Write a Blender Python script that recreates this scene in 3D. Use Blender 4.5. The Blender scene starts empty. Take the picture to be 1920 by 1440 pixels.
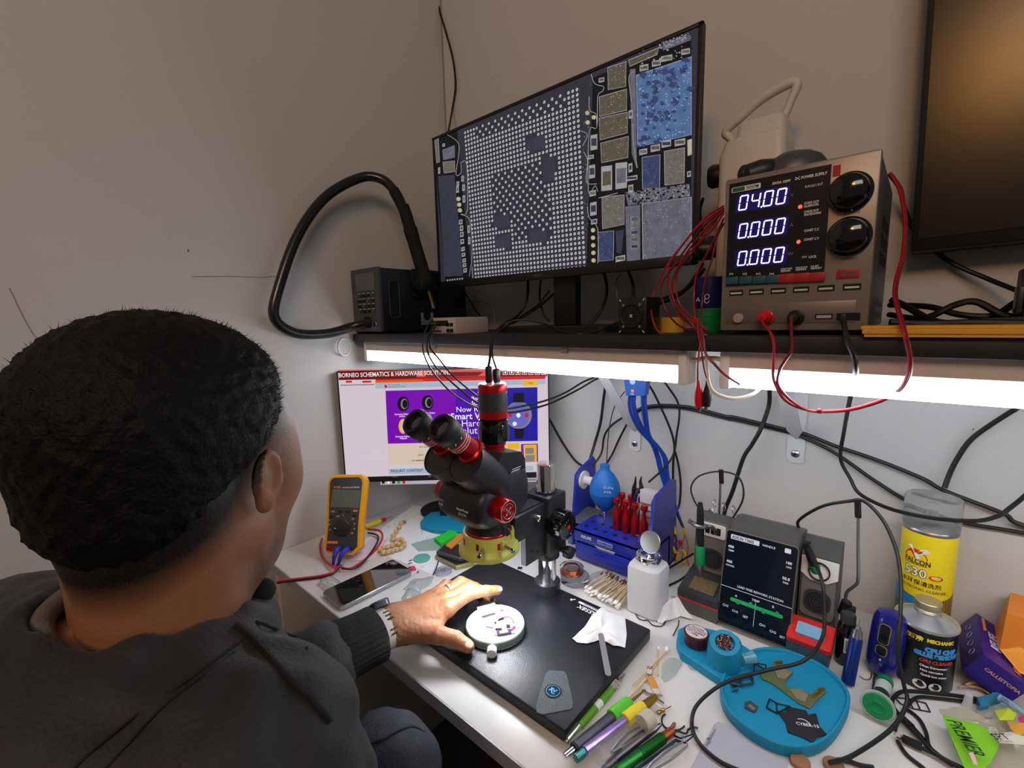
import bpy, bmesh, math, random
import numpy as np
from mathutils import Vector, Matrix, noise as mnoise
R = math.radians
random.seed(7)
SC = bpy.context.scene
COL = SC.collection
# ------------------------------------------------------------------ camera
CAMR = Matrix(((0.750, -0.074, 0.657), (0.661, 0.123, -0.740), (-0.025, 0.990, 0.141)))
_x = CAMR.col[0].normalized(); _z = CAMR.col[2].normalized(); _y = _z.cross(_x).normalized(); _x = _y.cross(_z)
CAMR = Matrix((_x, _y, _z)).transposed()
CAMP = Vector((1.079, -0.954, 1.272)); FPX = 860.78
cd = bpy.data.cameras.new('camera'); cam = bpy.data.objects.new('camera', cd); COL.objects.link(cam)
cam.matrix_world = Matrix.Translation(CAMP) @ CAMR.to_4x4()
cd.sensor_fit = 'HORIZONTAL'; cd.sensor_width = 36; cd.lens = FPX / 1920 * 36; cd.clip_start = .01
SC.camera = cam
SC.view_settings.view_transform = 'Standard'; SC.view_settings.look = 'None'
SC.view_settings.gamma = 1; SC.view_settings.use_curve_mapping = False
SC.view_settings.exposure = 0.0
# ------------------------------------------------------------------ light
wd = bpy.data.worlds.new('world'); SC.world = wd; wd.use_nodes = True
wd.node_tree.nodes['Background'].inputs[0].default_value = (1.0, .95, .90, 1)
wd.node_tree.nodes['Background'].inputs[1].default_value = .115
def area(name, loc, target, sx, sy, power, color):
    l = bpy.data.lights.new(name, 'AREA'); l.shape = 'RECTANGLE'; l.size = sx; l.size_y = sy; l.energy = power; l.color = color
    o = bpy.data.objects.new(name, l); COL.objects.link(o); o.location = loc
    o.rotation_euler = (Vector(target) - Vector(loc)).to_track_quat('-Z', 'Y').to_euler(); return o
area('room_lamp', (1.9, -2.2, 2.6), (.8, -.6, 1.0), 1.2, .6, 13, (1, .93, .86))
area('warm_lamp', (1.33, -2.3, 2.36), (1.1, 0, 1.6), .3, .3, 8, (1, .42, .08))
TUBE_W = 19.0
RING_W = 45.0
# ------------------------------------------------------------------ unprojection of measured points
def ray(u, v): return (CAMR @ Vector((u - 960, 720 - v, -FPX))).normalized()
def W(u, v, x=None, y=None, z=None):
    d = ray(u, v)
    a, val = (0, x) if x is not None else (1, y) if y is not None else (2, z)
    return CAMP + d * ((val - CAMP[a]) / d[a])
def hit(u, v, p0, n):
    d = ray(u, v); return CAMP + d * ((Vector(p0) - CAMP).dot(n) / d.dot(n))
# ------------------------------------------------------------------ materials
def lin(c): return tuple(((x / 255) / 12.92 if x / 255 <= .04045 else ((x / 255 + .055) / 1.055) ** 2.4) for x in c)
MATS = {}
def mat(name, rgb=(128, 128, 128), rough=.5, metal=0, em=0, trans=0, alpha=1, var=.06, vs=30, bump=0, bs=200, spec=.5, coat=0, emrgb=None, ior=1.45, sss=0, sheen=0):
    if name in MATS: return MATS[name]
    m = bpy.data.materials.new(name); m.use_nodes = True; nt = m.node_tree; b = nt.nodes['Principled BSDF']
    c = lin(rgb)
    b.inputs['Roughness'].default_value = rough; b.inputs['Metallic'].default_value = metal
    b.inputs['Specular IOR Level'].default_value = spec; b.inputs['Coat Weight'].default_value = coat
    b.inputs['Transmission Weight'].default_value = trans; b.inputs['Alpha'].default_value = alpha; b.inputs['IOR'].default_value = ior
    b.inputs['Subsurface Weight'].default_value = sss; b.inputs['Subsurface Scale'].default_value = .01
    b.inputs['Sheen Weight'].default_value = sheen
    tc = nt.nodes.new('ShaderNodeTexCoord'); nz = nt.nodes.new('ShaderNodeTexNoise'); nz.inputs['Scale'].default_value = vs; nz.inputs['Detail'].default_value = 4
    nt.links.new(tc.outputs['Object'], nz.inputs['Vector'])
    mx = nt.nodes.new('ShaderNodeMix'); mx.data_type = 'RGBA'
    mx.inputs['A'].default_value = (*[max(0, k * (1 - var)) for k in c], 1); mx.inputs['B'].default_value = (*[min(1, k * (1 + var)) for k in c], 1)
    nt.links.new(nz.outputs['Fac'], mx.inputs['Factor']); nt.links.new(mx.outputs['Result'], b.inputs['Base Color'])
    if em:
        e = lin(emrgb or rgb); b.inputs['Emission Strength'].default_value = em
        mx2 = nt.nodes.new('ShaderNodeMix'); mx2.data_type = 'RGBA'
        mx2.inputs['A'].default_value = (*[k * (1 - var) for k in e], 1); mx2.inputs['B'].default_value = (*[k * (1 + var) for k in e], 1)
        nt.links.new(nz.outputs['Fac'], mx2.inputs['Factor']); nt.links.new(mx2.outputs['Result'], b.inputs['Emission Color'])
    if bump:
        n2 = nt.nodes.new('ShaderNodeTexNoise'); n2.inputs['Scale'].default_value = bs; n2.inputs['Detail'].default_value = 5
        nt.links.new(tc.outputs['Object'], n2.inputs['Vector'])
        bp = nt.nodes.new('ShaderNodeBump'); bp.inputs['Strength'].default_value = bump; bp.inputs['Distance'].default_value = .002
        nt.links.new(n2.outputs['Fac'], bp.inputs['Height']); nt.links.new(bp.outputs['Normal'], b.inputs['Normal'])
    MATS[name] = m; return m
def screen_mat(name, rgb, em=1, var=.0, vs=30):
    return mat(name, (8, 8, 8), rough=.35, em=em, emrgb=rgb, var=var, vs=vs)
# common materials
K = mat('black_plastic', (22, 23, 26), rough=.42, bump=.05)
KM = mat('matt_black', (16, 16, 18), rough=.8)
KG = mat('gloss_black', (10, 10, 12), rough=.12, coat=.5)
RUB = mat('black_rubber', (20, 20, 22), rough=.5)
WH = mat('white_plastic', (225, 225, 222), rough=.4)
INKW = mat('white_ink', (235, 235, 238), rough=.5)
INKK = mat('black_ink', (20, 20, 22), rough=.6)
CHR = mat('chrome', (235, 235, 238), rough=.07, metal=1)
STEEL = mat('brushed_steel', (170, 170, 172), rough=.32, metal=1)
REDA = mat('red_anodised', (175, 18, 28), rough=.28, metal=.55)
BLUEP = mat('blue_plastic', (28, 45, 150), rough=.35)
CYAN = mat('cyan_silicone', (10, 135, 175), rough=.55, bump=.1)
YEL = mat('yellow_plastic', (240, 170, 10), rough=.4)
GRNP = mat('green_plastic', (15, 140, 80), rough=.4)
CLR = mat('clear_plastic', (245, 248, 248), rough=.06, trans=1, ior=1.4)
FROST = mat('frosted_plastic', (240, 242, 245), rough=.45, trans=.55)
PAPER = mat('paper', (228, 228, 230), rough=.85)
COPPER = mat('copper', (200, 110, 70), rough=.3, metal=1)
BRASS = mat('brass', (180, 140, 60), rough=.3, metal=1)
WOOD = mat('pale_wood', (205, 175, 125), rough=.7)
# ------------------------------------------------------------------ mesh builder
class G:
    def __init__(s): s.v = []; s.f = []; s.mi = []; s.ms = []; s.X = Matrix()
    def m(s, mt):
        if mt not in s.ms: s.ms.append(mt)
        return s.ms.index(mt)
    def add(s, vs, fs, mt):
        o = len(s.v); i = s.m(mt)
        s.v += [s.X @ Vector(p) for p in vs]
        for f in fs: s.f.append([o + k for k in f]); s.mi.append(i)
        return s
    def quad(s, p, mt): return s.add(p, [list(range(len(p)))], mt)
    def bmadd(s, bm, mt, M=None):
        bm.verts.ensure_lookup_table(); M = M or Matrix()
        for i, v in enumerate(bm.verts): v.index = i
        s.add([M @ v.co for v in bm.verts], [[v.index for v in f.verts] for f in bm.faces], mt); bm.free(); return s
    def box(s, c, sz, mt, bev=0, rot=None, seg=2):
        bm = bmesh.new(); bmesh.ops.create_cube(bm, size=1)
        for v in bm.verts: v.co = Vector((v.co.x * sz[0], v.co.y * sz[1], v.co.z * sz[2]))
        if bev: bmesh.ops.bevel(bm, geom=bm.edges[:], offset=bev, segments=seg, affect='EDGES', profile=.5)
        M = Matrix.Translation(c)
        if rot is not None: M = M @ (rot if isinstance(rot, Matrix) else Matrix.Rotation(rot, 4, 'Z'))
        return s.bmadd(bm, mt, M)
    def box2(s, a, b, mt, bev=0):
        a = Vector(a); b = Vector(b); return s.box((a + b) / 2, [abs(k) for k in (b - a)], mt, bev)
    def loft(s, rings, mt, c0=True, c1=True):
        n = len(rings[0]); vs = [p for r in rings for p in r]; fs = []
        for i in range(len(rings) - 1):
            for j in range(n):
                k = (j + 1) % n; fs.append([i * n + j, i * n + k, (i + 1) * n + k, (i + 1) * n + j])
        if c0: fs.append(list(range(n))[::-1])
        if c1: fs.append([(len(rings) - 1) * n + j for j in range(n)])
        return s.add(vs, fs, mt)
    def lathe(s, prof, mt, o=(0, 0, 0), ax=(0, 0, 1), n=32, cap=True):
        q = Vector(ax).normalized().to_track_quat('Z', 'Y').to_matrix(); o = Vector(o)
        rings = [[o + q @ Vector((r * math.cos(2 * math.pi * j / n), r * math.sin(2 * math.pi * j / n), z)) for j in range(n)] for r, z in prof]
        return s.loft(rings, mt, cap, cap)
    def cyl(s, p0, p1, r0, mt, r1=None, n=24):
        p0 = Vector(p0); p1 = Vector(p1); L = (p1 - p0).length
        return s.lathe([(r0, 0), (r0 if r1 is None else r1, L)], mt, p0, p1 - p0, n)
    def tube(s, pts, r, mt, n=8, res=6, sm=True):
        P = [Vector(p) for p in pts]
        if sm and len(P) > 2:
            Q = []
            for i in range(len(P) - 1):
                a = P[max(i - 1, 0)]; b = P[i]; c = P[i + 1]; d = P[min(i + 2, len(P) - 1)]
                for k in range(res):
                    t = k / res
                    Q.append(.5 * ((2 * b) + (c - a) * t + (2 * a - 5 * b + 4 * c - d) * t * t + (3 * b - a - 3 * c + d) * t ** 3))
            Q.append(P[-1]); P = Q
        N = len(P); rr = r if isinstance(r, (list, tuple)) else [r]
        rings = []; u = None
        for i, p in enumerate(P):
            t = (P[min(i + 1, N - 1)] - P[max(i - 1, 0)])
            t = t.normalized() if t.length > 1e-9 else Vector((0, 0, 1))
            if u is None: u = t.orthogonal().normalized()
            u = (u - t * u.dot(t)); u = u.normalized() if u.length > 1e-6 else t.orthogonal().normalized()
            w = t.cross(u); f = i / (N - 1) * (len(rr) - 1); k = min(int(f), len(rr) - 2) if len(rr) > 1 else 0
            ra = rr[0] if len(rr) == 1 else rr[k] + (rr[k + 1] - rr[k]) * (f - k)
            rings.append([p + (u * math.cos(2 * math.pi * j / n) + w * math.sin(2 * math.pi * j / n)) * ra for j in range(n)])
        return s.loft(rings, mt)
    def prism(s, poly, z0, z1, mt, F=None, bev=0):
        F = F or Matrix(); n = len(poly)
        if bev:
            c = Vector((sum(p[0] for p in poly) / n, sum(p[1] for p in poly) / n))
            def off(d):
                out = []
                for i in range(n):
                    a = Vector(poly[i - 1][:2]); b = Vector(poly[i][:2]); e = Vector(poly[(i + 1) % n][:2])
                    n1 = Vector(((b - a).y, -(b - a).x)).normalized(); n2 = Vector(((e - b).y, -(e - b).x)).normalized()
                    k = (n1 + n2); k = k.normalized() if k.length > 1e-6 else n1
                    out.append(b + k * d * SG / max(.4, k.dot(n1)))
                return out
            A = sum(poly[i][0] * poly[(i + 1) % n][1] - poly[(i + 1) % n][0] * poly[i][1] for i in range(n)); SG = 1 if A > 0 else -1
            inn = off(-bev); rings = [[F @ Vector((p[0], p[1], z0)) for p in poly], [F @ Vector((p[0], p[1], z1 - bev)) for p in poly], [F @ Vector((p[0], p[1], z1)) for p in inn]]
        else: rings = [[F @ Vector((p[0], p[1], z)) for p in poly] for z in (z0, z1)]
        return s.loft(rings, mt)
    def ball(s, c, r, mt, n=16, rot=None):
        r = r if isinstance(r, (tuple, list)) else (r, r, r)
        bm = bmesh.new(); bmesh.ops.create_uvsphere(bm, u_segments=n, v_segments=max(6, n // 2), radius=1)
        M = Matrix.Translation(c) @ (rot.to_4x4() if rot else Matrix()) @ Matrix.Diagonal((*r, 1)); return s.bmadd(bm, mt, M)
    def torus(s, c, Rr, r, mt, ax=(0, 0, 1), n=32, m=8, a0=0, a1=360):
        q = Vector(ax).normalized().to_track_quat('Z', 'Y').to_matrix(); c = Vector(c)
        pts = [c + q @ Vector((Rr * math.cos(R(a0 + (a1 - a0) * i / n)), Rr * math.sin(R(a0 + (a1 - a0) * i / n)), 0)) for i in range(n + 1)]
        return s.tube(pts, r, mt, m, sm=False)
    def text(s, txt, size, mt, F, align='LEFT', ext=.0, bold=0, shear=0, sx=1):
        cu = bpy.data.curves.new('t', 'FONT'); cu.body = txt; cu.size = size; cu.align_x = align; cu.extrude = ext; cu.offset = bold; cu.shear = shear
        cu.resolution_u = 2
        o = bpy.data.objects.new('t', cu); COL.objects.link(o)
        me = bpy.data.meshes.new_from_object(o.evaluated_get(bpy.context.evaluated_depsgraph_get()))
        s.add([F @ Vector((v.co.x * sx, v.co.y, v.co.z)) for v in me.vertices], [list(p.vertices) for p in me.polygons], mt)
        bpy.data.objects.remove(o); bpy.data.curves.remove(cu); bpy.data.meshes.remove(me); return s
    def build(s, name, parent=None, label=None, cat=None, group=None, kind=None, sharp=38, recentre=True):
        me = bpy.data.meshes.new(name)
        off = Vector((0, 0, 0))
        if parent is None and recentre and s.v:
            mn = Vector([min(v[i] for v in s.v) for i in range(3)]); mx = Vector([max(v[i] for v in s.v) for i in range(3)])
            off = Vector(((mn.x + mx.x) / 2, (mn.y + mx.y) / 2, mn.z))
        me.from_pydata([tuple(v - off) for v in s.v], [], s.f)
        for m_ in s.ms: me.materials.append(m_)
        me.polygons.foreach_set('material_index', s.mi); me.polygons.foreach_set('use_smooth', [True] * len(s.f))
        me.update(); me.validate()
        bm = bmesh.new(); bm.from_mesh(me)
        bmesh.ops.recalc_face_normals(bm, faces=bm.faces[:]) if s.__dict__.get('fixn', True) else None
        bm.to_mesh(me); bm.free()
        me.set_sharp_from_angle(angle=R(sharp))
        o = bpy.data.objects.new(name, me); COL.objects.link(o); o.location = off
        if parent is not None: o.parent = parent
        return tag(o, label, cat, group, kind)
def tag(o, label=None, cat=None, group=None, kind=None):
    for k, v in (('label', label), ('category', cat), ('group', group), ('kind', kind)):
        if v: o[k] = v
    return o
def empty(name, loc, label, cat, group=None, rz=0, rot=None):
    o = bpy.data.objects.new(name, None); COL.objects.link(o); o.location = loc; o.empty_display_size = .02
    if rot is not None: o.rotation_euler = rot
    else: o.rotation_euler = (0, 0, rz)
    return tag(o, label, cat, group)
def copy_tree(o, parent=None):
    c = o.copy(); COL.objects.link(c)
    if parent: c.parent = parent
    for ch in list(o.children): copy_tree(ch, c)
    return c
def FR(o, x, y):
    """frame with origin o, x axis x, y axis y (z = their cross product)"""
    x = Vector(x).normalized(); y = Vector(y); y = (y - x * y.dot(x)).normalized(); z = x.cross(y)
    return Matrix.Translation(o) @ Matrix((x, y, z)).transposed().to_4x4()
def rrect(w, h, r, n=4, cx=0, cy=0):
    out = []
    for sx, sy, a in ((1, 1, 0), (-1, 1, 90), (-1, -1, 180), (1, -1, 270)):
        for k in range(n + 1):
            t = R(a + 90 * k / n); out.append((cx + sx * (w / 2 - r) + r * math.cos(t), cy + sy * (h / 2 - r) + r * math.sin(t)))
    return out
def circ(r, n=24, cx=0, cy=0, a0=0, a1=360):
    return [(cx + r * math.cos(R(a0 + (a1 - a0) * i / n)), cy + r * math.sin(R(a0 + (a1 - a0) * i / n))) for i in range(n)]
def cable(name, pts, r, mt, label, cat='cable', group=None, parent=None, n=8):
    """pts: (u, v, depth y) measured in the photograph, or world points given as Vector"""
    P = [p if isinstance(p, Vector) else W(p[0], p[1], y=p[2]) for p in pts]
    g = G(); g.tube(P, r, mt, n=n, res=8); return g.build(name, parent, label, cat, group)
# ================================================================== the room
def wallmat(name, rgb, crack=False):
    m = mat(name, rgb, rough=.75, var=.025, vs=6, bump=.12, bs=260); return m
WALLM = wallmat('painted_wall', (196, 194, 192))
g = G(); g.box2((-.12, -4, 0), (0, .12, 3.2), WALLM); g.build('wall_left', kind='structure', recentre=False)
g = G(); g.box2((0, 0, 0), (4.2, .12, 3.2), WALLM); g.build('wall_back', kind='structure', recentre=False)
g = G(); g.box2((-.12, -4, -.1), (4.2, .12, 0), mat('floor_tiles', (70, 62, 58), rough=.5, var=.15, vs=3)); g.build('floor', kind='structure', recentre=False)
# cracks and nail holes in the plaster of the left wall
CRK = mat('plaster_crack', (120, 114, 108), rough=.9)
def crack(pts, r=.0006):
    g = G(); g.tube([W(u, v, x=.0003) for u, v in pts], r, CRK, n=4); o = g.build('trim_%d' % crack.n, kind='structure'); crack.n += 1
crack.n = 1
crack([(360, 519), (430, 518), (487, 520), (520, 517), (537, 514)])
crack([(18, 540), (42, 590), (64, 628), (78, 636)])
g = G()
for (u, v, r) in ((353, 470, .003), (1190, 0, 0), ):
    if r: g.ball(W(u, v, x=0), (.001, r * .6, r), CRK, 8)
for (u, v, r) in ((924, 147, .002), (1058, 778, .0016), (1825, 805, .0015)):
    g.ball(W(u, v, y=0), (r * .7, .001, r), CRK, 8)
g.build('trim_3', kind='structure', recentre=False)
g = G(); g.tube([(.0012, -.0012, .75), (.0012, -.0012, 3.2)], .0022, mat('corner_seam', (140, 134, 128), rough=.9), n=6, sm=False); g.build('trim_4', kind='structure')
# ================================================================== desk
DW = mat('white_laminate', (214, 212, 210), rough=.28, var=.02, vs=8)
DE = mat('grey_edge_band', (150, 146, 152), rough=.4)
desk = empty('desk', (1.1, -.3, 0), 'long white laminate workbench with grey edging standing along the wall', 'desk')
g = G(); g.X = Matrix.Translation((-1.1, .3, 0)); g.box2((.002, -.6, .728), (2.2, -.002, .75), DW, .0012); g.build('desktop', desk)
g = G(); g.X = Matrix.Translation((-1.1, .3, 0)); g.box2((.002, -.6022, .7285), (2.2, -.5995, .7495), DE); g.build('edge_band', desk, 'grey edge band')
for x in (.006, 1.02, 2.17):
    g = G(); g.X = Matrix.Translation((-1.1, .3, 0)); g.box2((x, -.585, 0), (x + .02, -.02, .728), mat('side_laminate', (190, 186, 182), rough=.5), .001); g.build('side_panel', desk)
g = G(); g.X = Matrix.Translation((-1.1, .3, 0)); g.box2((.026, -.06, .3), (2.17, -.04, .728), mat('dark_laminate', (80, 66, 58), rough=.6)); g.build('back_panel', desk, 'dark back panel')
# ================================================================== shelf, brackets, LED battens
SY, SZ0, SZ1 = -.345, 1.2235, 1.2435
SHB = mat('black_shelf_board', (34, 34, 38), rough=.45, var=.3, vs=40, bump=.15, bs=60)
g = G(); g.box2((.004, SY, SZ0), (1.9, -.002, SZ1), SHB, .001)
g.build('wall_shelf', label='long black painted shelf board running along the back wall above the desk', cat='shelf')
BRW = mat('white_steel', (205, 205, 208), rough=.4)
def bracket(x, zlow, label, ztop_y=-.20):
    b = empty('shelf_bracket', (x, -.001, zlow), label, 'bracket', 'white brackets under the black shelf')
    L = Matrix.Translation((-x, .001, -zlow))
    g = G(); g.X = L; g.prism([(-.014, zlow + .006), (-.008, zlow), (.008, zlow), (.014, zlow + .006), (.014, SZ0), (-.014, SZ0)], 0, .002, BRW, FR((x, -.001, 0), (1, 0, 0), (0, 0, 1))); g.build('wall_plate', b)
    g = G(); g.X = L; g.box2((x - .014, -.24, SZ0 - .003), (x + .014, -.003, SZ0 - .0005), BRW); g.build('top_plate', b)
    g = G(); g.X = L
    a = Vector((x, -.215, SZ0 - .004)); c = Vector((x, -.003, zlow + .045)); d = (a - c)
    F = FR(c, d, (1, 0, 0)); g.prism([(0, -.001), (.03, -.012), (d.length, -.012), (d.length, .012), (.03, .012), (0, .001)], 0, .002, BRW, F); g.build('brace', b)
    g = G(); g.X = L; g.lathe([(.007, 0), (.0068, .002), (.004, .0042), (.0, .0046)], STEEL, (x, -.003, zlow + .018), (0, -1, 0), 16, True)
    g.box((x, -.0078, zlow + .018), (.007, .0012, .0014), INKK); g.box((x, -.0078, zlow + .018), (.0014, .0012, .007), INKK); g.build('screw', b)
bracket(.925, .996, 'white steel shelf bracket on the wall right of the alligator clips')
bracket(.607, .963, 'white steel shelf bracket with long diagonal brace behind the blue power strip')
LEDM = mat('led_tube_glow', (255, 252, 248), rough=.4, em=TUBE_W, emrgb=(240, 246, 255), var=0)
HSG = mat('led_housing', (205, 192, 184), rough=.45)
def batten(x0, x1, label):
    y = -.315
    b = empty('led_batten', ((x0 + x1) / 2, y, 1.18), label, 'light', 'LED tube battens under the shelf')
    L = Matrix.Translation((-(x0 + x1) / 2, -y, -1.18))
    g = G(); g.X = L; g.prism([(-.017, 1.2225), (-.017, 1.203), (-.011, 1.1965), (.011, 1.1965), (.017, 1.203), (.017, 1.2225)], x0, x1, HSG, Matrix(((0, 0, 1, 0), (1, 0, 0, y), (0, 1, 0, 0), (0, 0, 0, 1)))); g.build('housing', b)
    g = G(); g.X = L; g.prism([(.0155 * math.cos(R(a)), 1.190 + .0145 * math.sin(R(a))) for a in range(0, 360, 20)], x0 + .012, x1 - .012, LEDM, Matrix(((0, 0, 1, 0), (1, 0, 0, y), (0, 1, 0, 0), (0, 0, 0, 1)))); g.build('tube', b, 'glowing white tube')
    for x in (x0 + .006, x1 - .006):
        g = G(); g.X = L; g.box((x, y, 1.198), (.014, .036, .047), WH, .004); g.build('end_cap', b)
    for x in (x0 + .28, x1 - .2):
        g = G(); g.X = L; g.box((x, y - .0175, 1.218), (.014, .003, .008), STEEL, .001); g.build('clip', b)
batten(.03, .845, 'left LED tube batten glowing white under the shelf above the web page monitor')
batten(.888, 1.75, 'right LED tube batten glowing white under the shelf below the power supply')
# ================================================================== big monitor above the shelf
def MT(*c): return Matrix.Translation(c)
def seg7(g, txt, F, h, w, pitch, mt, sl=.12, t=.16):
    S = {'0': 'abcdef', '1': 'bc', '2': 'abged', '3': 'abgcd', '4': 'fgbc', '5': 'afgcd', '6': 'afgedc', '7': 'abc', '8': 'abcdefg', '9': 'abcfgd'}
    x = 0
    for ch in txt:
        if ch == '.':
            g.quad([F @ Vector((x - pitch * .13 + a, b, 0)) for a, b in ((0, -.02 * h), (.1 * h, -.02 * h), (.1 * h, .09 * h), (0, .09 * h))], mt); continue
        k = t * w; e = .03 * h
        def q(a, b, c, d):
            g.quad([F @ Vector((x + px + sl * py, py, 0)) for px, py in ((a, b), (c, b), (c, d), (a, d))], mt)
        for s_ in S[ch]:
            if s_ == 'a': q(k * .7, h - k, w - k * .7, h)
            if s_ == 'd': q(k * .7, 0, w - k * .7, k)
            if s_ == 'g': q(k * .8, h / 2 - k / 2, w - k * .8, h / 2 + k / 2)
            if s_ == 'f': q(0, h / 2 + e, k, h - k * .6)
            if s_ == 'b': q(w - k, h / 2 + e, w, h - k * .6)
            if s_ == 'e': q(0, k * .6, k, h / 2 - e)
            if s_ == 'c': q(w - k, k * .6, w, h / 2 - e)
        x += pitch
MY = -.2                                   # plane of the glass
def ms(px, py, lift=0):                    # photo crop (scale 2.822, origin 800,40) to the glass plane
    p = W(800 + px / 2.822, 40 + py / 2.822, y=MY - lift); return p
mon = empty('wide_monitor', (.49, MY + .03, SZ1), 'large black monitor on the shelf showing a magnified circuit board', 'monitor')
ML = MT(-.49, -MY - .03, -SZ1)
SCB = mat('screen_black', (5, 5, 8), rough=.3, em=.25, emrgb=(60, 60, 85), var=.2)
x0, x1, z0, z1 = .178, .806, 1.350, 1.700
g = G(); g.X = ML; g.box2((x0, MY + .002, z0), (x1, MY + .012, z1), K, .003); g.box2((x0 + .06, MY + .01, z0 + .04), (x1 - .06, MY + .032, z1 - .05), K, .01)
for a, b in (((x0, z0), (x1, z0 + .016)), ((x0, z1 - .006), (x1, z1)), ((x0, z0), (x0 + .007, z1)), ((x1 - .007, z0), (x1, z1))): g.box2((a[0], MY - .003, a[1]), (b[0], MY + .004, b[1]), K, .001)
g.text('PHILIPS', .0065, mat('bezel_print', (120, 120, 125)), FR((.49, MY - .0036, z0 + .005), (1, 0, 0), (0, 0, 1)), 'CENTER'); g.build('housing', mon)
g = G(); g.X = ML
g.box2((.36, MY + .03, 1.44), (.64, MY + .05, 1.6), K, .008)
g.box2((.503, MY + .03, SZ1 + .012), (.558, MY + .052, 1.5), K, .003); g.build('stand_column', mon)
g = G(); g.X = ML; g.prism(rrect(.26, .16, .02, cx=.53, cy=MY + .05), SZ1, SZ1 + .012, K, None, .002); g.build('stand_base', mon)
# picture on the screen: a magnified circuit board
S1 = mat('board_picture_background', (5, 5, 8), rough=.3, em=.85, emrgb=(50, 49, 60), var=.3, vs=90)
DOT = mat('board_picture_pads', (5, 5, 5), rough=.3, em=.72, emrgb=(225, 222, 228), var=0)
def chipmat(n, rgb, vs=160, var=.5): return mat('board_picture_' + n, (5, 5, 6), rough=.3, em=.8, emrgb=rgb, var=var, vs=vs)
CB = chipmat('blue_chip', (84, 114, 160), 60, .5); CG = chipmat('grey_chip', (112, 106, 100)); CO = chipmat('olive_chip', (95, 88, 72))
CD = chipmat('dark_chip', (58, 60, 76), 120, .3); CS = chipmat('slate_chip', (104, 104, 116), 90, .5); CW = chipmat('solder', (165, 163, 165), 300, .3); CK = chipmat('gap', (14, 14, 20)); CY = chipmat('gold', (195, 190, 150)); CN = chipmat('navy', (58, 70, 110), 90, .6)
g = G(); g.X = ML
A = lambda p, m_, l=.0004: g.quad([ms(x, y, l) for x, y in p], m_)
g.box2((x0 + .006, MY - .0005, z0 + .014), (x1 - .006, MY + .003, z1 - .004), S1)
A([(880, 300), (1400, 75), (1400, 1270), (845, 1308)], CK, .0006)
A([(35, 625), (160, 570), (200, 1000), (245, 1370), (100, 1385)], CK, .0006)
chips = [([(1110, 285), (1400, 187), (1400, 600), (1115, 665)], CB), ([(958, 245), (1055, 212), (1053, 345), (960, 362)], CO), ([(913, 400), (1058, 358), (1058, 470), (915, 503)], CO),
    ([(913, 512), (1063, 480), (1062, 590), (917, 628)], CO), ([(920, 645), (1068, 608), (1065, 720), (925, 748)], CO), ([(1068, 205), (1228, 140), (1220, 175), (1075, 238)], CO),
    ([(925, 770), (980, 762), (980, 892), (925, 898)], CW), ([(1000, 752), (1060, 745), (1058, 880), (1000, 888)], CW), ([(930, 795), (976, 790), (976, 865), (930, 872)], CO), ([(1005, 780), (1055, 775), (1053, 852), (1005, 858)], CS),
    ([(927, 930), (1045, 918), (1045, 1075), (930, 1098)], CG), ([(1257, 688), (1365, 668), (1362, 855), (1260, 868)], CG), ([(1140, 720), (1235, 705), (1233, 878), (1142, 888)], CN),
    ([(1140, 965), (1400, 930), (1400, 1268), (1145, 1283)], CS), ([(905, 1117), (990, 1108), (988, 1262), (912, 1270)], CN), ([(1000, 1110), (1045, 1102), (1030, 1230), (1005, 1225)], CD),
    ([(60, 818), (148, 812), (192, 1345), (95, 1352)], CD), ([(1250, 110), (1398, 70), (1398, 100), (1250, 155)], CS), ([(1380, 630), (1402, 622), (1402, 705), (1382, 712)], CY),
    ([(82, 680), (148, 655), (150, 720), (88, 735)], CS), ([(86, 745), (148, 738), (150, 795), (92, 803)], CG), ([(42, 625), (62, 620), (68, 745), (52, 750)], CG), ([(1050, 905), (1390, 860), (1395, 925), (1065, 975)], CS),
    ([(1075, 255), (1105, 250), (1112, 780), (1085, 700)], CS), ([(1050, 980), (1130, 970), (1130, 1290), (1060, 1295)], CS)]
def outl(p, m_, r=.0007):
    P = [ms(x, y, .0016) for x, y in p]
    g.tube(P + [P[0]], r, m_, n=4, sm=False)
for p, m_ in chips:
    A(p, m_, .001 + .0001 * chips.index((p, m_)) / 3)
    if m_ not in (CS, CD) or chips.index((p, m_)) in (13,): outl(p, CW, .0005)
rnd = random.Random(5)
def part(cx, cy, w, h, m_=CW, l=.0018):
    A([(cx - w / 2, cy - h / 2 + w * .1), (cx + w / 2, cy - h / 2 - w * .1), (cx + w / 2, cy + h / 2 - w * .1), (cx - w / 2, cy + h / 2 + w * .1)], m_, l)
    A([(cx - w / 2 + 4, cy - h / 4), (cx + w / 2 - 4, cy - h / 4 - 2), (cx + w / 2 - 4, cy + h / 4 - 2), (cx - w / 2 + 4, cy + h / 4)], rnd.choice((CO, CG, CD)), l + .0002)
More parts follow.
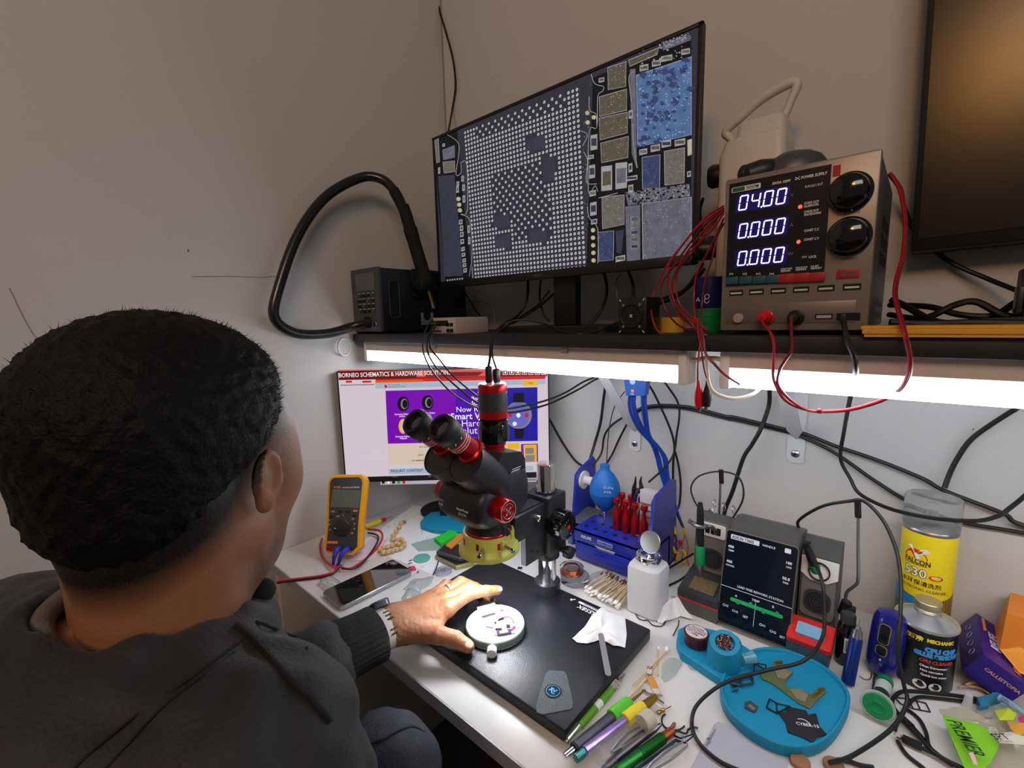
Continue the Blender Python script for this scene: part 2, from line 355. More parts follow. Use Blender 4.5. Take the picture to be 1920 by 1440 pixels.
for c in ((885, 640, 36, 80), (868, 718, 32, 20), (875, 795, 32, 70), (878, 910, 34, 30), (882, 992, 34, 70), (886, 1060, 32, 26), (1078, 775, 20, 46), (1085, 830, 60, 24), (1080, 885, 26, 40), (1146, 690, 42, 30), (1210, 670, 50, 36), (1268, 648, 50, 34), (1340, 640, 56, 34), (1150, 245, 46, 32), (1215, 222, 46, 30), (1270, 195, 60, 30), (1370, 160, 46, 30), (1100, 1048, 40, 34), (1100, 1082, 40, 28), (1100, 1118, 40, 30), (1100, 1155, 40, 30), (1100, 1192, 40, 30), (1025, 1255, 50, 30), (1080, 492, 22, 44), (1388, 808, 20, 30), (925, 310, 30, 24),
          (190, 832, 14, 30), (195, 880, 14, 34), (197, 940, 14, 38), (165, 860, 14, 26), (163, 890, 14, 34), (180, 1062, 18, 26), (184, 1095, 18, 28), (186, 1128, 18, 26), (188, 1165, 18, 26), (192, 1205, 18, 22), (195, 1235, 18, 20), (198, 1265, 18, 20), (200, 1290, 18, 20), (203, 1318, 18, 22), (222, 1100, 12, 40), (225, 1160, 12, 40), (90, 655, 14, 16), (66, 790, 10, 34)): part(*c)
for i in range(14): part(930 + i * 9, 1297 - i * .5, 6, 10)
for i in range(7): part(110 + i * 13, 1372 - i * 1.5, 7, 12)
for (x, y) in ((880, 1105), (880, 1145), (881, 1185), (882, 1225), (883, 1265), (876, 1302), (850, 485), (884, 508), (852, 535), (168, 940), (172, 970), (176, 1000)):
    A([(x + 12 * math.cos(a * math.pi / 4), y + 12 * math.sin(a * math.pi / 4)) for a in range(8)], CY, .0019)
for line in ([(870, 280), (890, 330), (935, 345), (930, 370), (905, 400), (900, 560), (860, 585), (855, 900), (890, 870), (905, 900)], [(830, 690), (852, 740), (845, 850), (900, 860)], [(185, 745), (212, 760), (215, 1000), (180, 1020), (225, 1045), (240, 1150), (238, 1260), (225, 1350)], [(110, 600), (165, 640), (170, 700), (155, 810), (182, 800), (180, 745)], [(815, 580), (850, 600), (825, 660)], [(1095, 265), (1070, 300), (1085, 430)], [(1090, 540), (1095, 650), (1115, 775)], [(860, 400), (862, 470), (895, 490), (900, 545)], [(850, 980), (860, 1040), (905, 1100), (905, 1280)], [(240, 1300), (243, 1368)], [(910, 935), (1010, 908)], [(1140, 965), (1145, 1283)]):
    g.tube([ms(x, y, .0016) for x, y in line], .0006, CW, n=4, res=4)
# glints and flux residue scattered over the chips
def scatter(n, quad, m_, s0, s1):
    a, b, c, d = [Vector((*p, 0)) for p in quad]
    for _ in range(n):
        u, v = rnd.random(), rnd.random(); p = (a * (1 - u) + b * u) * (1 - v) + (d * (1 - u) + c * u) * v
        r = rnd.uniform(s0, s1); an = rnd.random() * 3
        A([(p.x + r * math.cos(an + k), p.y + r * rnd.uniform(.5, 1.2) * math.sin(an + k)) for k in (0, 1.6, 3.1, 4.7)], m_, .0021)
scatter(170, chips[0][0], chipmat('light_blue', (150, 180, 215)), 2, 6); scatter(60, chips[0][0], CN, 8, 26); scatter(120, chips[13][0], CW, 1.5, 4); scatter(60, chips[12][0], CS, 1.5, 4)
for k in (1, 2, 3, 4, 10, 11): scatter(26, chips[k][0], CW, 1.5, 4)
scatter(80, chips[22][0], CW, 2, 6); scatter(90, chips[22][0], CK, 3, 9); scatter(60, [(820, 330), (870, 300), (850, 1300), (830, 1300)], CW, 1, 3); scatter(60, [(1230, 100), (1398, 60), (1398, 90), (1230, 150)], CW, 2, 5)
scatter(30, chips[14][0], CS, 2, 5); scatter(25, [(1065, 160), (1400, 60), (1400, 180), (1100, 250)], CW, 3, 8)
for p in ([(530, 630), (625, 600), (628, 675), (535, 692)], [(614, 722), (672, 708), (680, 838), (618, 848)], [(352, 1030), (432, 1016), (442, 1085), (360, 1098)], [(362, 1138), (438, 1126), (442, 1196), (368, 1208)], [(543, 1112), (630, 1098), (640, 1160), (548, 1178)]): A(p, CD, .0009)
pads = [((530, 690), (615, 700)), ((612, 685), (705, 855)), ((350, 445), (1005, 1105)), ((358, 447), (1118, 1215)), ((538, 645), (1092, 1185))]
gA, gB, gC, gD = (205, 590), (797, 362), (836, 1300), (262, 1356)
NC, NR = 33, 36
cA, cB = ms(*gA), ms(*gB); cC, cD = ms(*gC), ms(*gD)
for i in range(NC):
    for j in range(NR):
        u = i / (NC - 1); v = j / (NR - 1)
        p = (cA * (1 - u) + cB * u) * (1 - v) + (cD * (1 - u) + cC * u) * v
        q = p - CAMP; c = CAMR.transposed() @ q; px = (960 + FPX * c.x / -c.z - 800) * 2.822; py = (720 - FPX * c.y / -c.z - 40) * 2.822
        sparse = (8 <= i <= 23 and 12 <= j <= 23) or (j < 3 and 4 <= i <= 29) or (14 <= i <= 24 and 20 <= j <= 27)
        if sparse and (i + j) % 2: continue
        if any(a[0] - 2 < px < a[1] + 2 and b[0] < py < b[1] for a, b in (((530, 630), (605, 690)), ((612, 682), (712, 850)), ((352, 440), (1020, 1095)), ((362, 442), (1130, 1205)), ((545, 640), (1102, 1175)))): continue
        r = .0028
        g.quad([p + Vector((r * math.cos(a * math.pi / 4), -.0012, r * math.sin(a * math.pi / 4))) for a in range(8)], DOT)
        g.quad([p + Vector((.0011 * math.cos(a * math.pi / 3), -.0014, .0014 * math.sin(a * math.pi / 3))) for a in range(6)], CS)
g.fixn = False
g.build('screen', mon, 'lit screen with a grid of solder pads and chips')
# ================================================================== monitor with the web page
LP0 = Vector((.018, -.403, .872)); LP1 = Vector((.403, -.055, .872)); LX = (LP1 - LP0).normalized(); LN = Vector((LX.y, -LX.x, 0)); LWD = (LP1 - LP0).length; LH = .283
wm = empty('monitor', (LP0 + LP1) / 2 - LN * .05 + Vector((0, 0, .75 - .872)), 'thin black monitor under the shelf showing a colourful web page', 'monitor')
WL = MT(*(-wm.location)); F0 = FR(LP0, LX, (0, 0, 1))     # local x right, y up, z toward the viewer
g = G(); g.X = WL @ F0; g.box2((0, 0, -.022), (LWD, LH, 0), K, .003); g.box2((0, 0, 0), (LWD, .014, .0025), K, .0008); g.box2((0, LH - .003, 0), (LWD, LH, .0025), K, .0005)
g.box2((0, 0, 0), (.003, LH, .0025), K); g.box2((LWD - .003, 0, 0), (LWD, LH, .0025), K); g.build('housing', wm)
g = G(); g.X = WL @ F0; g.box2((LWD / 2 - .03, -.112, -.05), (LWD / 2 + .03, .14, -.03), K, .004); g.build('stand_column', wm)
g = G(); g.X = WL @ F0; g.prism(circ(.062, 36, LWD / 2 - .03, .092), -.1215, -.115, K, Matrix(((1, 0, 0, 0), (0, 0, 1, 0), (0, -1, 0, 0), (0, 0, 0, 1))), .001); g.build('stand_base', wm)
g = G(); g.X = WL @ F0
iF = F0.inverted()
def wp(px, py, lift=0):                     # crop (480,560) scale 3
    p = iF @ hit(480 + px / 3, 560 + py / 3, LP0 + LN * lift, LN); return (p.x, p.y, lift)
def wq(p, m_, l): g.quad([wp(x, y, l) for x, y in p], m_)
def pm(n, rgb, em=.82, **k): return mat('page_' + n, (8, 8, 8), rough=.3, em=em, emrgb=rgb, var=k.get('var', 0), vs=k.get('vs', 30))
P_BG = pm('background', (226, 212, 222)); P_RED = pm('red', (225, 25, 35)); P_DRED = pm('dark_red', (110, 14, 14), var=.5, vs=20); P_OR = pm('orange', (235, 100, 25)); P_SKY = pm('pale_blue', (175, 195, 215))
P_PUR = pm('purple', (130, 10, 190), var=.15, vs=12); P_BLU = pm('blue', (35, 30, 165)); P_MID = pm('violet', (85, 15, 180)); P_CRM = pm('cream', (228, 208, 190)); P_WHT = pm('white', (255, 250, 255)); P_BLK = pm('black', (20, 15, 30)); P_YEL = pm('yellow', (250, 190, 20)); P_TSK = pm('taskbar', (190, 182, 195)); P_GRY = pm('grey', (140, 135, 145)); P_SAL = pm('salmon', (240, 90, 75))
g.quad([(.003, .014, .001), (LWD - .003, .014, .001), (LWD - .003, LH - .003, .001), (.003, LH - .003, .001)], P_BG)
L1, L2, L3, L4 = .0014, .0017, .002, .0023
wq([(462, 400), (1645, 398), (1645, 412), (463, 415)], P_SAL, L1)
wq([(463, 413), (1640, 410), (1637, 436), (465, 458)], P_DRED, L2)
wq([(920, 410), (1330, 408), (1290, 436), (900, 442)], P_SAL, L3); wq([(960, 414), (1280, 411), (1250, 434), (950, 440)], P_DRED, L4)
wq([(672, 452), (1628, 432), (1628, 452), (672, 472)], P_RED, L2); wq([(672, 460), (940, 455), (940, 468), (672, 474)], P_OR, L3)
wq([(672, 474), (1628, 454), (1628, 480), (672, 506)], P_SKY, L1)
for a, b in ((505, 540), (598, 648)): wq([(a, 462), (b, 461), (b, 472), (a, 473)], P_RED, L2)
wq([(475, 484), (665, 480), (665, 486), (475, 490)], P_GRY, L2)
wq([(728, 518), (1583, 498), (1585, 800), (742, 816)], P_PUR, L1)
wq([(1130, 508), (1360, 503), (1360, 805), (1100, 809)], P_MID, L2); wq([(1330, 504), (1583, 498), (1585, 800), (1330, 805)], P_BLU, L3)
wq([(742, 820), (1480, 806), (1480, 925), (745, 935)], P_CRM, L1)
wq([(1415, 815), (1483, 813), (1483, 845), (1415, 848)], P_YEL, L2)
wq([(1490, 818), (1585, 815), (1587, 918), (1492, 922)], P_PUR, L2); wq([(1503, 823), (1578, 820), (1580, 918), (1510, 920)], P_YEL, L3); wq([(1515, 840), (1562, 838), (1563, 872), (1516, 874)], P_GRY, L4); wq([(1515, 880), (1568, 878), (1568, 915), (1516, 917)], P_GRY, L4)
wq([(745, 958), (1560, 940), (1560, 968), (747, 988)], P_SKY, L1)
wq([(700, 1020), (1590, 1008), (1590, 1030), (700, 1047)], P_TSK, L2)
for i, c in enumerate((P_BLK, P_WHT, P_BLK, pm('green', (40, 170, 90)), P_RED)): wq([(708 + i * 29, 1026), (724 + i * 29, 1025), (724 + i * 29, 1040), (708 + i * 29, 1041)], c, L3)
for i in range(8): wq([(1505 + i * 10, 1015), (1511 + i * 10, 1015), (1511 + i * 10, 1023), (1505 + i * 10, 1023)], P_BLK, L3)
for i in range(7):
    cx = 1402 + i * 36; wq([(cx - 14, 402), (cx + 14, 402), (cx + 14, 428), (cx - 14, 428)], P_WHT, L3); wq([(cx - 11, 405), (cx + 11, 405), (cx + 11, 425), (cx - 11, 425)], P_DRED, L4)
    wq([(cx - 5, 409), (cx + 5, 409), (cx + 5, 420), (cx - 5, 420)], P_WHT, .0026)
wq([(1502, 460), (1584, 458), (1585, 488), (1503, 490)], P_YEL, L3)
def wt(txt, px, py, h, m_, al='LEFT', bold=0, l=.0026, sx=1):
    o = Vector(wp(px, py, l)); o2 = Vector(wp(px + 60, py - 1, l)); g.text(txt, h * LH / 640 * 1.42, m_, FR(o, (1, 0, 0), (0, 1, 0)), al, bold=bold, sx=sx)
wt('BORNEO SCHEMATICS & HARDWARE SOLUTIONS', 466, 443, 24, P_WHT, bold=.0002, sx=.80)
wt('Remaining 334 Times', 744, 500, 8, P_BLK); wt('Hi, Wimandory', 744, 488, 7, P_BLK); wt('Help', 1530, 479, 10, P_BLK)
wt('Borneo', 1212, 572, 22, P_WHT, bold=.0003); wt('Schematics', 1212, 598, 22, P_WHT, bold=.0003)
wt('Now Ready', 1125, 638, 30, P_WHT, bold=.0001); wt('Smart Watch', 1095, 680, 36, P_WHT, bold=.0004); wt('Hardware', 1155, 720, 38, P_WHT); wt('Solution', 1130, 762, 40, P_WHT)
wt('REQUEST CONTENT', 758, 976, 14, P_BLK, bold=.0001); wt('Lampat', 764, 1004, 8, P_GRY); wt('Type', 965, 1003, 8, P_GRY); wt('HPS7', 912, 885, 10, P_BLK)
wt('WHY CHOOSE US', 918, 838, 7, P_BLK, bold=.0001); wt('PAID MEMBERSHIP', 876, 914, 7, P_BLK, bold=.0001)
for x, y in ((780, 655), (925, 648)): wt('Samsung Galaxy', x, y, 9, P_WHT, bold=.0001); wt('Active', x + 25, y + 11, 9, P_WHT, bold=.0001)
wt('Samsung Galaxy', 784, 780, 9, P_WHT, bold=.0001); wt('Watch4', 808, 791, 9, P_WHT, bold=.0001)
def wdisk(cx, cy, rx, ry, m_, l):
    c = Vector(wp(cx, cy, l)); e = Vector(wp(cx + rx, cy, l)) - c; f = Vector(wp(cx, cy - ry, l)) - c
    g.quad([c + e * math.cos(a * math.pi / 10) + f * math.sin(a * math.pi / 10) for a in range(20)], m_)
for (x, y) in ((828, 592), (965, 585)): wdisk(x, y, 33, 42, P_BLK, L3); wdisk(x + 6, y, 20, 30, P_GRY, L4); wdisk(x + 10, y, 15, 24, P_BLK, .0026)
wdisk(828, 718, 26, 42, P_YEL, L3); wdisk(830, 718, 17, 34, P_CRM, L4); wdisk(730, 493, 8, 9, P_RED, L3)
wdisk(1478, 655, 74, 78, P_GRY, L4); wdisk(1476, 655, 62, 70, pm('periwinkle', (110, 110, 205)), .0026)
wq([(1448, 532), (1508, 530), (1508, 584), (1444, 584)], P_BLK, .0029); wq([(1452, 732), (1508, 730), (1502, 786), (1458, 786)], P_BLK, .0029)
for x in (1430, 1522): wq([(x - 9, 645), (x + 9, 645), (x + 9, 668), (x - 9, 668)], P_RED, .0032)
wdisk(1476, 656, 12, 13, P_WHT, .0032); wdisk(1455, 704, 12, 12, P_WHT, .0032)
g.fixn = False; g.build('screen', wm, 'lit screen with a purple and blue web page')
# ================================================================== wall television at the right
tv = empty('television', (1.46, -.03, 1.36), 'large dark television hanging on the wall at the right edge', 'television', rot=(0, R(-1.2), 0))
g = G(); g.box2((-.4, -.03, 0), (.6, .02, .62), K, .004); g.box2((-.2, .0, .15), (.4, .028, .45), K); g.build('housing', tv)
g = G(); g.box2((-.392, -.0312, .018), (.592, -.029, .612), mat('tv_glass', (14, 8, 6), rough=.24, coat=0, spec=.45)); g.build('screen', tv, 'dark switched-off screen')
# ================================================================== hot air station
DGR = mat('dark_grey_steel', (46, 48, 54), rough=.4, bump=.05); DG2 = mat('grey_panel', (70, 72, 76), rough=.45); NAVY = mat('dark_housing', (26, 28, 38), rough=.38)
LCD = mat('lcd_off', (98, 102, 104), rough=.25, var=.2, vs=80)
hs = empty('hot_air_station', (.065, -.2, SZ1), 'black hot air rework station with thick looping hose at the left shelf end', 'rework station')
HL = MT(-.065, .2, -SZ1)
g = G(); g.X = HL; g.box2((.008, -.333, SZ1 + .006), (.124, -.062, 1.398), NAVY, .003)
for x in (.02, .105):
    for y in (-.31, -.09): g.cyl((x, y, SZ1), (x, y, SZ1 + .008), .008, RUB)
g.build('case', hs)
g = G(); g.X = HL; g.box2((.006, -.341, SZ1 + .005), (.126, -.330, 1.400), DG2, .003); g.build('front_panel', hs, 'grey control panel')
g = G(); g.X = HL; g.box2((.03, -.343, 1.346), (.112, -.340, 1.388), LCD, .001); g.build('display', hs)
g = G(); g.X = HL
for r_ in range(4):
    for c_ in range(4): g.box((.042 + c_ * .02, -.343, 1.335 - r_ * .0125), (.0105, .004, .0065), INKK if (r_ + c_) % 3 else DG2, .001)
    for c_ in range(4): g.box((.042 + c_ * .02, -.3416, 1.341 - r_ * .0125), (.008, .0006, .0012), INKW)
g.build('keypad', hs, 'black buttons with white print')
g = G(); g.X = HL; g.torus((.103, -.342, 1.266), .007, .0015, STEEL, (0, 1, 0)); g.cyl((.103, -.34, 1.266), (.103, -.344, 1.266), .006, INKK); g.build('socket', hs)
for (a, b) in (((.0025, -.335, 1.275), (.0085, -.325, 1.36)),): g = G(); g.X = HL; g.box2(a, b, K, .002); g.build('handle', hs)
g = G(); g.X = HL; F = FR((.1242, -.298, 1.325), (0, 1, 0), (0, 0, 1))
g.prism(rrect(.026, .085, .007), 0, .0012, KM, F);
op = [F @ Vector((x, y, .0015)) for x, y in rrect(.028, .088, .008)]; g.tube(op + [op[0]], .0012, DG2, n=5, sm=False); g.build('grip_recess', hs)
# holder bolted on the right side and the blower handle resting in it
g = G(); g.X = HL; g.box2((.124, -.245, 1.33), (.132, -.175, 1.40), K, .002); g.box2((.13, -.25, 1.345), (.172, -.2, 1.375), K, .004); g.box2((.13, -.24, 1.375), (.165, -.18, 1.395), K, .004)
F = FR((.150, -.222, 1.262), (.4, .9, 0), (0, 0, 1)); g.prism([(-.016, .0), (.016, 0), (.016, .03), (.009, .03), (.009, .018), (.004, .011), (-.004, .011), (-.009, .018), (-.009, .03), (-.016, .03)], 0, .002, STEEL, F); g.build('holder', hs)
g = G(); g.X = HL
H = [Vector((.140, -.262, 1.525)), Vector((.150, -.235, 1.415))]; dH = (H[1] - H[0]).normalized()
g.lathe([(.013, -.02), (.0145, 0), (.0145, .03), (.0165, .034), (.0165, .055), (.0155, .06), (.0165, .14), (.02, .15), (.02, .165), (.012, .172), (.009, .18)], KM, H[0], dH, 24); g.build('blower_handle', hs)
g = G(); g.X = HL; e = H[0] + dH * .178; g.cyl(e, e + dH * .04, .0055, BRASS); g.cyl(e + dH * .038, e + dH * .052, .0062, STEEL); g.build('nozzle', hs, 'brass nozzle')
hp = [(.078, -.341, 1.272), (.05, -.37, 1.262), (.036, -.43, 1.248), (.032, -.5, 1.252), (.030, -.54, 1.285), (.030, -.528, 1.345), (.030, -.475, 1.465), (.034, -.405, 1.558), (.055, -.325, 1.612), (.085, -.285, 1.610), (.115, -.268, 1.575), H[0] - dH * .01]
g = G(); g.X = HL; g.tube(hp, .0112, mat('hose_rubber', (18, 18, 20), rough=.3, coat=.3), n=14, res=8); g.cyl((.078, -.341, 1.272), (.074, -.352, 1.271), .0135, RUB); g.tube([(.112, -.272, 1.582), (.128, -.267, 1.552), H[0]], .0128, KM, n=14); g.build('hose', hs)
# ================================================================== usb hub on the shelf edge
HUBM = mat('champagne_plastic', (188, 170, 166), rough=.35)
hb = empty('usb_hub', (.34, -.285, SZ1), 'small beige box with row of sockets lying in front of the hot air station', 'hub')
HL = MT(-.34, .285, -SZ1)
g = G(); g.X = HL; g.box2((.302, -.331, SZ1), (.378, -.236, SZ1 + .034), HUBM, .003); g.build('case', hb)
g = G(); g.X = HL; g.box2((.304, -.3325, SZ1 + .003), (.375, -.3305, SZ1 + .031), HUBM, .001)
g.box2((.306, -.3335, SZ1 + .017), (.357, -.332, SZ1 + .028), KM)
for i in range(2):
    for j in range(2): g.box2((.352 + i * .011, -.3335, SZ1 + .004 + j * .012), (.361 + i * .011, -.332, SZ1 + .011 + j * .012), KM)
g.box2((.306, -.3335, SZ1 + .005), (.335, -.332, SZ1 + .008), KM); g.text('USB 3.0', .006, INKK, FR((.308, -.3336, SZ1 + .0095), (1, 0, 0), (0, 0, 1))); g.build('socket_face', hb)
g = G(); g.X = HL
for k in (0, .006): g.tube([(.312 + k * 3, -.334, SZ1 + .022), (.304 + k * 3, -.342, SZ1 + .022)], .004, RUB, sm=False)
g.build('plug', hb, 'black cable plugs')
# ================================================================== little cooling fan
fb = empty('cooling_fan', (.747, -.275, SZ1), 'small black square fan box with four screws standing on the shelf', 'fan')
HL = MT(-.747, .275, -SZ1)
g = G(); g.X = HL; g.box2((.723, -.299, SZ1), (.77, -.25, SZ1 + .056), K, .002); g.build('housing', fb)
g = G(); g.X = HL; F = FR((.7465, -.2995, SZ1 + .028), (1, 0, 0), (0, 0, 1))
g.torus(F @ Vector((0, 0, .001)), .0175, .0014, K, (0, 1, 0)); g.prism(circ(.017), 0, .0005, KM, F)
for a in range(7): t = R(a * 51.4); g.prism([(.004 * math.cos(t), .004 * math.sin(t)), (.016 * math.cos(t + .1), .016 * math.sin(t + .1)), (.016 * math.cos(t + .75), .016 * math.sin(t + .75)), (.004 * math.cos(t + .7), .004 * math.sin(t + .7))], .0004, .001, K, F)
g.prism(circ(.0055), 0, .0025, K, F); g.text('X', .006, INKW, F @ MT(-.002, -.002, .0027), 'LEFT', bold=.0002); g.build('rotor', fb)
for sx in (-1, 1):
    for sy in (-1, 1):
        g = G(); g.X = HL; g.lathe([(.0024, 0), (.0022, .0012), (0, .0014)], STEEL, F @ Vector((sx * .0135, sy * .0165, 0)), (0, -1, 0), 12); g.build('screw', fb)
for sx in (-1, 1):
    for sy in (-1, 1): g = G(); g.X = HL; g.box(F @ Vector((sx * .0195, sy * .024, .0004)), (.004, .0006, .0012), INKW, rot=Matrix.Rotation(sx * sy * -.8, 4, 'Y')); g.build('corner_mark', fb, 'white corner mark')
# ================================================================== jars and tape roll on the shelf
def jar(name, c, r, h, m_, label, cat, lid=None, lh=.012):
    e = empty(name, c, label, cat); g = G(); g.lathe([(r * .96, 0), (r, .002), (r, h - lh)], m_, n=32); g.build('body', e)
    g = G(); g.lathe([(r * 1.03, h - lh), (r * 1.03, h - .001), (r * .98, h)], lid or m_, n=32); g.build('lid', e); return e
jar('solder_paste_jar', (.828, -.2, SZ1), .021, .036, GRNP, 'green plastic jar under the dark blue jar beside the power supply', 'jar')
j = jar('flux_jar', (.828, -.2, SZ1 + .037), .0225, .047, mat('navy_plastic', (24, 30, 105), rough=.4), 'dark blue jar stacked on the green jar beside the power supply', 'jar', lh=.016)
g = G(); g.text('A', .010, INKW, FR((-.013, -.0226, .010), (1, 0, 0), (0, 0, 1))); g.torus((.004, -.0232, .017), .0035, .0007, INKW, (0, 1, 0), 16, 4); g.torus((.004, -.0232, .011), .0035, .0007, INKW, (0, 1, 0), 16, 4, 180, 420); g.build('print', j, 'white printed marks')
g = G(); F = FR((.775, -.215, SZ1 + .0), (1, 0, 0), (0, 0, 1)); g.lathe([(.010, 0), (.019, 0), (.019, .024), (.010, .024), (.010, 0)], mat('yellow_tape', (222, 170, 50), rough=.4), (.775, -.215, SZ1), (0, 0, 1), 32, cap=False); g.build('tape_roll', label='yellow roll of tape beside the little black fan box', cat='tape')
# ================================================================== bench power supply
PSF = -.3
def ps(px, py, l=0): return W(1220 + px / 3.131, 220 + py / 3.131, y=PSF - l)
PSG = mat('champagne_steel', (135, 124, 116), rough=.38, metal=.35); PSS = mat('psu_side', (92, 92, 98), rough=.45, metal=.3)
pw = empty('power_supply', (.955, -.17, SZ1), 'grey bench power supply with three lit numeric rows and two black knobs', 'power supply')
PL = MT(-.955, .17, -SZ1)
px0, px1, pz0, pz1 = .876, 1.035, 1.2495, 1.4425
g = G(); g.X = PL; g.box2((px0 + .001, -.292, pz0), (px1 - .001, -.048, pz1 - .001), PSS, .002)
for x in (px0 + .02, px1 - .02):
    for y in (-.27, -.08): g.cyl((x, y, SZ1), (x, y, pz0 + .001), .008, RUB)
for k in range(6):
    for q in range(3): g.box2((px1 - .0018, -.2 + k * .02, 1.33 + q * .022), (px1 - .0002, -.192 + k * .02, 1.345 + q * .022), KM)
g.build('case', pw)
g = G(); g.X = PL; g.box2((px0, PSF, pz0 - .001), (px1, -.29, pz1), PSG, .003); g.build('front_panel', pw)
pA, pB, pC, pD = ps(465, 385), ps(1055, 290), ps(1025, 960), ps(445, 990)
zt = (pA.z + pB.z) / 2; zb = (pC.z + pD.z) / 2; xl = (pA.x + pD.x) / 2; xr = (pB.x + pC.x) / 2
PF = FR((xl, PSF - .0012, zb), (1, 0, 0), (0, 0, 1)); PWd = xr - xl; PHt = zt - zb
dp = empty('x', (0, 0, 0), None, None); bpy.data.objects.remove(dp)
g = G(); g.X = PL; g.prism([(0, 0), (PWd, 0), (PWd, PHt), (0, PHt)], 0, .0012, mat('psu_window', (18, 17, 28), rough=.3), PF @ MT(0, 0, -.0002)); win = g.build('display_window', pw, 'dark display window')
SEG = screen_mat('segment_glow', (225, 215, 255), 1.6); HALO = screen_mat('segment_well', (30, 10, 120), .35)
iP = PF.inverted()
def pp(px, py, l=.0012): p = iP @ ps(px, py, 0); return Vector((p.x, p.y, l))
g = G(); g.X = PL
for (a, b, t) in (((515, 553), (800, 435), '04.00'), ((512, 716), (792, 605), '0.000'), ((508, 875), (786, 772), '0.000')):
    o = pp(*a); hgt = .0185; wdt = (pp(*b).x - o.x)
    g.quad([PF @ Vector((o.x - .003, o.y - .002, .0011)), PF @ Vector((o.x + wdt + .003, o.y - .002, .0011)), PF @ Vector((o.x + wdt + .004, o.y + hgt + .002, .0011)), PF @ Vector((o.x - .002, o.y + hgt + .002, .0011))], HALO)
    seg7(g, t, PF @ MT(o.x, o.y, .0016), hgt, .0105, (wdt - .0115) / 3, SEG)
g.fixn = False; g.build('digits', win, 'glowing white digits')
g = G(); g.X = PL
def pt(txt, px, py, h, m_=INKW, al='LEFT', bold=0, sx=1): g.text(txt, h, m_, PF @ Matrix.Translation(pp(px, py, .0015)), al, bold=bold, sx=sx)
o = pp(480, 447); g.prism(rrect(.0335, .0062, .001, cx=.0165, cy=.003), 0, .0004, INKW, PF @ MT(o.x, o.y, .001))
g.prism(rrect(.0145, .005, .0008, cx=.008, cy=.003), 0, .0006, mat('label_green', (30, 90, 60)), PF @ MT(o.x, o.y, .001))
g.text('3005PM', .006, INKK, PF @ MT(o.x + .0165, o.y + .001, .0016), bold=.0001, sx=.75)
pt('30V/5A 120W', 715, 400, .0042, bold=.0001, sx=.8); pt('DC POWER SUPPLY', 850, 372, .0045, bold=.0001, sx=.8); pt('8.4V/2S/1.0UT', 908, 418, .0038, sx=.8)
GRI = mat('grey_ink', (120, 120, 128)); pt('V', 822, 470, .006, GRI); pt('A', 818, 645, .006, GRI); pt('W', 805, 815, .006, GRI)
for (t, y) in (('CONT.OCP', 515), ('ALARM.ON', 532), ('ONCE.OCP', 565), ('SHUTDOWN', 582), ('CONST C.C', 675), ('CONST C.V', 727), ('LOCK', 828)): pt(t, 902 if t != 'LOCK' else 930, y, .0038, bold=.00008, sx=.75)
pt('ON', 890, 828, .0036, sx=.9)
for i, t in enumerate(('M1', 'M2', 'M3', 'M4')): pt(t, 465 + i * 78, 928, .0042)
for i, t in enumerate(('CONT.OCP', 'ONCE.OCP', 'V/A SET')): pt(t, 765 + i * 88, 898 - i * 8, .003, bold=.00005, sx=.8); pt('MEMORY', 765 + i * 88, 910 - i * 8, .003, bold=.00005, sx=.9)
g.fixn = False; g.build('lettering', win, 'white printed lettering')
LEDR = screen_mat('red_led', (255, 60, 40), 4)
for (x, y) in ((880, 527), (870, 732)):
    g = G(); g.X = PL; g.ball(PF @ pp(x, y, .0012), (.0022, .0014, .0022), LEDR, 12); g.build('indicator', win, 'lit red indicator')
TEAL = mat('teal_key', (30, 78, 98), rough=.5); REDK = mat('red_key', (170, 22, 38), rough=.5)
for i in range(4):
    g = G(); g.X = PL; c = pp(482 + i * 79, 955 - i * 3); g.box(PF @ Vector((c.x, c.y - .001, .0015)), (.0152, .003, .0095), TEAL, .0006); g.build('key', pw)
for i in range(3):
    g = G(); g.X = PL; c = pp(800 + i * 89, 940 - i * 4); g.box(PF @ Vector((c.x, c.y - .001, .0015)), (.0165, .003, .0105), REDK, .0006); g.build('key', pw, 'red key')
for (x, y) in ((1172, 440), (1165, 700)):
    g = G(); g.X = PL; c = ps(x, y); g.lathe([(.0215, 0), (.0215, .004), (.019, .0055), (.0185, .012), (.017, .0165), (.012, .0195), (.005, .021), (0, .0212)], KG, (c.x, PSF, c.z), (0, -1, 0), 40); g.build('knob', pw)
g = G(); g.X = PL
for x, y in ((502, 1055), (620, 1050), (748, 1042), (882, 1037), (1027, 1030), (1180, 1023)):
    g = G(); g.X = PL; c = ps(x, y); g.box((c.x, PSF - .0004, 1.298), (.0165, .0012, .0068), KM); g.box((c.x, PSF - .0012, 1.2975), (.0135, .0008, .0022), mat('port_tongue', (190, 205, 185))); g.build('usb_port', pw)
g = G(); g.X = PL
c = ps(1017, 1170); g.box((c.x, PSF - .0004, c.z), (.0175, .0012, .0065), KM); g.box((c.x, PSF - .0012, c.z), (.0145, .0008, .0034), mat('pinkish', (190, 160, 160)))
g.build('usb_port', pw); g = G(); g.X = PL; c = ps(1160, 1170); g.box((c.x, PSF - .0004, c.z), (.022, .0012, .0085), KM); g.build('usb_port', pw)
g = G(); g.X = PL; g.box2((px0 + .006, PSF - .0008, pz0 + .008), (px1 - .012, PSF + .001, pz0 + .034), mat('psu_lower', (112, 104, 100), rough=.4, metal=.3), .001); g.build('lower_plate', pw)
g = G(); g.X = PL; c = ps(517, 1180); g.lathe([(.0066, 0), (.0064, .004), (.0055, .005), (0, .0053)], mat('ivory_button', (165, 155, 148), rough=.4), (c.x, PSF, c.z), (0, -1, 0)); g.build('power_button', pw)
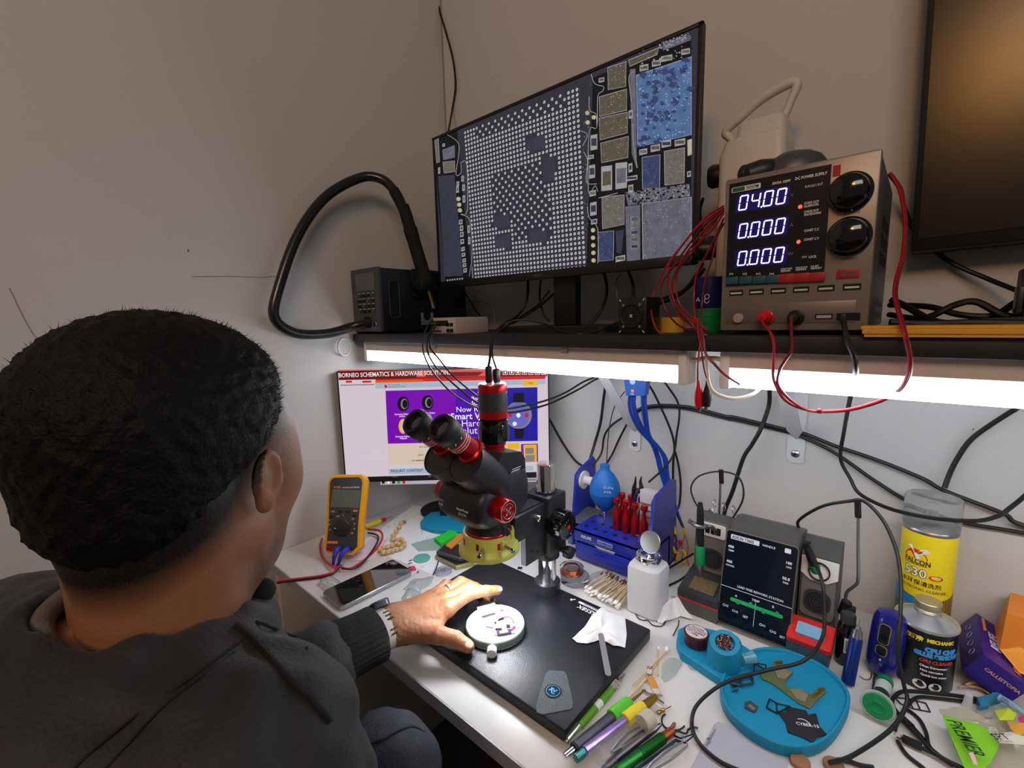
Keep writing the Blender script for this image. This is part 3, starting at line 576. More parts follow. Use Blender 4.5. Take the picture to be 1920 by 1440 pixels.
for (x, y, m_, lb) in ((680, 1175, mat('red_plastic', (205, 20, 30), rough=.3), 'red banana socket'), (855, 1175, K, 'black banana socket')):
    g = G(); g.X = PL; c = ps(x, y); g.lathe([(.0092, 0), (.0092, .004), (.0075, .005), (.0072, .014), (.0052, .016), (.005, .022), (0, .0225)], m_, (c.x, PSF, c.z), (0, -1, 0), 24); g.build('banana_socket', pw, lb)
g = G(); g.X = PL; c = ps(1158, 918); g.box((c.x, PSF - .0006, c.z), (.021, .0012, .0105), REDK, .0004); g.box((c.x, PSF - .0014, c.z), (.015, .0006, .006), mat('red_window', (120, 60, 60)))
g.build('red_label', pw); g = G(); g.X = PL; c = ps(1093, 313); g.box((c.x, PSF - .0004, c.z), (.007, .0006, .0115), REDK); g.build('sticker', pw, 'small red sticker')
for (t, x, y) in (('VOLTAGE', 1180, 565), ('CURRENT', 1165, 835), ('POWER', 520, 1142), ('GND-A', 1050, 1210), ('5V/3A', 860, 1210)): g = G(); g.X = PL; g.text(t, .0035, mat('dark_print', (84, 78, 76)), FR(ps(x, y, .0009), (1, 0, 0), (0, 0, 1)), 'CENTER'); g.build('panel_print', pw)
# ================================================================== things behind and on the power supply
CRM = mat('cream_plastic', (205, 196, 184), rough=.45)
cr = empty('appliance_box', (.862, -.10, SZ1), 'cream plastic box with a looped carry handle standing behind the power supply', 'appliance')
HL = MT(-.862, .10, -SZ1)
def lr(cx, cy, w, d, r, z): return [Vector((p[0], p[1], z)) for p in rrect(w, d, r, cx=cx, cy=cy)]
g = G(); g.X = HL; g.loft([lr(.843, -.1, .058, .09, .012, SZ1), lr(.843, -.1, .058, .09, .012, 1.446), lr(.862, -.1, .095, .09, .012, 1.450), lr(.862, -.1, .095, .09, .012, 1.52), lr(.864, -.1, .085, .08, .012, 1.542), lr(.870, -.1, .07, .06, .01, 1.548), lr(.870, -.1, .066, .056, .01, 1.566), lr(.87, -.1, .06, .05, .01, 1.570)], CRM); g.build('body', cr)
g = G(); g.X = HL; g.tube([(.832, -.1, 1.545), (.818, -.1, 1.560), (.812, -.1, 1.572), (.835, -.1, 1.588), (.865, -.1, 1.606), (.900, -.1, 1.616), (.912, -.1, 1.612), (.905, -.1, 1.590), (.893, -.1, 1.560)], [.006, .006, .007, .0075, .0075, .0075, .007, .006, .006], CRM, n=10); g.build('carry_handle', cr)
for z in (1.50, 1.385):
    g = G(); g.X = HL; g.lathe([(.012, 0), (.018, .004), (.019, .02), (.015, .026), (0, .027)], K, (.816, -.11, z), (-1, -.2, 0), 10); g.build('knob', cr)
g = G(); F = Matrix.Rotation(R(20), 4, 'Z'); g.X = MT(.938, -.22, pz1) @ F @ Matrix.Scale(1.15, 4)
g.loft([[Vector((.034 * s_ * math.cos(R(a)) * (1 if math.cos(R(a)) > 0 else .9), .022 * s_ * math.sin(R(a)), z)) for a in range(0, 360, 15)] for s_, z in ((.9, .0), (1, .004), (1, .012), (.93, .02), (.78, .027), (.5, .032), (.2, .034))], mat('mouse_grey', (68, 70, 74), rough=.35))
g.tube([(.034, 0, .012), (.06, .01, .006), (.075, .03, .002)], .0016, RUB, n=6); g.build('computer_mouse', label='dark grey computer mouse resting on the power supply top', cat='mouse')
g = G(); g.X = MT(.903, -.235, pz1 + .017) @ Matrix.Scale(1.15, 4); g.lathe([(.008, -.02), (.014, -.014), (.015, .0), (.012, .012), (.007, .018), (.006, .03)], K, (0, 0, 0), (.9, .3, .15), 12); g.ball((-.018, -.004, .0), (.008, .01, .012), K, 12); g.build('power_plug', label='bulky black plug lying on the power supply beside the mouse', cat='plug')
g = G(); P = [(.0, -.0095), (.45, -.0105), (.45, .0105), (.0, .009)]
g.box2((1.036, -.352, SZ1 + .0005), (1.5, -.31, SZ1 + .004), mat('yellow_card', (214, 158, 58), rough=.7, bump=.3, bs=25)); g.box2((1.034, -.354, SZ1 + .0035), (1.5, -.345, SZ1 + .0085), MATS['yellow_card'], .001); g.box2((1.032, -.348, SZ1 + .008), (1.5, -.312, SZ1 + .0115), MATS['yellow_card'], .001)
g.build('padded_envelope', label='folded yellow padded envelope lying along the shelf front edge', cat='envelope')
g = G(); g.box2((1.163, -.19, SZ1), (1.22, -.12, SZ1 + .072), K, .004); g.box2((1.158, -.187, SZ1 + .02), (1.164, -.16, SZ1 + .05), DGR, .002); g.build('power_adapter', label='black adapter brick standing on the shelf at the right edge', cat='adapter')
# small white label and clear bits on the shelf front edge, power lead ring of the batten
g = G(); g.torus((.006, -.372, 1.212), .021, .0022, mat('white_cable', (225, 215, 200), rough=.4), (1, .35, 0), 32, 8); g.build('cable_loop', label='small loop of white cable at the shelf left end', cat='cable')
g = G(); g.tube([(.846, -.315, 1.208), (.87, -.32, 1.213), (.892, -.33, 1.212)], .003, mat('white_cable'), n=8)
g.tube([(.872, -.335, 1.215), (.89, -.37, 1.18), (.912, -.36, 1.168), (.93, -.34, 1.172), (.935, -.318, 1.18)], .0022, mat('white_cable'), n=8); g.build('lamp_cable', label='short white cable drooping between the two LED battens', cat='cable')
# ================================================================== microscope
MX, MYY = .586, -.464
sc = empty('microscope', (.61, -.43, .75), 'black and red trinocular microscope on a large black base board', 'microscope')
SL = MT(-.61, .43, -.75)
BLK = mat('microscope_black', (38, 39, 45), rough=.38, bump=.12, bs=500); BRD = mat('board_black', (24, 26, 32), rough=.42, bump=.2, bs=700, var=.15, vs=60)
def part_(name, fn, parent=None, label=None):
    g = G(); g.X = SL; fn(g); return g.build(name, parent or sc, label)
BX0, BX1, BY0, BY1 = .426, .790, -.547, -.306
def _(g):
    g.box2((BX0, BY0, .7525), (BX1, BY1, .771), BRD, .003)
bb = part_('base_board', _)
for x in (BX0 + .03, BX1 - .03):
    for y in (BY0 + .03, BY1 - .03): part_('rubber_foot', lambda g: g.cyl((x, y, .75), (x, y, .753), .012, RUB))
def _(g):
    F = FR((.703, -.325, .7713), (-1, 0, 0), (0, -1, 0))
    g.text('6558X', .0130, INKW, F @ MT(0, .001, 0), bold=.0003, shear=.2)
    g.prism(rrect(.042, .0055, .002, cx=.021, cy=-.0055), 0, .0002, INKW, F)
    g.text('SIMUL-FOCAL', .0045, INKK, F @ MT(.003, -.0075, .0004), bold=.0001)
    g.tube([F @ Vector(p) for p in ((.05, -.008, 0), (.056, -.002, 0))], .0008, INKW, n=4, sm=False); g.tube([F @ Vector(p) for p in ((.053, -.001, 0), (.057, -.001, 0), (.057, -.005, 0))], .0008, INKW, n=4, sm=False)
    F = FR((.706, -.342, .7713), (-1, 0, 0), (0, -1, 0))
part_('board_print', _, bb, 'white printed model mark')
PX, PY = .595, -.324
part_('post_collar', lambda g: g.lathe([(.024, 0), (.024, .019), (.021, .022), (.017, .022)], BLK, (PX, PY, .771)))
part_('post', lambda g: g.lathe([(.0165, 0), (.0165, .2405), (.0155, .243), (0, .243)], CHR, (PX, PY, .772), n=40), None, 'chrome post')
def _(g):
    g.box2((PX - .030, PY - .026, .852), (PX + .026, PY + .026, .962), BLK, .003)
    g.lathe([(.021, -.014), (.023, -.012), (.023, 0)], BLK, (PX, PY, .852))
    g.lathe([(.0195, 0), (.0195, .004), (.0165, .004)], BLK, (PX, PY, .962))
cg = part_('carriage', _)
def _(g):
    g.box2((PX - .018, -.43, .908), (PX + .018, PY - .025, .953), BLK, .003)
    g.box2((PX - .012, -.43, .945), (PX + .012, PY - .03, .955), KM)
    g.box2((PX + .006, -.405, .858), (PX + .018, PY - .02, .925), BLK, .002)
    for y, z in ((-.388, .88), (-.372, .872)): g.cyl((PX + .0178, y, z), (PX + .0186, y, z), .0032, INKK, n=14)
part_('arm', _)
part_('thumb_screw', lambda g: (g.lathe([(.0065, 0), (.0065, .006), (.0055, .009), (0, .0092)], CHR, (PX + .018, -.375, .935), (1, 0, 0), 16)), None, 'chrome thumb screw')
def _(g):
    c = Vector((PX + .014, PY - .004, .912))
    g.lathe([(.019, 0), (.024, .002), (.024, .006)], K, c, (1, 0, 0), 32)
    n = 60; prof = [(.0255, .006), (.0265, .008), (.0265, .032), (.0245, .036), (.02, .0365), (.0195, .035), (0, .035)]
    q = [[Vector((c.x + z, c.y + (r - (.0011 if (j % 4 == 0 and .007 < z < .034) else 0)) * math.cos(2 * math.pi * j / n), c.z + (r - (.0011 if (j % 4 == 0 and .007 < z < .034) else 0)) * math.sin(2 * math.pi * j / n))) for j in range(n)] for r, z in prof]
    g.loft(q, KG)
kn = part_('focus_knob', _)
def _(g):
    F = FR((PX + .0492, PY - .004, .912), (0, 1, 0), (0, 0, 1)); g.prism(rrect(.008, .008, .002, cx=.004, cy=-.004), 0, .0003, MATS['red_plastic'], F)
    for i in range(3): g.text('REL'[i], .004, INKW, F @ MT(-.009 + i * .005, .003 + i * .0028, .0003))
part_('knob_badge', _, kn, 'small red and white badge')
def _(g):
    c = Vector((PX + .024, PY + .008, .856)); g.cyl(c, c + Vector((.014, 0, 0)), .005, K)
    g.lathe([(.0095, .012), (.0115, .015), (.0115, .024), (.009, .027), (0, .0272)], K, c, (1, 0, 0), 8); g.box(c + Vector((.02, 0, 0)), (.012, .03, .009), K, .003)
part_('clamp_knob', _)
# ---- optical head
def _(g):
    def sec(z, x, y0, y1, c): return [Vector((p[0], p[1], z)) for p in rrect(2 * x, y1 - y0, c, 3, cx=MX, cy=(y0 + y1) / 2)]
    g.loft([sec(.962, .036, -.505, -.43, .028), sec(.969, .044, -.518, -.424, .020), sec(.985, .050, -.528, -.418, .014), sec(1.012, .051, -.528, -.416, .012), sec(1.026, .049, -.518, -.416, .012), sec(1.036, .046, -.49, -.416, .012)], BLK)
    # tapered upper block carrying the camera tube
    P = [(-.412, .985), (-.412, 1.05), (-.422, 1.064), (-.464, 1.072), (-.480, 1.052), (-.494, 1.02), (-.494, .985)]
    g.loft([[Vector((x, p[0], p[1])) for p in P] for x in (MX - .036, MX + .036)], BLK)
hd = part_('optical_head', _)
def _(g):
    F = FR((MX + .0365, -.448, 1.033), (0, 1, 0), (0, 0, 1))
    g.text('6558X', .0075, INKW, F, bold=.0003, shear=.25); g.box2(*[F @ Vector(v) for v in ((.004, .0075, -.0002), (.024, .0082, .0003))], INKW); g.box2(*[F @ Vector(v) for v in ((.002, -.003, -.0002), (.018, -.0023, .0003))], INKW)
part_('head_print', _, hd, 'white printed model mark')
def _(g):
    F = FR((MX - .006, -.5286, .992), (1, 0, 0), (0, 0, 1))
    g.text('Simul-Focal', .0055, INKW, F @ MT(.005, .003, 0), bold=.0001); g.text('ZOOM', .0055, INKW, F @ MT(.009, -.004, 0)); g.text('0.7X-', .0052, INKW, F @ MT(-.034, .007, 0)); g.text('4.5X', .0055, INKW, F @ MT(-.036, 0, 0), bold=.0001)
part_('front_print', _, hd, 'white printed lettering')
e_ = Vector((0, -.76, .65)).normalized(); ep_ = Vector((0, .65, .76)).normalized()
for s_ in (1, -1):
    hx = MX + s_ * .0275
    c = Vector((hx, -.533, 1.074))
    def _(g):
        F = FR(c, (1, 0, 0), e_.cross(Vector((1, 0, 0))))
        g.lathe([(.024, -.085), (.0285, -.068), (.0300, -.055), (.0305, -.002), (.0300, 0), (.0282, 0), (.0278, -.0018), (0, -.0018)], BLK, c, e_, 40)
    ph = part_('prism_housing', _)
    ec = c + Vector((s_ * .001, 0, 0)) + ep_ * .0175
    def _(g): g.lathe([(.0195, -.002), (.0195, .004), (.0165, .006), (.0165, .044)], REDA, ec, e_, 36); [g.lathe([(.0168, z), (.0172, z + .0002), (.0172, z + .0012), (.0168, z + .0014)], mat('silver_line', (230, 210, 210), rough=.3, metal=.6), ec, e_, 36, False) for z in (.026, .0305, .035)]
    ep = part_('eyepiece', _, None, 'red eyepiece tube')
    def _(g): g.lathe([(.017, .041), (.0185, .0415), (.0185, .052), (.0195, .0525), (.0205, .055), (.0205, .069), (.0185, .073), (.0145, .0725), (.0135, .068), (.0135, .065)], RUB, ec, e_, 40, False)
    part_('eyecup', _, ep, 'black rubber eyecup')
    part_('lens', lambda g: g.lathe([(0.0138, .0655), (.009, .0675), (0, .0685)], mat('coated_glass', (30, 28, 60), rough=.04, coat=1, spec=.9), ec, e_, 32), ep)
    def _(g):
        for a in range(0, 360, 36):
            d = Vector((math.cos(R(a)), 0, 0)) + ep_ * math.sin(R(a)); g.box(ec + e_ * .045 + d * .0185, (.001, .001, .003), INKW)
    part_('scale_marks', _, ep, 'white scale marks')
    k0 = Vector((MX + s_ * .050, -.495, 1.0))
    def _(g):
        g.lathe([(.0165, 0), (.0178, .002), (.0178, .020), (.0165, .0225), (0, .0225)], REDA, k0, (s_, 0, 0), 40)
        g.torus(k0 + Vector((s_ * .0227, 0, 0)), .0155, .0006, mat('silver_line'), (1, 0, 0), 32, 5)
        g.torus(k0 + Vector((s_ * .0226, 0, 0)), .011, .0004, mat('silver_line'), (1, 0, 0), 32, 5, 20, 160); g.torus(k0 + Vector((s_ * .0226, 0, 0)), .011, .0004, mat('silver_line'), (1, 0, 0), 32, 5, 200, 340)
        for a in (R(45), R(135)):
            d = Vector((0, math.cos(a), math.sin(a))) * .008; g.tube([k0 + Vector((s_ * .0228, 0, 0)) - d, k0 + Vector((s_ * .0228, 0, 0)) + d], .0005, mat('silver_line'), n=4, sm=False)
            for q in (-.7, .7): w = Vector((0, -d.z, d.y)) * .35; g.tube([k0 + Vector((s_ * .0228, 0, 0)) + d * q - w, k0 + Vector((s_ * .0228, 0, 0)) + d * q + w], .0004, mat('silver_line'), n=4, sm=False)
    part_('zoom_knob', _, None, 'red zoom knob')
def _(g): g.lathe([(.036, 0.9420), (.036, 0.9650), (.038, 0.9680), (.038, 0.9720)], BLK, (MX, MYY, 0), n=40)
part_('objective_barrel', _)
part_('trim_ring', lambda g: g.lathe([(.0365, 0.9370), (.0375, 0.9390), (.0375, 0.9420), (.036, 0.9440)], REDA, (MX, MYY, 0), n=40), None, 'red ring')
LIME = mat('lime_plastic', (192, 198, 92), rough=.35, sss=.1)
def _(g):
    g.lathe([(.035, 0.9410), (.0405, 0.9400), (.0415, 0.9360), (.0415, 0.9230), (.044, 0.9180), (.0475, 0.9150), (.0487, 0.9110), (.0487, 0.9070), (.046, 0.9050), (.034, 0.9050), (.034, 0.9310)], LIME, (MX, MYY, 0), n=48, cap=False)
    for a in (-58, -12):
        d = Vector((math.cos(R(a)), math.sin(R(a)), 0)); c = Vector((MX, MYY, 0.9300)) + d * .041
        g.box(c, (.008, .010, .014), LIME, .001, rot=R(a))
rl = part_('ring_light', _, None, 'yellow-green ring light adapter')
for a in (-100, -58, -12):
    d = Vector((math.cos(R(a)), math.sin(R(a)), 0)); c = Vector((MX, MYY, 0.9290)) + d * .044
    if a != -100: part_('set_screw', lambda g: (g.cyl(c, c + d * .016, .0022, STEEL), g.lathe([(.0028, 0), (.0034, .001), (.0034, .008), (.0028, .009)], CHR, c + d * .014, d, 12)), rl, 'steel set screw')
    d2 = Vector((math.cos(R(a - 12)), math.sin(R(a - 12)), 0)); part_('slot', lambda g: g.box(Vector((MX, MYY, 0.9290)) + d2 * .0413, (.002, .004, .010), REDA, rot=R(a - 12)), rl, 'dark red slot')
part_('wing_nut', lambda g: (g.lathe([(.006, 0), (.006, .002), (0, .0022)], STEEL, (MX + .041, MYY - .001, 0.9480), (.4, -1, .2), 14), g.box((MX + .047, MYY + .002, 0.9430), (.004, .002, .012), LIME, .0006)), rl)
GLOW = mat('ring_glow', (255, 255, 255), em=RING_W, emrgb=(245, 248, 255), var=0)
part_('light_diffuser', lambda g: g.lathe([(.034, 0.9090), (.034, 0.9025), (.033, 0.9010), (.022, 0.9010), (.021, 0.9030), (.021, 0.9090)], GLOW, (MX, MYY, 0), n=40), rl, 'glowing white light ring')
part_('objective_lens', lambda g: g.lathe([(.02, 0.9300), (.02, 0.9130), (.018, 0.9120), (0, 0.9120)], mat('coated_glass'), (MX, MYY, 0), n=32))
# ---- camera on the trinocular port
CMX, CMY = MX + .004, -.449
part_('camera_port', lambda g: g.lathe([(.0165, 1.066), (.0165, 1.076), (.0185, 1.077), (.0185, 1.084)], REDA, (CMX, CMY, 0), n=32), None, 'red camera port')
def _(g):
    n = 64; prof = [(.019, 1.0810), (.0235, 1.0850), (.0245, 1.0870), (.0245, 1.1050), (.0235, 1.1080), (.0225, 1.1110), (.0235, 1.1130), (.0235, 1.1180), (.017, 1.1200)]
    g.loft([[Vector((CMX + (r - (.0014 if j % 5 == 0 and 1.0860 < z < 1.1060 else 0)) * math.cos(2 * math.pi * j / n), CMY + (r - (.0014 if j % 5 == 0 and 1.0860 < z < 1.1060 else 0)) * math.sin(2 * math.pi * j / n), z)) for j in range(n)] for r, z in prof], KG)
part_('focus_coupler', _)
cm_ = part_('camera', lambda g: (g.lathe([(.0185, 1.118), (.021, 1.120), (.0225, 1.1205), (.0225, 1.132)], REDA, (CMX, CMY, 0), n=40), g.lathe([(.0225, 1.1605), (.0225, 1.171), (.0215, 1.1735), (0, 1.1735)], REDA, (CMX, CMY, 0), n=40)), None, 'red metal camera housing')
CF = mat('carbon_weave', (44, 50, 52), rough=.35, bump=.3, bs=900, var=.4, vs=400)
part_('carbon_sleeve', lambda g: g.lathe([(.0222, 1.1315), (.0228, 1.132), (.0228, 1.1605), (.0222, 1.161)], CF, (CMX, CMY, 0), n=40), cm_, 'dark carbon patterned sleeve')
part_('port_plate', lambda g: g.lathe([(.0205, 1.1733), (.020, 1.1743), (0, 1.1743)], mat('silver_line'), (CMX, CMY, 0), n=32), cm_, 'silver top plate')
part_('screw_hole', lambda g: g.cyl((CMX + .018, CMY - .0128, 1.1385), (CMX + .0186, CMY - .0132, 1.1385), .0016, INKK, n=10), cm_)
for dx, dy, h in ((-.004, -.003, .026), (.006, .004, .022)):
    part_('cable_plug', lambda g: (g.box((CMX + dx, CMY + dy, 1.1745 + h / 2), (.0075, .010, h), K, .002), g.box((CMX + dx, CMY + dy, 1.1765), (.005, .008, .004), STEEL)), cm_, 'black cable plug')
# ================================================================== round holder under the lens
HC = Vector((.598, -.468, .7712))
hd_ = empty('board_holder', HC, 'round white board holder glaring under the ring light on the black board', 'circuit board holder')
HLm = MT(*(-HC)); ALU = mat('pale_alu', (222, 228, 228), rough=.35, metal=.1); 
g = G(); g.X = HLm; g.lathe([(.046, 0), (.0475, .001), (.0475, .0125), (.0465, .0138), (.0, .0138)], ALU, HC, n=64); g.build('disc', hd_)
g = G(); g.X = HLm; g.lathe([(.0477, .002), (.0479, .003), (.0479, .011), (.0477, .012)], mat('sage_band', (120, 150, 145), rough=.4, metal=.2), HC, n=64, cap=False); g.build('side_band', hd_, 'grey green side band')
kd = Vector((.62, -.785, 0)).normalized()
g = G(); g.X = HLm; g.cyl(HC + kd * .046 + Vector((0, 0, .0075)), HC + kd * .056 + Vector((0, 0, .0075)), .004, STEEL); g.lathe([(.0062, 0), (.0075, .001), (.0075, .011), (.0068, .012), (0, .0121)], ALU, HC + kd * .052 + Vector((0, 0, .0078)), kd, 20); g.build('knob', hd_)
g = G(); g.X = HLm; T0 = HC + Vector((0, 0, .0138))
def dd(px, py): return W(720 + px / 5.647, 1060 + py / 5.647, z=T0.z)
for p in ((930, 494), (1428, 665), (1254, 406), (1076, 770)): c = dd(*p); g.cyl(c, c + Vector((0, 0, .0003)), .0011, INKK, n=10)
g.build('screw_holes', hd_, kind=None)
def block(name, a, b, w, h, m_, parent=hd_, z=0, bev=.0006, label=None):
    a = dd(*a); b = dd(*b); d = b - a; g = G(); g.X = HLm; F = FR(a, d, Vector((-d.y, d.x, 0))); g.box2(F @ Vector((0, 0, 0)), F @ Vector((0, 0, 0)), m_) if 0 else None
    gg = [F @ Vector(v) for v in ((0, -w / 2, z), (d.length, -w / 2, z), (d.length, w / 2, z), (0, w / 2, z))]
    g.loft([gg, [v + Vector((0, 0, h)) for v in gg]], m_); return g.build(name, parent, label)
block('clamp_jaw', (1010, 425), (1165, 395), .004, .004, STEEL); block('clamp_post', (1012, 420), (1042, 415), .005, .0075, KM); block('clamp_post', (1120, 395), (1160, 388), .006, .0085, KM)
block('clamp_jaw', (990, 475), (1180, 430), .010, .003, ALU); block('spring_bar', (1205, 590), (1270, 568), .0016, .002, KM)
block('slider', (1085, 640), (1160, 655), .008, .003, mat('grey_lavender', (150, 150, 175)), label='grey slider'); 
board = empty('small_circuit_board', dd(1265, 715), 'tiny circuit board with dark chip clamped on the round white holder', 'circuit board')
BLm = MT(*(-board.location)); HLm_s = HLm; HLm = BLm
block('board', (1160, 700), (1385, 680), .020, .0012, mat('peach_board', (205, 165, 140), rough=.4), board, .0003); block('chip', (1195, 738), (1345, 712), .009, .0022, mat('dark_chip', (36, 36, 66), rough=.3), board, .0014, label='dark chip')
block('shield', (1225, 735), (1312, 718), .006, .0006, mat('grey_lavender'), board, .0036); block('connector', (1180, 692), (1250, 690), .0035, .0022, K, board, .0014); block('connector', (1295, 665), (1335, 660), .005, .003, mat('dark_chip'), board, .0014)
block('flex_strip', (1350, 700), (1385, 660), .003, .003, mat('magenta', (190, 30, 120)), board, .0003); g = G(); g.X = BLm; g.tube([dd(1215, 585) + Vector((0, 0, .003)), dd(1270, 572) + Vector((0, 0, .004)), dd(1340, 575) + Vector((0, 0, .004)), dd(1375, 620) + Vector((0, 0, .002))], .0009, mat('purple_wire', (80, 25, 90)), n=6); g.build('wire', board, 'purple wire')
block('capacitor', (1235, 488), (1262, 482), .0025, .002, COPPER, board); block('capacitor', (1225, 432), (1250, 428), .003, .003, STEEL, board); block('capacitor', (1168, 616), (1190, 612), .0025, .002, K, board)
block('metal_frame', (1040, 560), (1180, 520), .006, .0022, STEEL, board)
HLm = HLm_s
# ================================================================== left part of the desk
DZ = .7503
# ---- digital multimeter leaning back on its stand
a0 = W(605, 1050, z=.752); a1 = a0 + Vector((.75, .66, 0)) * .086
mw = .086; xd = Vector((.75, .66, 0)).normalized()
bd = Vector((-xd.y, xd.x, 0))                      # horizontal direction away from the viewer
up = (bd * .42 + Vector((0, 0, 1))).normalized(); c0 = (a0 + a1) / 2 + Vector((0, 0, .0125))
MF = FR(c0, xd, up)                                # z of the frame points to the viewer
mm = empty('multimeter', c0 - Vector((0, 0, .0120)), 'yellow and dark grey digital multimeter leaning near the left desk corner', 'multimeter')
L = MT(*(-mm.location))
MG = mat('meter_grey', (48, 50, 56), rough=.5)
def oct_(w0, w1, h, r, z, F=MF):
    return [F @ Vector((x, y, z)) for x, y in ((-w0 / 2 + r, 0), (w0 / 2 - r, 0), (w0 / 2, r), (w0 / 2 * .97, h * .35), (w1 / 2, h - r * 1.2), (w1 / 2 - r * .4, h - r * .35), (w1 / 2 - r, h), (-w1 / 2 + r, h), (-w1 / 2 + r * .4, h - r * .35), (-w1 / 2, h - r * 1.2), (-w0 / 2 * .97, h * .35), (-w0 / 2, r))]
g = G(); g.X = L; g.loft([oct_(.080, .084, .171, .012, -.030), oct_(.084, .089, .174, .013, -.027), oct_(.084, .089, .174, .013, -.004), oct_(.080, .085, .172, .012, 0)], YEL); g.build('holster', mm, 'yellow rubber holster')
F2 = MF @ MT(0, .007, 0)
g = G(); g.X = L; g.loft([oct_(.068, .074, .160, .009, -.001, F2), oct_(.068, .074, .160, .009, .0018, F2), oct_(.066, .072, .158, .008, .0028, F2)], MG); bdy = g.build('body', mm)
def mp(px, py, l=.003):                            # crop (500,860) scale 3.2 onto the meter face
    n = MF.to_3x3() @ Vector((0, 0, 1)); p = MF.inverted() @ hit(500 + px / 3.2, 860 + py / 3.2, MF @ Vector((0, 0, 0)), n); return Vector((p.x, p.y, l))
def mquad(g, pts, m_, l): g.quad([MF @ mp(x, y, l) for x, y in pts], m_)
g = G(); g.X = L; P = [MF @ mp(*p, 0) for p in ((400, 183), (568, 190), (555, 295), (385, 290))]; n_ = MF.to_3x3() @ Vector((0, 0, 1))
g.loft([[p + n_ * .001 for p in P], [p + n_ * .0035 for p in P]], mat('meter_lcd', (98, 108, 96), rough=.2, var=.12, vs=40)); g.build('display', mm, 'grey green display')
def mbtn(px, py, w, h, m_, name='button', label=None, l=.0028, hh=.003):
    c = mp(px, py, l); g = G(); g.X = L; g.box((0, 0, 0), (w, h, hh), m_, .0006, rot=Matrix()); g.v = [L @ MF @ (Matrix.Translation(c) @ Vector(L.inverted() @ v)) for v in g.v]; return g.build(name, mm, label)
GB = mat('button_grey', (120, 122, 126), rough=.5); OB = mat('button_orange', (225, 130, 40), rough=.5)
for (x, y, m_) in ((400, 318, GB), (445, 316, K), (490, 316, K), (535, 314, OB), (397, 345, K), (532, 340, K)): mbtn(x, y, .0095, .0045, m_, label='orange button' if m_ is OB else None)
c = mp(455, 415); g = G(); g.X = L; F = MF @ Matrix.Translation(c)
g.lathe([(.0185, 0), (.0185, .003), (.017, .0045), (0, .005)], K, F @ Vector((0, 0, 0)), n_, 32); g.prism(rrect(.036, .009, .003), .004, .0085, K, F); g.box(F @ Vector((-.013, 0, .009)), (.006, .001, .001), INKW); g.build('dial', mm, 'round black selector dial')
g = G(); g.X = L
for (x, y, t) in ((380, 372, 'o'), (380, 400, 'V'), (383, 432, 'V'), (430, 350, 'mV'), (462, 343, 'o'), (520, 365, 'Hz'), (530, 395, 'A'), (528, 425, 'A'), (515, 450, 'uA')): g.text(t, .0055, INKW, MF @ Matrix.Translation(mp(x, y, .0031)), 'CENTER')
g.text('FLUKE', .0058, OB, MF @ Matrix.Translation(mp(405, 177, .0031)), bold=.0002); g.text('17B DIGITAL MULTIMETER', .0034, INKW, MF @ Matrix.Translation(mp(455, 177, .0031)), bold=.0001)
mquad(g, [(368, 493), (430, 495), (428, 510), (366, 508)], OB, .0031)
for x0_, x1_ in ((362, 425), (490, 525)): mquad(g, [(x0_, 570), (x1_, 574), (x1_, 577), (x0_, 573)], INKW, .0031)
g.fixn = False; g.build('print', bdy, 'white and orange printed marks')
for x in (373, 408, 445, 485):
    c = mp(x, 540, .0028); g = G(); g.X = L; g.lathe([(.0048, 0), (.0048, .0015), (.0032, .0016), (.003, -.002)], MATS['red_plastic'] if x < 440 else K, MF @ c, n_, 20); g.build('jack', mm, 'red jack' if x < 440 else None)
g = G(); g.X = L; g.loft([[MF @ Vector((x, y, z)) for x, z in ((-.02, -.04), (.02, -.04), (.02, -.043), (-.02, -.043))] if 0 else [MF @ Vector((x, y, z_)) for x, z_ in ((-.022, z), (.022, z), (.022, z - .003), (-.022, z - .003))] for y, z in ((.10, -.030), (.035, -.060))], mat('stand_brown', (70, 45, 35), rough=.6)); g.build('tilt_stand', mm)
BLUEL = mat('blue_shroud', (45, 45, 170), rough=.4)
for x, dx in ((445, -.02), (495, -.012)):
    c = MF @ mp(x, 540, .004); e = W(500 + (400 if x == 445 else 430) / 3.2, 860 + 640 / 3.2, z=DZ + .006)
    g = G(); g.tube([c + n_ * .002, c + n_ * .016, (c + e) / 2 + n_ * .013 + Vector((0, 0, .004)), e], [.0058, .0066, .0058, .004, .003], BLUEL, n=10); g.build('test_lead_plug', label='dark blue lead plug in the %s multimeter jack' % ('left' if x == 445 else 'right'), cat='plug', group=None)
def zc(name, pts, r, m_, label, cat='cable', z=.0035, group=None):
    P = [W(p[0], p[1], z=DZ + (p[2] if len(p) > 2 else r + .0003)) for p in pts]; g = G(); g.tube(P, r, m_, n=8, res=8); return g.build(name, None, label, cat, group)
LR = mat('lead_red', (200, 40, 45), rough=.35); LK = mat('lead_black', (45, 22, 26), rough=.35)
zc('test_lead', [(632, 1058, .006), (625, 1072), (600, 1080), (560, 1085), (522, 1089)], .0024, LR, 'red test lead running to the left desk edge')
zc('test_lead', [(640, 1060, .008), (620, 1078, .005), (590, 1084), (555, 1088), (519, 1093)], .0022, LK, 'dark test lead beside the red lead at the left desk edge')
zc('test_lead', [(626, 1064, .01), (606, 1048, .004), (600, 1025, .004), (604, 1010, .004)], .0023, LR, 'red test lead curling round the left side of the multimeter')
zc('test_lead', [(690, 992), (712, 995), (717, 1008), (705, 1030), (680, 1052), (655, 1066, .006), (636, 1062, .008)], .0023, LR, 'red test lead looping right of the multimeter')
zc('test_lead', [(690, 999, .007), (706, 1003, .007), (709, 1012, .007), (697, 1034, .007), (670, 1064, .007), (640, 1066, .014)], .0022, LK, 'dark test lead looping right of the multimeter')
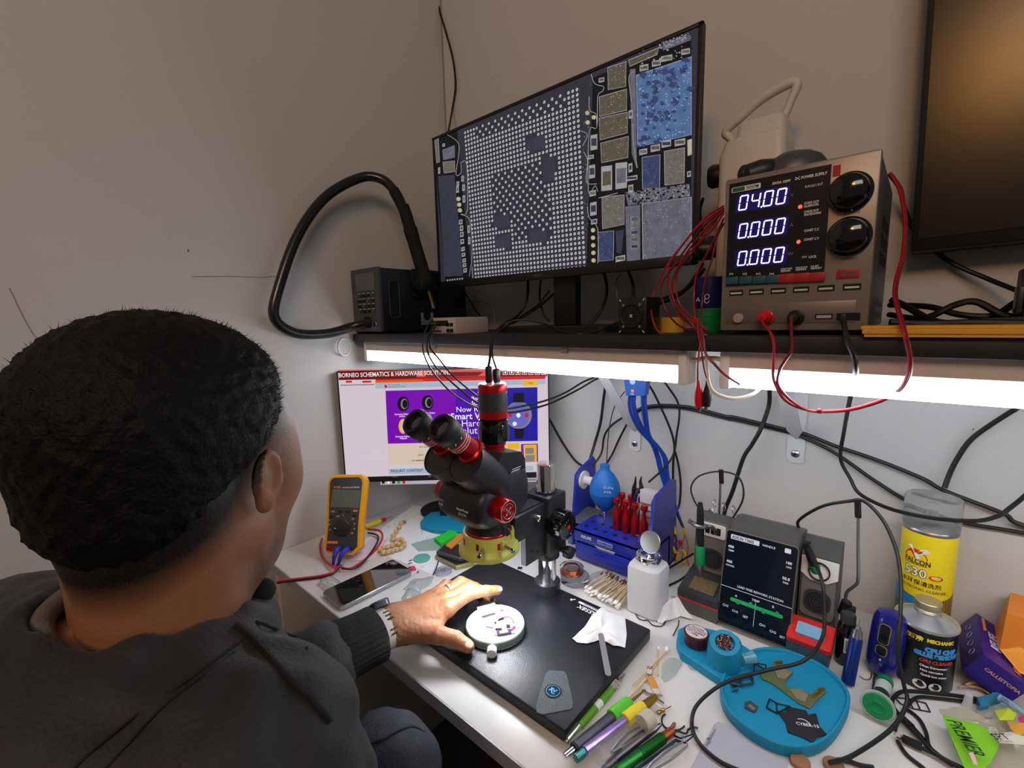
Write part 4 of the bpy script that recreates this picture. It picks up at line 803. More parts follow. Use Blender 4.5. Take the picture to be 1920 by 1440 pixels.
# probe tip lying behind the meter
g = G(); a = W(685, 988, z=DZ + .007); b = W(735, 968, z=DZ + .007); d = (b - a); u_ = d.normalized()
g.lathe([(.005, 0), (.0065, .004), (.0065, .03), (.009, .032), (.009, .035), (.0055, .037), (.0055, .045)], mat('yellow_probe', (225, 205, 40), rough=.35), a, u_, 14); g.lathe([(.0052, .045), (.0052, .058), (.003, .06)], MATS['red_plastic'], a, u_, 12); g.cyl(a + u_ * .058, a + u_ * .08, .001, STEEL, n=6)
g.build('test_probe', label='yellow test probe with red collar lying behind the multimeter', cat='probe')
# ---- papers
def sheet(name, px, label, m_=PAPER, z=0, cat='paper', th=.0003, fn=None, obj=None):
    P = [W(u, v, z=DZ + z) for u, v in px]; g = G(); g.loft([P, [p + Vector((0, 0, th)) for p in P]], m_); return g.build(name, None, label, cat)
pz = sheet('paper_sheet', [(672, 1020), (775, 948), (905, 965), (812, 1078)], 'white paper sheet with faint writing under the bead bracelet')
g = G()
GI = mat('faint_ink', (150, 150, 165), rough=.8)
for i in range(7): a = W(716 + i * 12, 992 - i * 4.5, z=DZ + .0005); g.box(a, (.006, .0018, .0001), GI, rot=i)
for i in range(12): t = i / 12; a = W(760 + 40 * math.cos(t * 6.3) + i, 1008 + 9 * math.sin(t * 6.3), z=DZ + .0005); g.box(a, (.007, .0012, .0001), GI, rot=t * 6)
for i in range(8): a = W(792 + i * 7, 996 - i * 3, z=DZ + .0005); g.box(a, (.005, .003, .0001), GI, rot=.5)
off = pz.location; g.X = Matrix(); o = g.build('handwriting', pz, 'faint grey writing', recentre=False); o.location = -off
sheet('pink_note', [(652, 1052), (700, 1005), (728, 1012), (698, 1050)], 'pale pink paper note right of the multimeter', mat('pale_pink_paper', (222, 200, 215), rough=.85), .0005)
# ---- wooden bead bracelet
beads = [(755, 982), (750, 990), (746, 998), (742, 1006), (740, 1012), (748, 1010), (755, 1006), (740, 1003)]
path_ = [(752, 981), (748, 989), (743, 997), (738, 1004), (737, 1011), (745, 1012), (752, 1011), (757, 1016), (758, 1023), (752, 1028), (744, 1030), (736, 1033), (727, 1035), (718, 1036), (713, 1031), (719, 1026), (727, 1025), (735, 1022), (742, 1019), (748, 1020)]
be = empty('bead_bracelet', W(740, 1015, z=DZ), 'string of pale wooden beads lying on the paper behind the phone', 'bracelet')
L = MT(*(-be.location)); bpos = []
for i, (u, v) in enumerate(path_):
    c = W(u, v, z=DZ + .0058); bpos.append(c)
    g = G(); g.X = L; g.ball(c, (.0062, .0062, .0052), WOOD, 12); g.build('bead', be)
g = G(); g.X = L; g.tube(bpos, .0008, mat('cord', (150, 120, 80)), n=4, res=2); g.box(bpos[0] + Vector((.0, .008, 0)), (.007, .012, .006), mat('olive_toggle', (135, 120, 70), rough=.6), .001, rot=-.5); g.build('cord', be)
# ---- phone
pa, pb, pc_, pd_ = [W(*p, z=DZ + .008) for p in ((650, 1138), (601, 1108), (733, 1052), (770, 1072))]
ctr = (pa + pb + pc_ + pd_) / 4; ydir = ((pc_ - pb) + (pd_ - pa)).normalized(); xdir = Vector((ydir.y, -ydir.x, 0))
ph = empty('smartphone', Vector((ctr.x, ctr.y, DZ)), 'silver smartphone with dark reflecting screen lying beside the wrist', 'phone')
PHF = FR((0, 0, 0), xdir, ydir)
g = G(); g.X = PHF; g.prism(rrect(.076, .160, .010), .001, .009, mat('phone_silver', (165, 168, 172), rough=.25, metal=.8), None, .0012); g.prism(rrect(.074, .158, .009), 0, .0015, K); g.build('frame', ph, 'silver frame')
g = G(); g.X = PHF; g.prism(rrect(.0735, .1575, .009), .0088, .0096, mat('phone_glass', (12, 12, 14), rough=.05, coat=1, spec=.8)); g.build('screen', ph, 'glossy dark screen')
g = G(); g.X = PHF; g.box((.0385, .02, .005), (.0012, .012, .0025), STEEL, .0004); g.build('side_button', ph)
g = G(); g.X = PHF; g.box((.0385, -.012, .005), (.0012, .022, .0025), STEEL, .0004); g.build('side_button', ph)
# ---- blue silicone mat and small bits behind the microscope
def slab(name, px, th, m_, label, cat, z=0, bev=0, r=0):
    P = [W(u, v, z=DZ + z + th) for u, v in px]; c = sum(P, Vector()) / len(P)
    g = G(); g.prism([(p.x, p.y) for p in P], DZ + z, DZ + z + th, m_, None, bev); return g.build(name, None, label, cat)
s_ = slab('silicone_tray', [(788, 978), (794, 970), (808, 960), (835, 957), (875, 962), (880, 985), (862, 996), (812, 992), (790, 985)], .012, CYAN, 'bright blue faceted silicone tray under the microscope head', 'tray', bev=.002)
s_ = slab('silicone_strip', [(814, 1008), (846, 992), (860, 1000), (826, 1018)], .010, mat('bright_green', (30, 205, 50), rough=.5), 'bright green ribbed clip lying left of the ring light', 'clip', z=.001, bev=.001)
g = G(); 
slab('film_sheet', [(770, 1020), (825, 1005), (838, 1030), (785, 1034)], .0006, mat('film', (190, 215, 205), rough=.2, trans=.4), 'thin translucent film under the green clip', 'film')
slab('orange_strip', [(836, 1022), (862, 1000), (872, 1004), (846, 1028)], .004, mat('orange_strip', (215, 130, 40), rough=.5), 'orange strip lying on the stacked phone shells', 'strip', z=.0185)
for i, (pts, m_, z, lb) in enumerate((([(815, 1042), (822, 1030), (862, 1020), (900, 1035), (888, 1054), (855, 1062)], mat('gold_shell', (150, 140, 100), rough=.35, metal=.5), 0, 'gold phone shell at the bottom of the stack left of the lime ring'),
                                      ([(818, 1032), (835, 1018), (870, 1020), (898, 1035), (862, 1046)], mat('grey_shell', (100, 98, 98), rough=.3, metal=.6), .0095, 'grey phone shell lying on the gold shell'))):
    P = [W(u, v, z=DZ + z + .009) for u, v in pts]; g = G(); g.prism([(p.x, p.y) for p in P], DZ + z, DZ + z + .008, m_, None, .0015)
    c = sum(P, Vector()) / len(P); g.prism([(c.x + (p.x - c.x) * .86, c.y + (p.y - c.y) * .86) for p in P], DZ + z + .0078, DZ + z + .0085, K); g.build('phone_shell', None, lb, 'phone part')
g = G(); c = W(791, 1048, z=DZ); g.lathe([(.0175, 0), (.0185, .001), (.0185, .003), (.0165, .0036), (0, .003)], mat('teal_disc', (110, 190, 175), rough=.3, trans=.2), c); g.build('plastic_disc', label='pale teal plastic disc left of the phone shells', cat='disc')
g = G(); c = W(831, 1072, z=DZ); LILAC = mat('lilac_film', (190, 180, 205), rough=.25, trans=.35)
for r_, z in ((.0175, .0012), (.014, .0025), (.0105, .0032)): g.torus(c + Vector((0, 0, z + .0005)), r_, .0012, LILAC, n=28, m=6)
g.lathe([(.006, 0), (.0065, .004), (.0045, .004), (.004, .001)], mat('grey_ring', (120, 125, 135)), c, n=20, cap=False); g.build('tape_spool', label='small clear and lilac spool against the board back-left edge', cat='spool')
g = G(); P0 = W(822, 1052, z=DZ + .012); g.tube([W(812, 1078, z=DZ + .002), W(818, 1065, z=DZ + .007), P0], .0014, K, n=6); g.build('wire_offcut', label='short black wire offcut standing in the clear spool', cat='wire')
g = G(); c = W(774, 1066, z=DZ + .0012); g.prism([(c.x + x, c.y + y) for x, y in ((-.008, .004), (-.002, .008), (.004, .003), (.009, .002), (.006, -.006), (-.004, -.005))], DZ, DZ + .003, mat('hot_pink', (220, 40, 90), rough=.5)); g.build('pink_scrap', label='small bright pink plastic scrap behind the phone', cat='scrap')
rr = random.Random(3)
for i in range(7):
    u, v = 758 + rr.random() * 40, 1050 + rr.random() * 26; c = W(u, v, z=DZ + .0008); g = G(); g.box(c, (.009 * rr.uniform(.5, 1), .0022, .0014), (K, WH)[i % 2], .0003, rot=rr.random() * 3); g.build('small_component', None, 'tiny %s component lying among scraps behind the phone' % ('black', 'white')[i % 2], 'component', ('tiny black components behind the phone', 'tiny white components behind the phone')[i % 2])
# crumpled clear plastic
def crumple(name, px, h, m_, label, cat, z=0, seed=1, n=14, sub=.5):
    P = [W(u, v, z=DZ + z) for u, v in px]; c = sum(P, Vector()) / len(P); g = G(); rd = random.Random(seed); vs = []; k = len(P)
    rings = 6
    for i in range(rings + 1):
        for j in range(n):
            t = j / n * k; a = P[int(t) % k]; b = P[(int(t) + 1) % k]; e = a + (b - a) * (t - int(t)); f = i / rings
            q = c + (e - c) * f; nz = mnoise.noise(Vector((q.x * 55 + seed, q.y * 55, seed * 3.1))); n2 = mnoise.noise(Vector((q.x * 130, q.y * 130 + seed, 2.2)))
            hgt = max(0.0004, (h * (1 - f ** 2) * (.45 + .9 * abs(nz)) + h * .5 * abs(n2) * (1 - f * .7)))
            vs.append(q + Vector((nz * .004, n2 * .004, hgt)))
    fs = []
    for i in range(rings):
        for j in range(n): fs.append([i * n + j, i * n + (j + 1) % n, (i + 1) * n + (j + 1) % n, (i + 1) * n + j])
    g.add(vs, fs, m_); g.add([v - Vector((0, 0, .0003)) for v in vs], [f[::-1] for f in fs], m_); g.fixn = False; return g.build(name, None, label, cat, sharp=20)
CRP = mat('crinkled_clear', (235, 240, 238), rough=.12, trans=.75, ior=1.25)
crumple('plastic_wrapper', [(594, 1098), (604, 1085), (622, 1080), (640, 1092), (632, 1104), (606, 1110)], .012, CRP, 'crumpled clear plastic wrapper at the phone left end', 'wrapper', seed=4)
crumple('plastic_wrapper', [(752, 1120), (764, 1104), (790, 1108), (782, 1124), (758, 1132)], .008, CRP, 'crumpled clear wrapper against the board above the wristwatch', 'wrapper', seed=7)
crumple('plastic_wrapper', [(756, 1104), (775, 1086), (815, 1080), (810, 1096), (780, 1112)], .007, CRP, 'flattened clear wrapper between the phone and the black board', 'wrapper', seed=9)
g = G(); c = W(975, 1065, z=DZ + .0006); g.box(c, (.010, .008, .001), K, rot=.5); g.build('adhesive_square', label='tiny black adhesive square behind the black board', cat='scrap')
# ================================================================== blue bench organizer
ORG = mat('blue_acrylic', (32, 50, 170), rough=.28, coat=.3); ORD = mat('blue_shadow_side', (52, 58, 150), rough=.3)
og = empty('tool_organizer', (.635, -.095, .75), 'dark blue plastic tool organizer with drawer standing against the wall', 'organizer')
L = MT(-.635, .095, -.75)
OX0, OX1, OY0, OY1 = .548, .722, -.165, -.03
g = G(); g.X = L; g.box2((OX0, OY0 + .004, .7505), (OX1, OY1, .756), ORG, .001); g.box2((OX0, OY1 - .005, .755), (OX1, OY1, .80), ORG); g.box2((OX0, OY0 + .004, .755), (OX0 + .005, OY1, .80), ORG, .001)
g.box2((OX0, OY0, .814), (OX1, OY0 + .095, .820), ORG, .001); g.box2((OX0, OY0, .792), (OX1 - .006, OY0 + .006, .820), ORG, .001); g.box2((OX0, OY0 + .089, .755), (OX1, OY0 + .095, .815), ORG); g.build('body', og)
g = G(); g.X = L; F = FR((OX1 - .006, 0, 0), (0, 1, 0), (0, 0, 1)); g.prism([(-.170, .7505), (-.040, .7505), (-.035, .80), (-.042, .93), (-.06, .936), (-.135, .925), (-.150, .915), (-.158, .83), (-.170, .815)], 0, .006, ORD, F, .001); g.build('side_panel', og)
g = G(); g.X = L; F = FR((OX0 - .038, 0, 0), (0, 1, 0), (0, 0, 1)); g.prism([(-.120, .7505), (-.02, .7505), (-.02, .93), (-.03, .94), (-.085, .925), (-.105, .915), (-.115, .84)], 0, .005, ORG, F, .001); g.box2((OX0 - .036, -.115, .7505), (OX0 + .01, -.02, .756), ORG); g.build('side_panel', og)
g = G(); g.X = L
g.box2((OX0 + .008, OY0 - .004, .757), (OX1 - .012, OY0 + .002, .790), ORG, .0015); g.box2((OX0 + .01, OY0, .757), (OX1 - .014, -.06, .759), ORG); g.box2((OX0 + .05, OY0 - .007, .770), (OX0 + .12, OY0 - .003, .776), ORG, .001); g.build('drawer', og)
g = G(); g.X = L
for i in range(7):
    for j in range(2):
        g.cyl((OX0 + .018 + i * .023, OY0 + .022 + j * .028, .8195), (OX0 + .018 + i * .023, OY0 + .022 + j * .028, .8204), .0052, KM, n=20)
g.build('hole_row', og, 'dark round holes')
g = G(); g.X = L; F = FR((OX0 + .018, OY0 - .0006, .803), (1, 0, 0), (0, 0, 1)); g.text('RELIFE', .009, INKW, F, bold=.0003, shear=.15)
g.prism(rrect(.036, .009, .002, cx=.058, cy=.003), 0, .0003, mat('pale_blue_ink', (150, 170, 215)), F); g.text('ALUMINUM', .006, ORG, F @ MT(.0425, .0008, .0005), bold=.0002); g.text('PROFESSIONAL MAINTENANCE STORAGE RACK', .0035, mat('pale_blue_ink'), F @ MT(0, -.006, 0)); g.build('lettering', og, 'white lettering')
g = G(); g.X = L; g.lathe([(.021, 0), (.021, .004), (.010, .005), (.010, .04)], WH, (OX0 - .033, -.075, .895), (1, 0, 0), 32); g.lathe([(.0085, .005), (.0085, .045)], CHR, (OX0 - .033, -.075, .895), (1, 0, 0), 24); g.build('roller', og, 'white and chrome roller')
g = G(); g.X = L; g.box2((OX1 - .05, OY0 + .002, .817), (OX1 - .006, OY0 + .05, .8205), ORD); g.box2((OX1 - .03, OY0 + .002, .82), (OX1 - .008, OY0 + .005, .84), ORD, .001); g.build('side_cup', og)
# white paper label sticking out of the drawer, metal plate and foam pad in the rack
g = G(); g.prism([(-.02, .0), (.028, .0), (.006, -.028)], 0, .0006, PAPER, FR((.622, OY0 - .004, .797), (1, 0, 0), (0, -.45, .89))); g.build('paper_tag', label='white triangular paper corner poking out over the organizer drawer', cat='paper')
g = G(); g.prism([(.0, .0), (.055, .0), (.06, .075), (.006, .075)], 0, .002, mat('worn_metal', (120, 122, 126), rough=.4, metal=.5, var=.3, vs=60), FR((.497, -.13, .812), (1, 0, .0), (0, 1, .12))); g.box2((.50, -.12, .7505), (.51, -.07, .812), mat('worn_metal')); g.build('metal_plate', label='dull grey metal plate lying at the organizer left side', cat='plate')
g = G(); g.box((.688, -.088, .862), (.045, .016, .105), mat('foam_grey', (190, 190, 196), rough=.6, var=.1, vs=60), .003); 
for k in range(5): g.box((.688, -.0975, .83 + k * .014), (.04, .002, .0012), GB)
g.build('foam_pad', label='light grey ribbed pad standing in the organizer behind the red screwdrivers', cat='pad')
# ---- red screwdrivers: seven in the holes
def screwdriver():
    e = empty('screwdriver', (0, 0, 0), 'red', 'screwdriver', 'red screwdrivers in the organizer')
    g = G(); g.lathe([(.0066, 0), (.0078, .002), (.0078, .030), (.0070, .033), (.0070, .034), (.0064, .036), (.0058, .038), (.0042, .041), (.0034, .052), (.0034, .058)], REDA, n=20); g.build('handle', e)
    g = G(); g.lathe([(.0060, .058), (.0072, .0595), (.0072, .0685), (.0062, .070), (0, .070)], REDA, n=10); g.build('cap', e); return e
sd0 = screwdriver(); sds = [(1156, 993), (1166, 983), (1173, 999), (1183, 988), (1190, 1006), (1202, 993), (1207, 1010)]
SDL = ['leftmost red screwdriver standing next to the blue air blower', 'red screwdriver in the back row, second from the blower', 'red screwdriver in the middle front of the organizer cluster', 'red screwdriver in the middle of the back row', 'red screwdriver at the front right, lowest in the cluster', 'red screwdriver at the back right beside the ribbed pad', 'rightmost red screwdriver half behind the small clear tips']
for i, (u, v) in enumerate(sds):
    o = sd0 if i == 0 else copy_tree(sd0); p = W(u, v - 2, z=.8207); o.location = p; o.rotation_euler = (0, 0, i * .6); o['label'] = SDL[i]
# ---- blue air blower
AB = mat('blower_blue', (18, 105, 190), rough=.5)
bp_ = Vector((.580, -.090, .8207))
e = empty('air_blower', bp_, 'bright blue rubber air blower bulb standing in the organizer', 'air blower'); e.scale = (1.12, 1.12, .80)
g = G(); g.lathe([(.0055, .026), (.012, .034), (.022, .050), (.0285, .068), (.030, .080), (.0305, .0815), (.030, .083), (.0295, .098), (.026, .114), (.019, .130), (.012, .141), (.0095, .147), (.0095, .159), (.0075, .160), (0, .160)], AB, n=40); g.build('bulb', e)
g = G(); g.lathe([(.003, 0), (.0035, .02), (.006, .028)], CHR, n=16); g.build('nozzle', e, 'metal nozzle')
g = G(); F = FR((.012, -.0278, .105), (.9, .42, 0), (0, .12, .99)); g.text('SUN', .010, mat('pale_blue_ink'), F, bold=.0002); g.text('AIR', .010, mat('pale_blue_ink'), F @ MT(.001, -.011, .001), bold=.0002); g.build('print', e, 'pale printed letters')
# ---- diagonal pliers
pl = empty('cutting_pliers', W(1198, 925, y=-.09) - Vector((0, 0, .0)), 'black cutting pliers tips pointing up behind the red screwdrivers', 'pliers')
L = MT(*(-pl.location)); 
g = G(); g.X = L; p_ = lambda u, v: W(u, v, y=-.09)
g.tube([p_(1187, 932), p_(1189, 915), p_(1191, 905), p_(1192, 893)], [.004, .005, .003, .0008], K, n=6); g.tube([p_(1207, 930), p_(1203, 915), p_(1201, 903), p_(1203, 893)], [.004, .005, .003, .0008], K, n=6); g.ball(p_(1197, 920), (.007, .004, .006), K, 12)
g.cyl(p_(1197, 920) + Vector((0, -.005, 0)), p_(1197, 920) + Vector((0, -.003, 0)), .0022, STEEL); g.build('jaws', pl)
for q in ([(1193, 925), (1190, 940), (1186, 960)], [(1203, 925), (1216, 932), (1228, 950)]): g = G(); g.X = L; g.tube([p_(*k) for k in q], .0042, mat('navy_grip', (22, 34, 90), rough=.4), n=8); g.build('handle', pl, 'dark blue grip')
# ---- loose clear tips beside the screwdrivers
for i, (a, b) in enumerate((((1203, 1000), (1213, 1015)), ((1195, 1003), (1198, 1016)))):
    g = G(); g.cyl(W(*a, y=-.17), W(*b, y=-.17), .003, CLR, .0036, n=12); g.build('plastic_tip', None, ('longer clear plastic tip leaning by the red screwdrivers', 'shorter clear plastic tip left of the longer one')[i], 'tip')
g = G(); c = W(1207, 1010, y=-.174); g.box(c, (.006, .004, .007), YEL, .001, rot=.5); g.build('yellow_connector', label='yellow connector among the clear tips by the red screwdrivers', cat='connector')
# ---- solvent dispenser bottle
BC = Vector((.750, -.232, .7505)); e = empty('solvent_bottle', BC, 'frosted square bottle with steel flip lid standing by the black board', 'bottle'); e.scale = (.94, .94, .97)
def sq(w, r, z, n=5): return [Vector((p[0], p[1], z)) for p in rrect(w, w, r, n)]
g = G(); g.loft([sq(.058, .012, 0), sq(.063, .013, .003), sq(.063, .013, .083), sq(.060, .016, .089), sq(.045, .02, .093), sq(.040, .0199, .094)], mat('milky_plastic', (222, 224, 228), rough=.35, trans=.15, sss=.3)); g.build('body', e)
g = G(); g.lathe([(.0225, .093), (.0232, .094), (.0232, .106), (.0222, .108), (.0205, .108), (.019, .1055), (.006, .104), (.004, .107), (0, .107)], CHR, n=36); g.build('pump_cap', e, 'steel pump cap')
g = G(); F = FR((0, .008, .128), (1, 0, 0), (0, .35, .94)); g.lathe([(0, 0), (.019, 0), (.020, .001), (.020, .003), (.019, .004), (0, .004)], STEEL, F @ Vector((0, 0, 0)), F.to_3x3() @ Vector((0, 0, 1)), 32); g.box((0, .014, .108), (.008, .004, .008), STEEL, .001); g.build('flip_lid', e, 'open steel lid')
# ---- round clear boxes of solder wick
for i, (u, v, z, r, lb) in enumerate(((1078, 1088, 0, .029, 'wide clear round box at the bottom of the stack by the microscope post'), (1072, 1072, .013, .024, 'upper clear round box holding coiled copper wire'))):
    c = W(u, v, z=DZ + z); g_ = empty('clear_round_box', c, lb, 'box'); g = G(); g.lathe([(r * .96, 0), (r, .001), (r, .0115), (r * .95, .012), (0, .012)], CLR, n=36); g.build('case', g_)
    if i: 
        g = G()
        for k in range(4): g.torus((0, 0, .002 + k * .0026), .016, .0013, COPPER, n=28, m=6)
        g.build('copper_coil', g_, 'coiled copper wire')
# ---- cotton swabs in a bag
SWT = mat('cotton', (235, 233, 228), rough=.95); SWB = mat('brown_tip', (120, 75, 55), rough=.9); STK = mat('swab_stick', (215, 190, 150), rough=.7)
def swab(n=None, brown=False):
    e = empty('cotton_swab', (0, 0, 0), 'x', 'cotton swab', 'cotton swabs in the open bag behind the board')
    g = G(); g.cyl((0, 0, 0), (0, .062, 0), .0011, STK, n=6); g.build('stick', e)
    g = G(); g.ball((0, -.002, 0), (.0026, .006, .0026), SWT, 8); g.build('tip', e)
    g = G(); g.ball((0, .06, 0), (.0022, .006, .0022), SWB, 8); g.build('tip', e, 'brown stained tip'); return e
sw = None; rs = random.Random(11)
A0, A1 = W(1100, 1106, z=DZ + .004), W(1164, 1136, z=DZ + .004)
for i in range(30):
    if sw is None: o = sw = swab()
    else: o = copy_tree(sw)
    t = (i % 15) / 14; o.location = A0.lerp(A1, t) + Vector((rs.uniform(-.002, .002), rs.uniform(-.006, .004), .0005 + (i // 15) * .0055)); o.rotation_euler = (R(4), 0, R(rs.uniform(-16, 4))); o['label'] = 'wooden cotton swab with white and brown tips in the bag behind the board'
g = G(); Pn = [W(u, v, z=DZ + .001) for u, v in ((1085, 1105), (1118, 1072), (1185, 1085), (1172, 1150))]
crumple('plastic_bag', [(1088, 1104), (1112, 1070), (1150, 1068), (1182, 1088), (1180, 1140), (1150, 1146)], .016, mat('bag_film', (240, 244, 246), rough=.08, trans=.92, ior=1.1, alpha=.45), 'clear plastic bag lying open over the cotton swabs', 'bag', seed=5)
# ---- tissues, spatula and pick on the black board
TIS = mat('tissue', (236, 236, 240), rough=.9, bump=.3, bs=90)
def tissue(name, px, z0, peak, label, seed=0):
    P = [W(u, v, z=z0) for u, v in px]; c = sum(P, Vector()) / len(P) + Vector((peak[0], peak[1], 0)); g = G(); n = 48; rings = 10; vs = []; k = len(P)
    for i in range(rings + 1):
        f = i / rings
        for j in range(n):
            t = j / n * k; a = P[int(t) % k]; b = P[(int(t) + 1) % k]; e = a.lerp(b, t - int(t)); q = c.lerp(e, f); th = 2 * math.pi * j / n
            fold = abs(math.sin(th * 2.5 + seed)) * .6 + .4 * abs(math.sin(th * 4 + seed * 2))
            h = peak[2] * (1 - f) ** 1.2 + min(.010, .003 + peak[2] * .4) * fold * math.sin(f * 2.6) + .002 * mnoise.noise(q * 80)
            vs.append(Vector((q.x, q.y, z0 + max(.0006, h))))
    fs = [[i * n + j, i * n + (j + 1) % n, (i + 1) * n + (j + 1) % n, (i + 1) * n + j] for i in range(rings) for j in range(n)]
    g.add(vs, fs, TIS); g.add([v - Vector((0, 0, .0004)) for v in vs], [f[::-1] for f in fs], TIS); g.fixn = False; return g.build(name, None, label, 'tissue', sharp=30)
tissue('tissue', [(1073, 1199), (1095, 1178), (1110, 1155), (1128, 1142), (1150, 1150), (1172, 1160), (1175, 1190), (1172, 1215), (1150, 1212), (1128, 1200), (1100, 1208), (1082, 1205)], .7715, (0, .0, .004), 'white crumpled tissue lying on the right corner of the black board', 1.0)
tissue('tissue', [(1228, 1160), (1242, 1130), (1262, 1118), (1282, 1132), (1300, 1165), (1275, 1158), (1250, 1168), (1235, 1170)], .7505, (0, .004, .026), 'white crumpled tissue standing beside the solvent bottle', 2.3)
def flat(name, a, b, w, h, m_, z, label, cat, round_=True, F_=None):
    A = W(*a, z=z); B = W(*b, z=z); d = B - A; F = FR((A + B) / 2, d, Vector((-d.y, d.x, 0))); g = G(); g.prism(rrect(d.length, w, w * .48 if round_ else .0003), 0, h, m_, F); return g.build(name, None, label, cat)
flat('spatula', (1126, 1188), (1141, 1268), .0085, .0012, mat('dull_steel', (165, 160, 160), rough=.45, metal=.7), .7835, 'flat steel spatula sticking out from under the tissue', 'spatula')
pk = empty('opening_pick', W(1040, 1295, z=.7715), 'clear plastic opening pick with blue emblem on the black board', 'pick'); L = MT(*(-pk.location))
g = G(); P = [W(u, v, z=.7715) for u, v in ((1024, 1262), (1030, 1258), (1056, 1259), (1062, 1264), (1075, 1318), (1072, 1330), (1018, 1340), (1006, 1336), (1005, 1322))]; g.X = L; g.prism([(p.x, p.y) for p in P], .7715, .7724, mat('pick_plastic', (170, 178, 184), rough=.18, trans=.75, ior=1.2), None, .0003); g.build('blade', pk)
g = G(); g.X = L; c = W(1037, 1296, z=.7726); g.lathe([(.0115, 0), (.0115, .0006), (0, .0006)], mat('dark_badge', (18, 26, 34), rough=.3), c, n=28); EM = mat('emblem_blue', (70, 185, 235), rough=.4)
g.torus(c + Vector((0, 0, .0007)), .0092, .0004, EM, n=28, m=4); g.tube([c + Vector((-.005, -.003, .001)), c + Vector((-.001, .003, .001)), c + Vector((.002, -.001, .001)), c + Vector((.004, .004, .001))], .001, EM, n=5); g.tube([c + Vector((-.004, .003, .001)), c + Vector((.001, -.004, .001)), c + Vector((.005, -.003, .001))], .0009, EM, n=5); g.build('emblem', pk, 'round blue emblem')
# ================================================================== soldering station
SG = mat('station_grey', (78, 78, 78), rough=.45); SGL = mat('station_light', (112, 108, 104), rough=.45); SRED = mat('station_red', (205, 40, 35), rough=.45)
ss = empty('soldering_station', (.918, -.16, .75), 'grey soldering station with tilted black display and an iron holder on each side', 'soldering station'); ss.scale = (.94, .94, .95); ss.location = (.9135, -.150, .75); LI = (MT(.9135, -.150, .75) @ Matrix.Diagonal((.94, .94, .95, 1))).inverted(); L = MT(-.918, .16, -.75)
XF = lambda x: Matrix(((0, 0, 1, x), (1, 0, 0, 0), (0, 1, 0, 0), (0, 0, 0, 1)))
g = G(); g.X = L; g.prism([(-.196, .7505), (-.075, .7505), (-.075, .895), (-.09, .918), (-.125, .927), (-.158, .922), (-.166, .905), (-.205, .765)], .862, .970, SG, XF(0), .001); g.build('case', ss)
A_, B_, C_, D_ = Vector((.861, -.2145, .762)), Vector((.971, -.2145, .762)), Vector((.971, -.176, .917)), Vector((.861, -.176, .917))
DF = FR(A_, B_ - A_, D_ - A_); DW_, DH_ = .110, (D_ - A_).length
g = G(); g.X = L @ DF; g.prism(rrect(DW_ + .003, DH_ + .003, .006, cx=DW_ / 2, cy=DH_ / 2), -.004, -.0002, SGL); g.prism(rrect(DW_, DH_, .005, cx=DW_ / 2, cy=DH_ / 2), -.001, .0012, mat('station_glass', (15, 20, 32), rough=.18, coat=.4)); dsp = g.build('display', ss, 'glossy black display')
g = G(); g.X = L @ DF; SI = mat('station_ink', (205, 210, 220), rough=.5, em=.15, emrgb=(205, 210, 220), var=0); SGN = mat('station_green', (30, 175, 100), rough=.5)
Z = .0016
g.box2((0, .062, .0012), (DW_, .0628, Z), SI); g.box2((.057, .012, .0012), (.0576, .052, Z), SI)
g.prism(rrect(.082, .0062, .003, cx=.058, cy=.044), .0012, Z, SGN)
for x in (.03, .05, .07, .09): g.prism(circ(.0026, 12, x, .041 if x in (.03, .07) else .0475), .0012, Z, SGN)
g.prism(rrect(.046, .008, .0008, cx=.030, cy=.150), .0012, Z - .0002, SI); g.text('AIXUN T3602', .007, KM, DF.inverted() @ DF @ MT(.009, .1475, Z), bold=.0002, sx=.85)
for (t, x, y, h) in (('HANDLE', .058, .148, .005), ('488', .004, .130, .0065), ('TEMP', .005, .124, .004), ('488', .004, .104, .0065), ('POWER', .004, .098, .004), ('188', .094, .130, .0065), ('100%', .095, .124, .004), ('88.8', .092, .104, .0065), ('TIME', .093, .098, .004), ('LEAD FREE REWORK STATION', .026, .067, .0052), ('A', .024, .050, .0055), ('TEMP', .051, .0535, .005), ('B', .082, .053, .0055), ('CH1', .006, .028, .0052), ('CH2', .022, .024, .0052), ('SET', .040, .021, .0052), ('CH1', .066, .018, .0052), ('CH2', .082, .014, .0052), ('SET', .097, .011, .0052)):
    g.text(t, h, SI, MT(x, y, Z), bold=.0001)
g.fixn = False; g.build('lettering', dsp, 'white letters and green bar')
g = G(); g.X = L @ DF; g.prism(rrect(.009, .0075, .001, cx=.096, cy=.151), .0012, Z, SI); g.build('icon', dsp, 'small white keyboard icon')
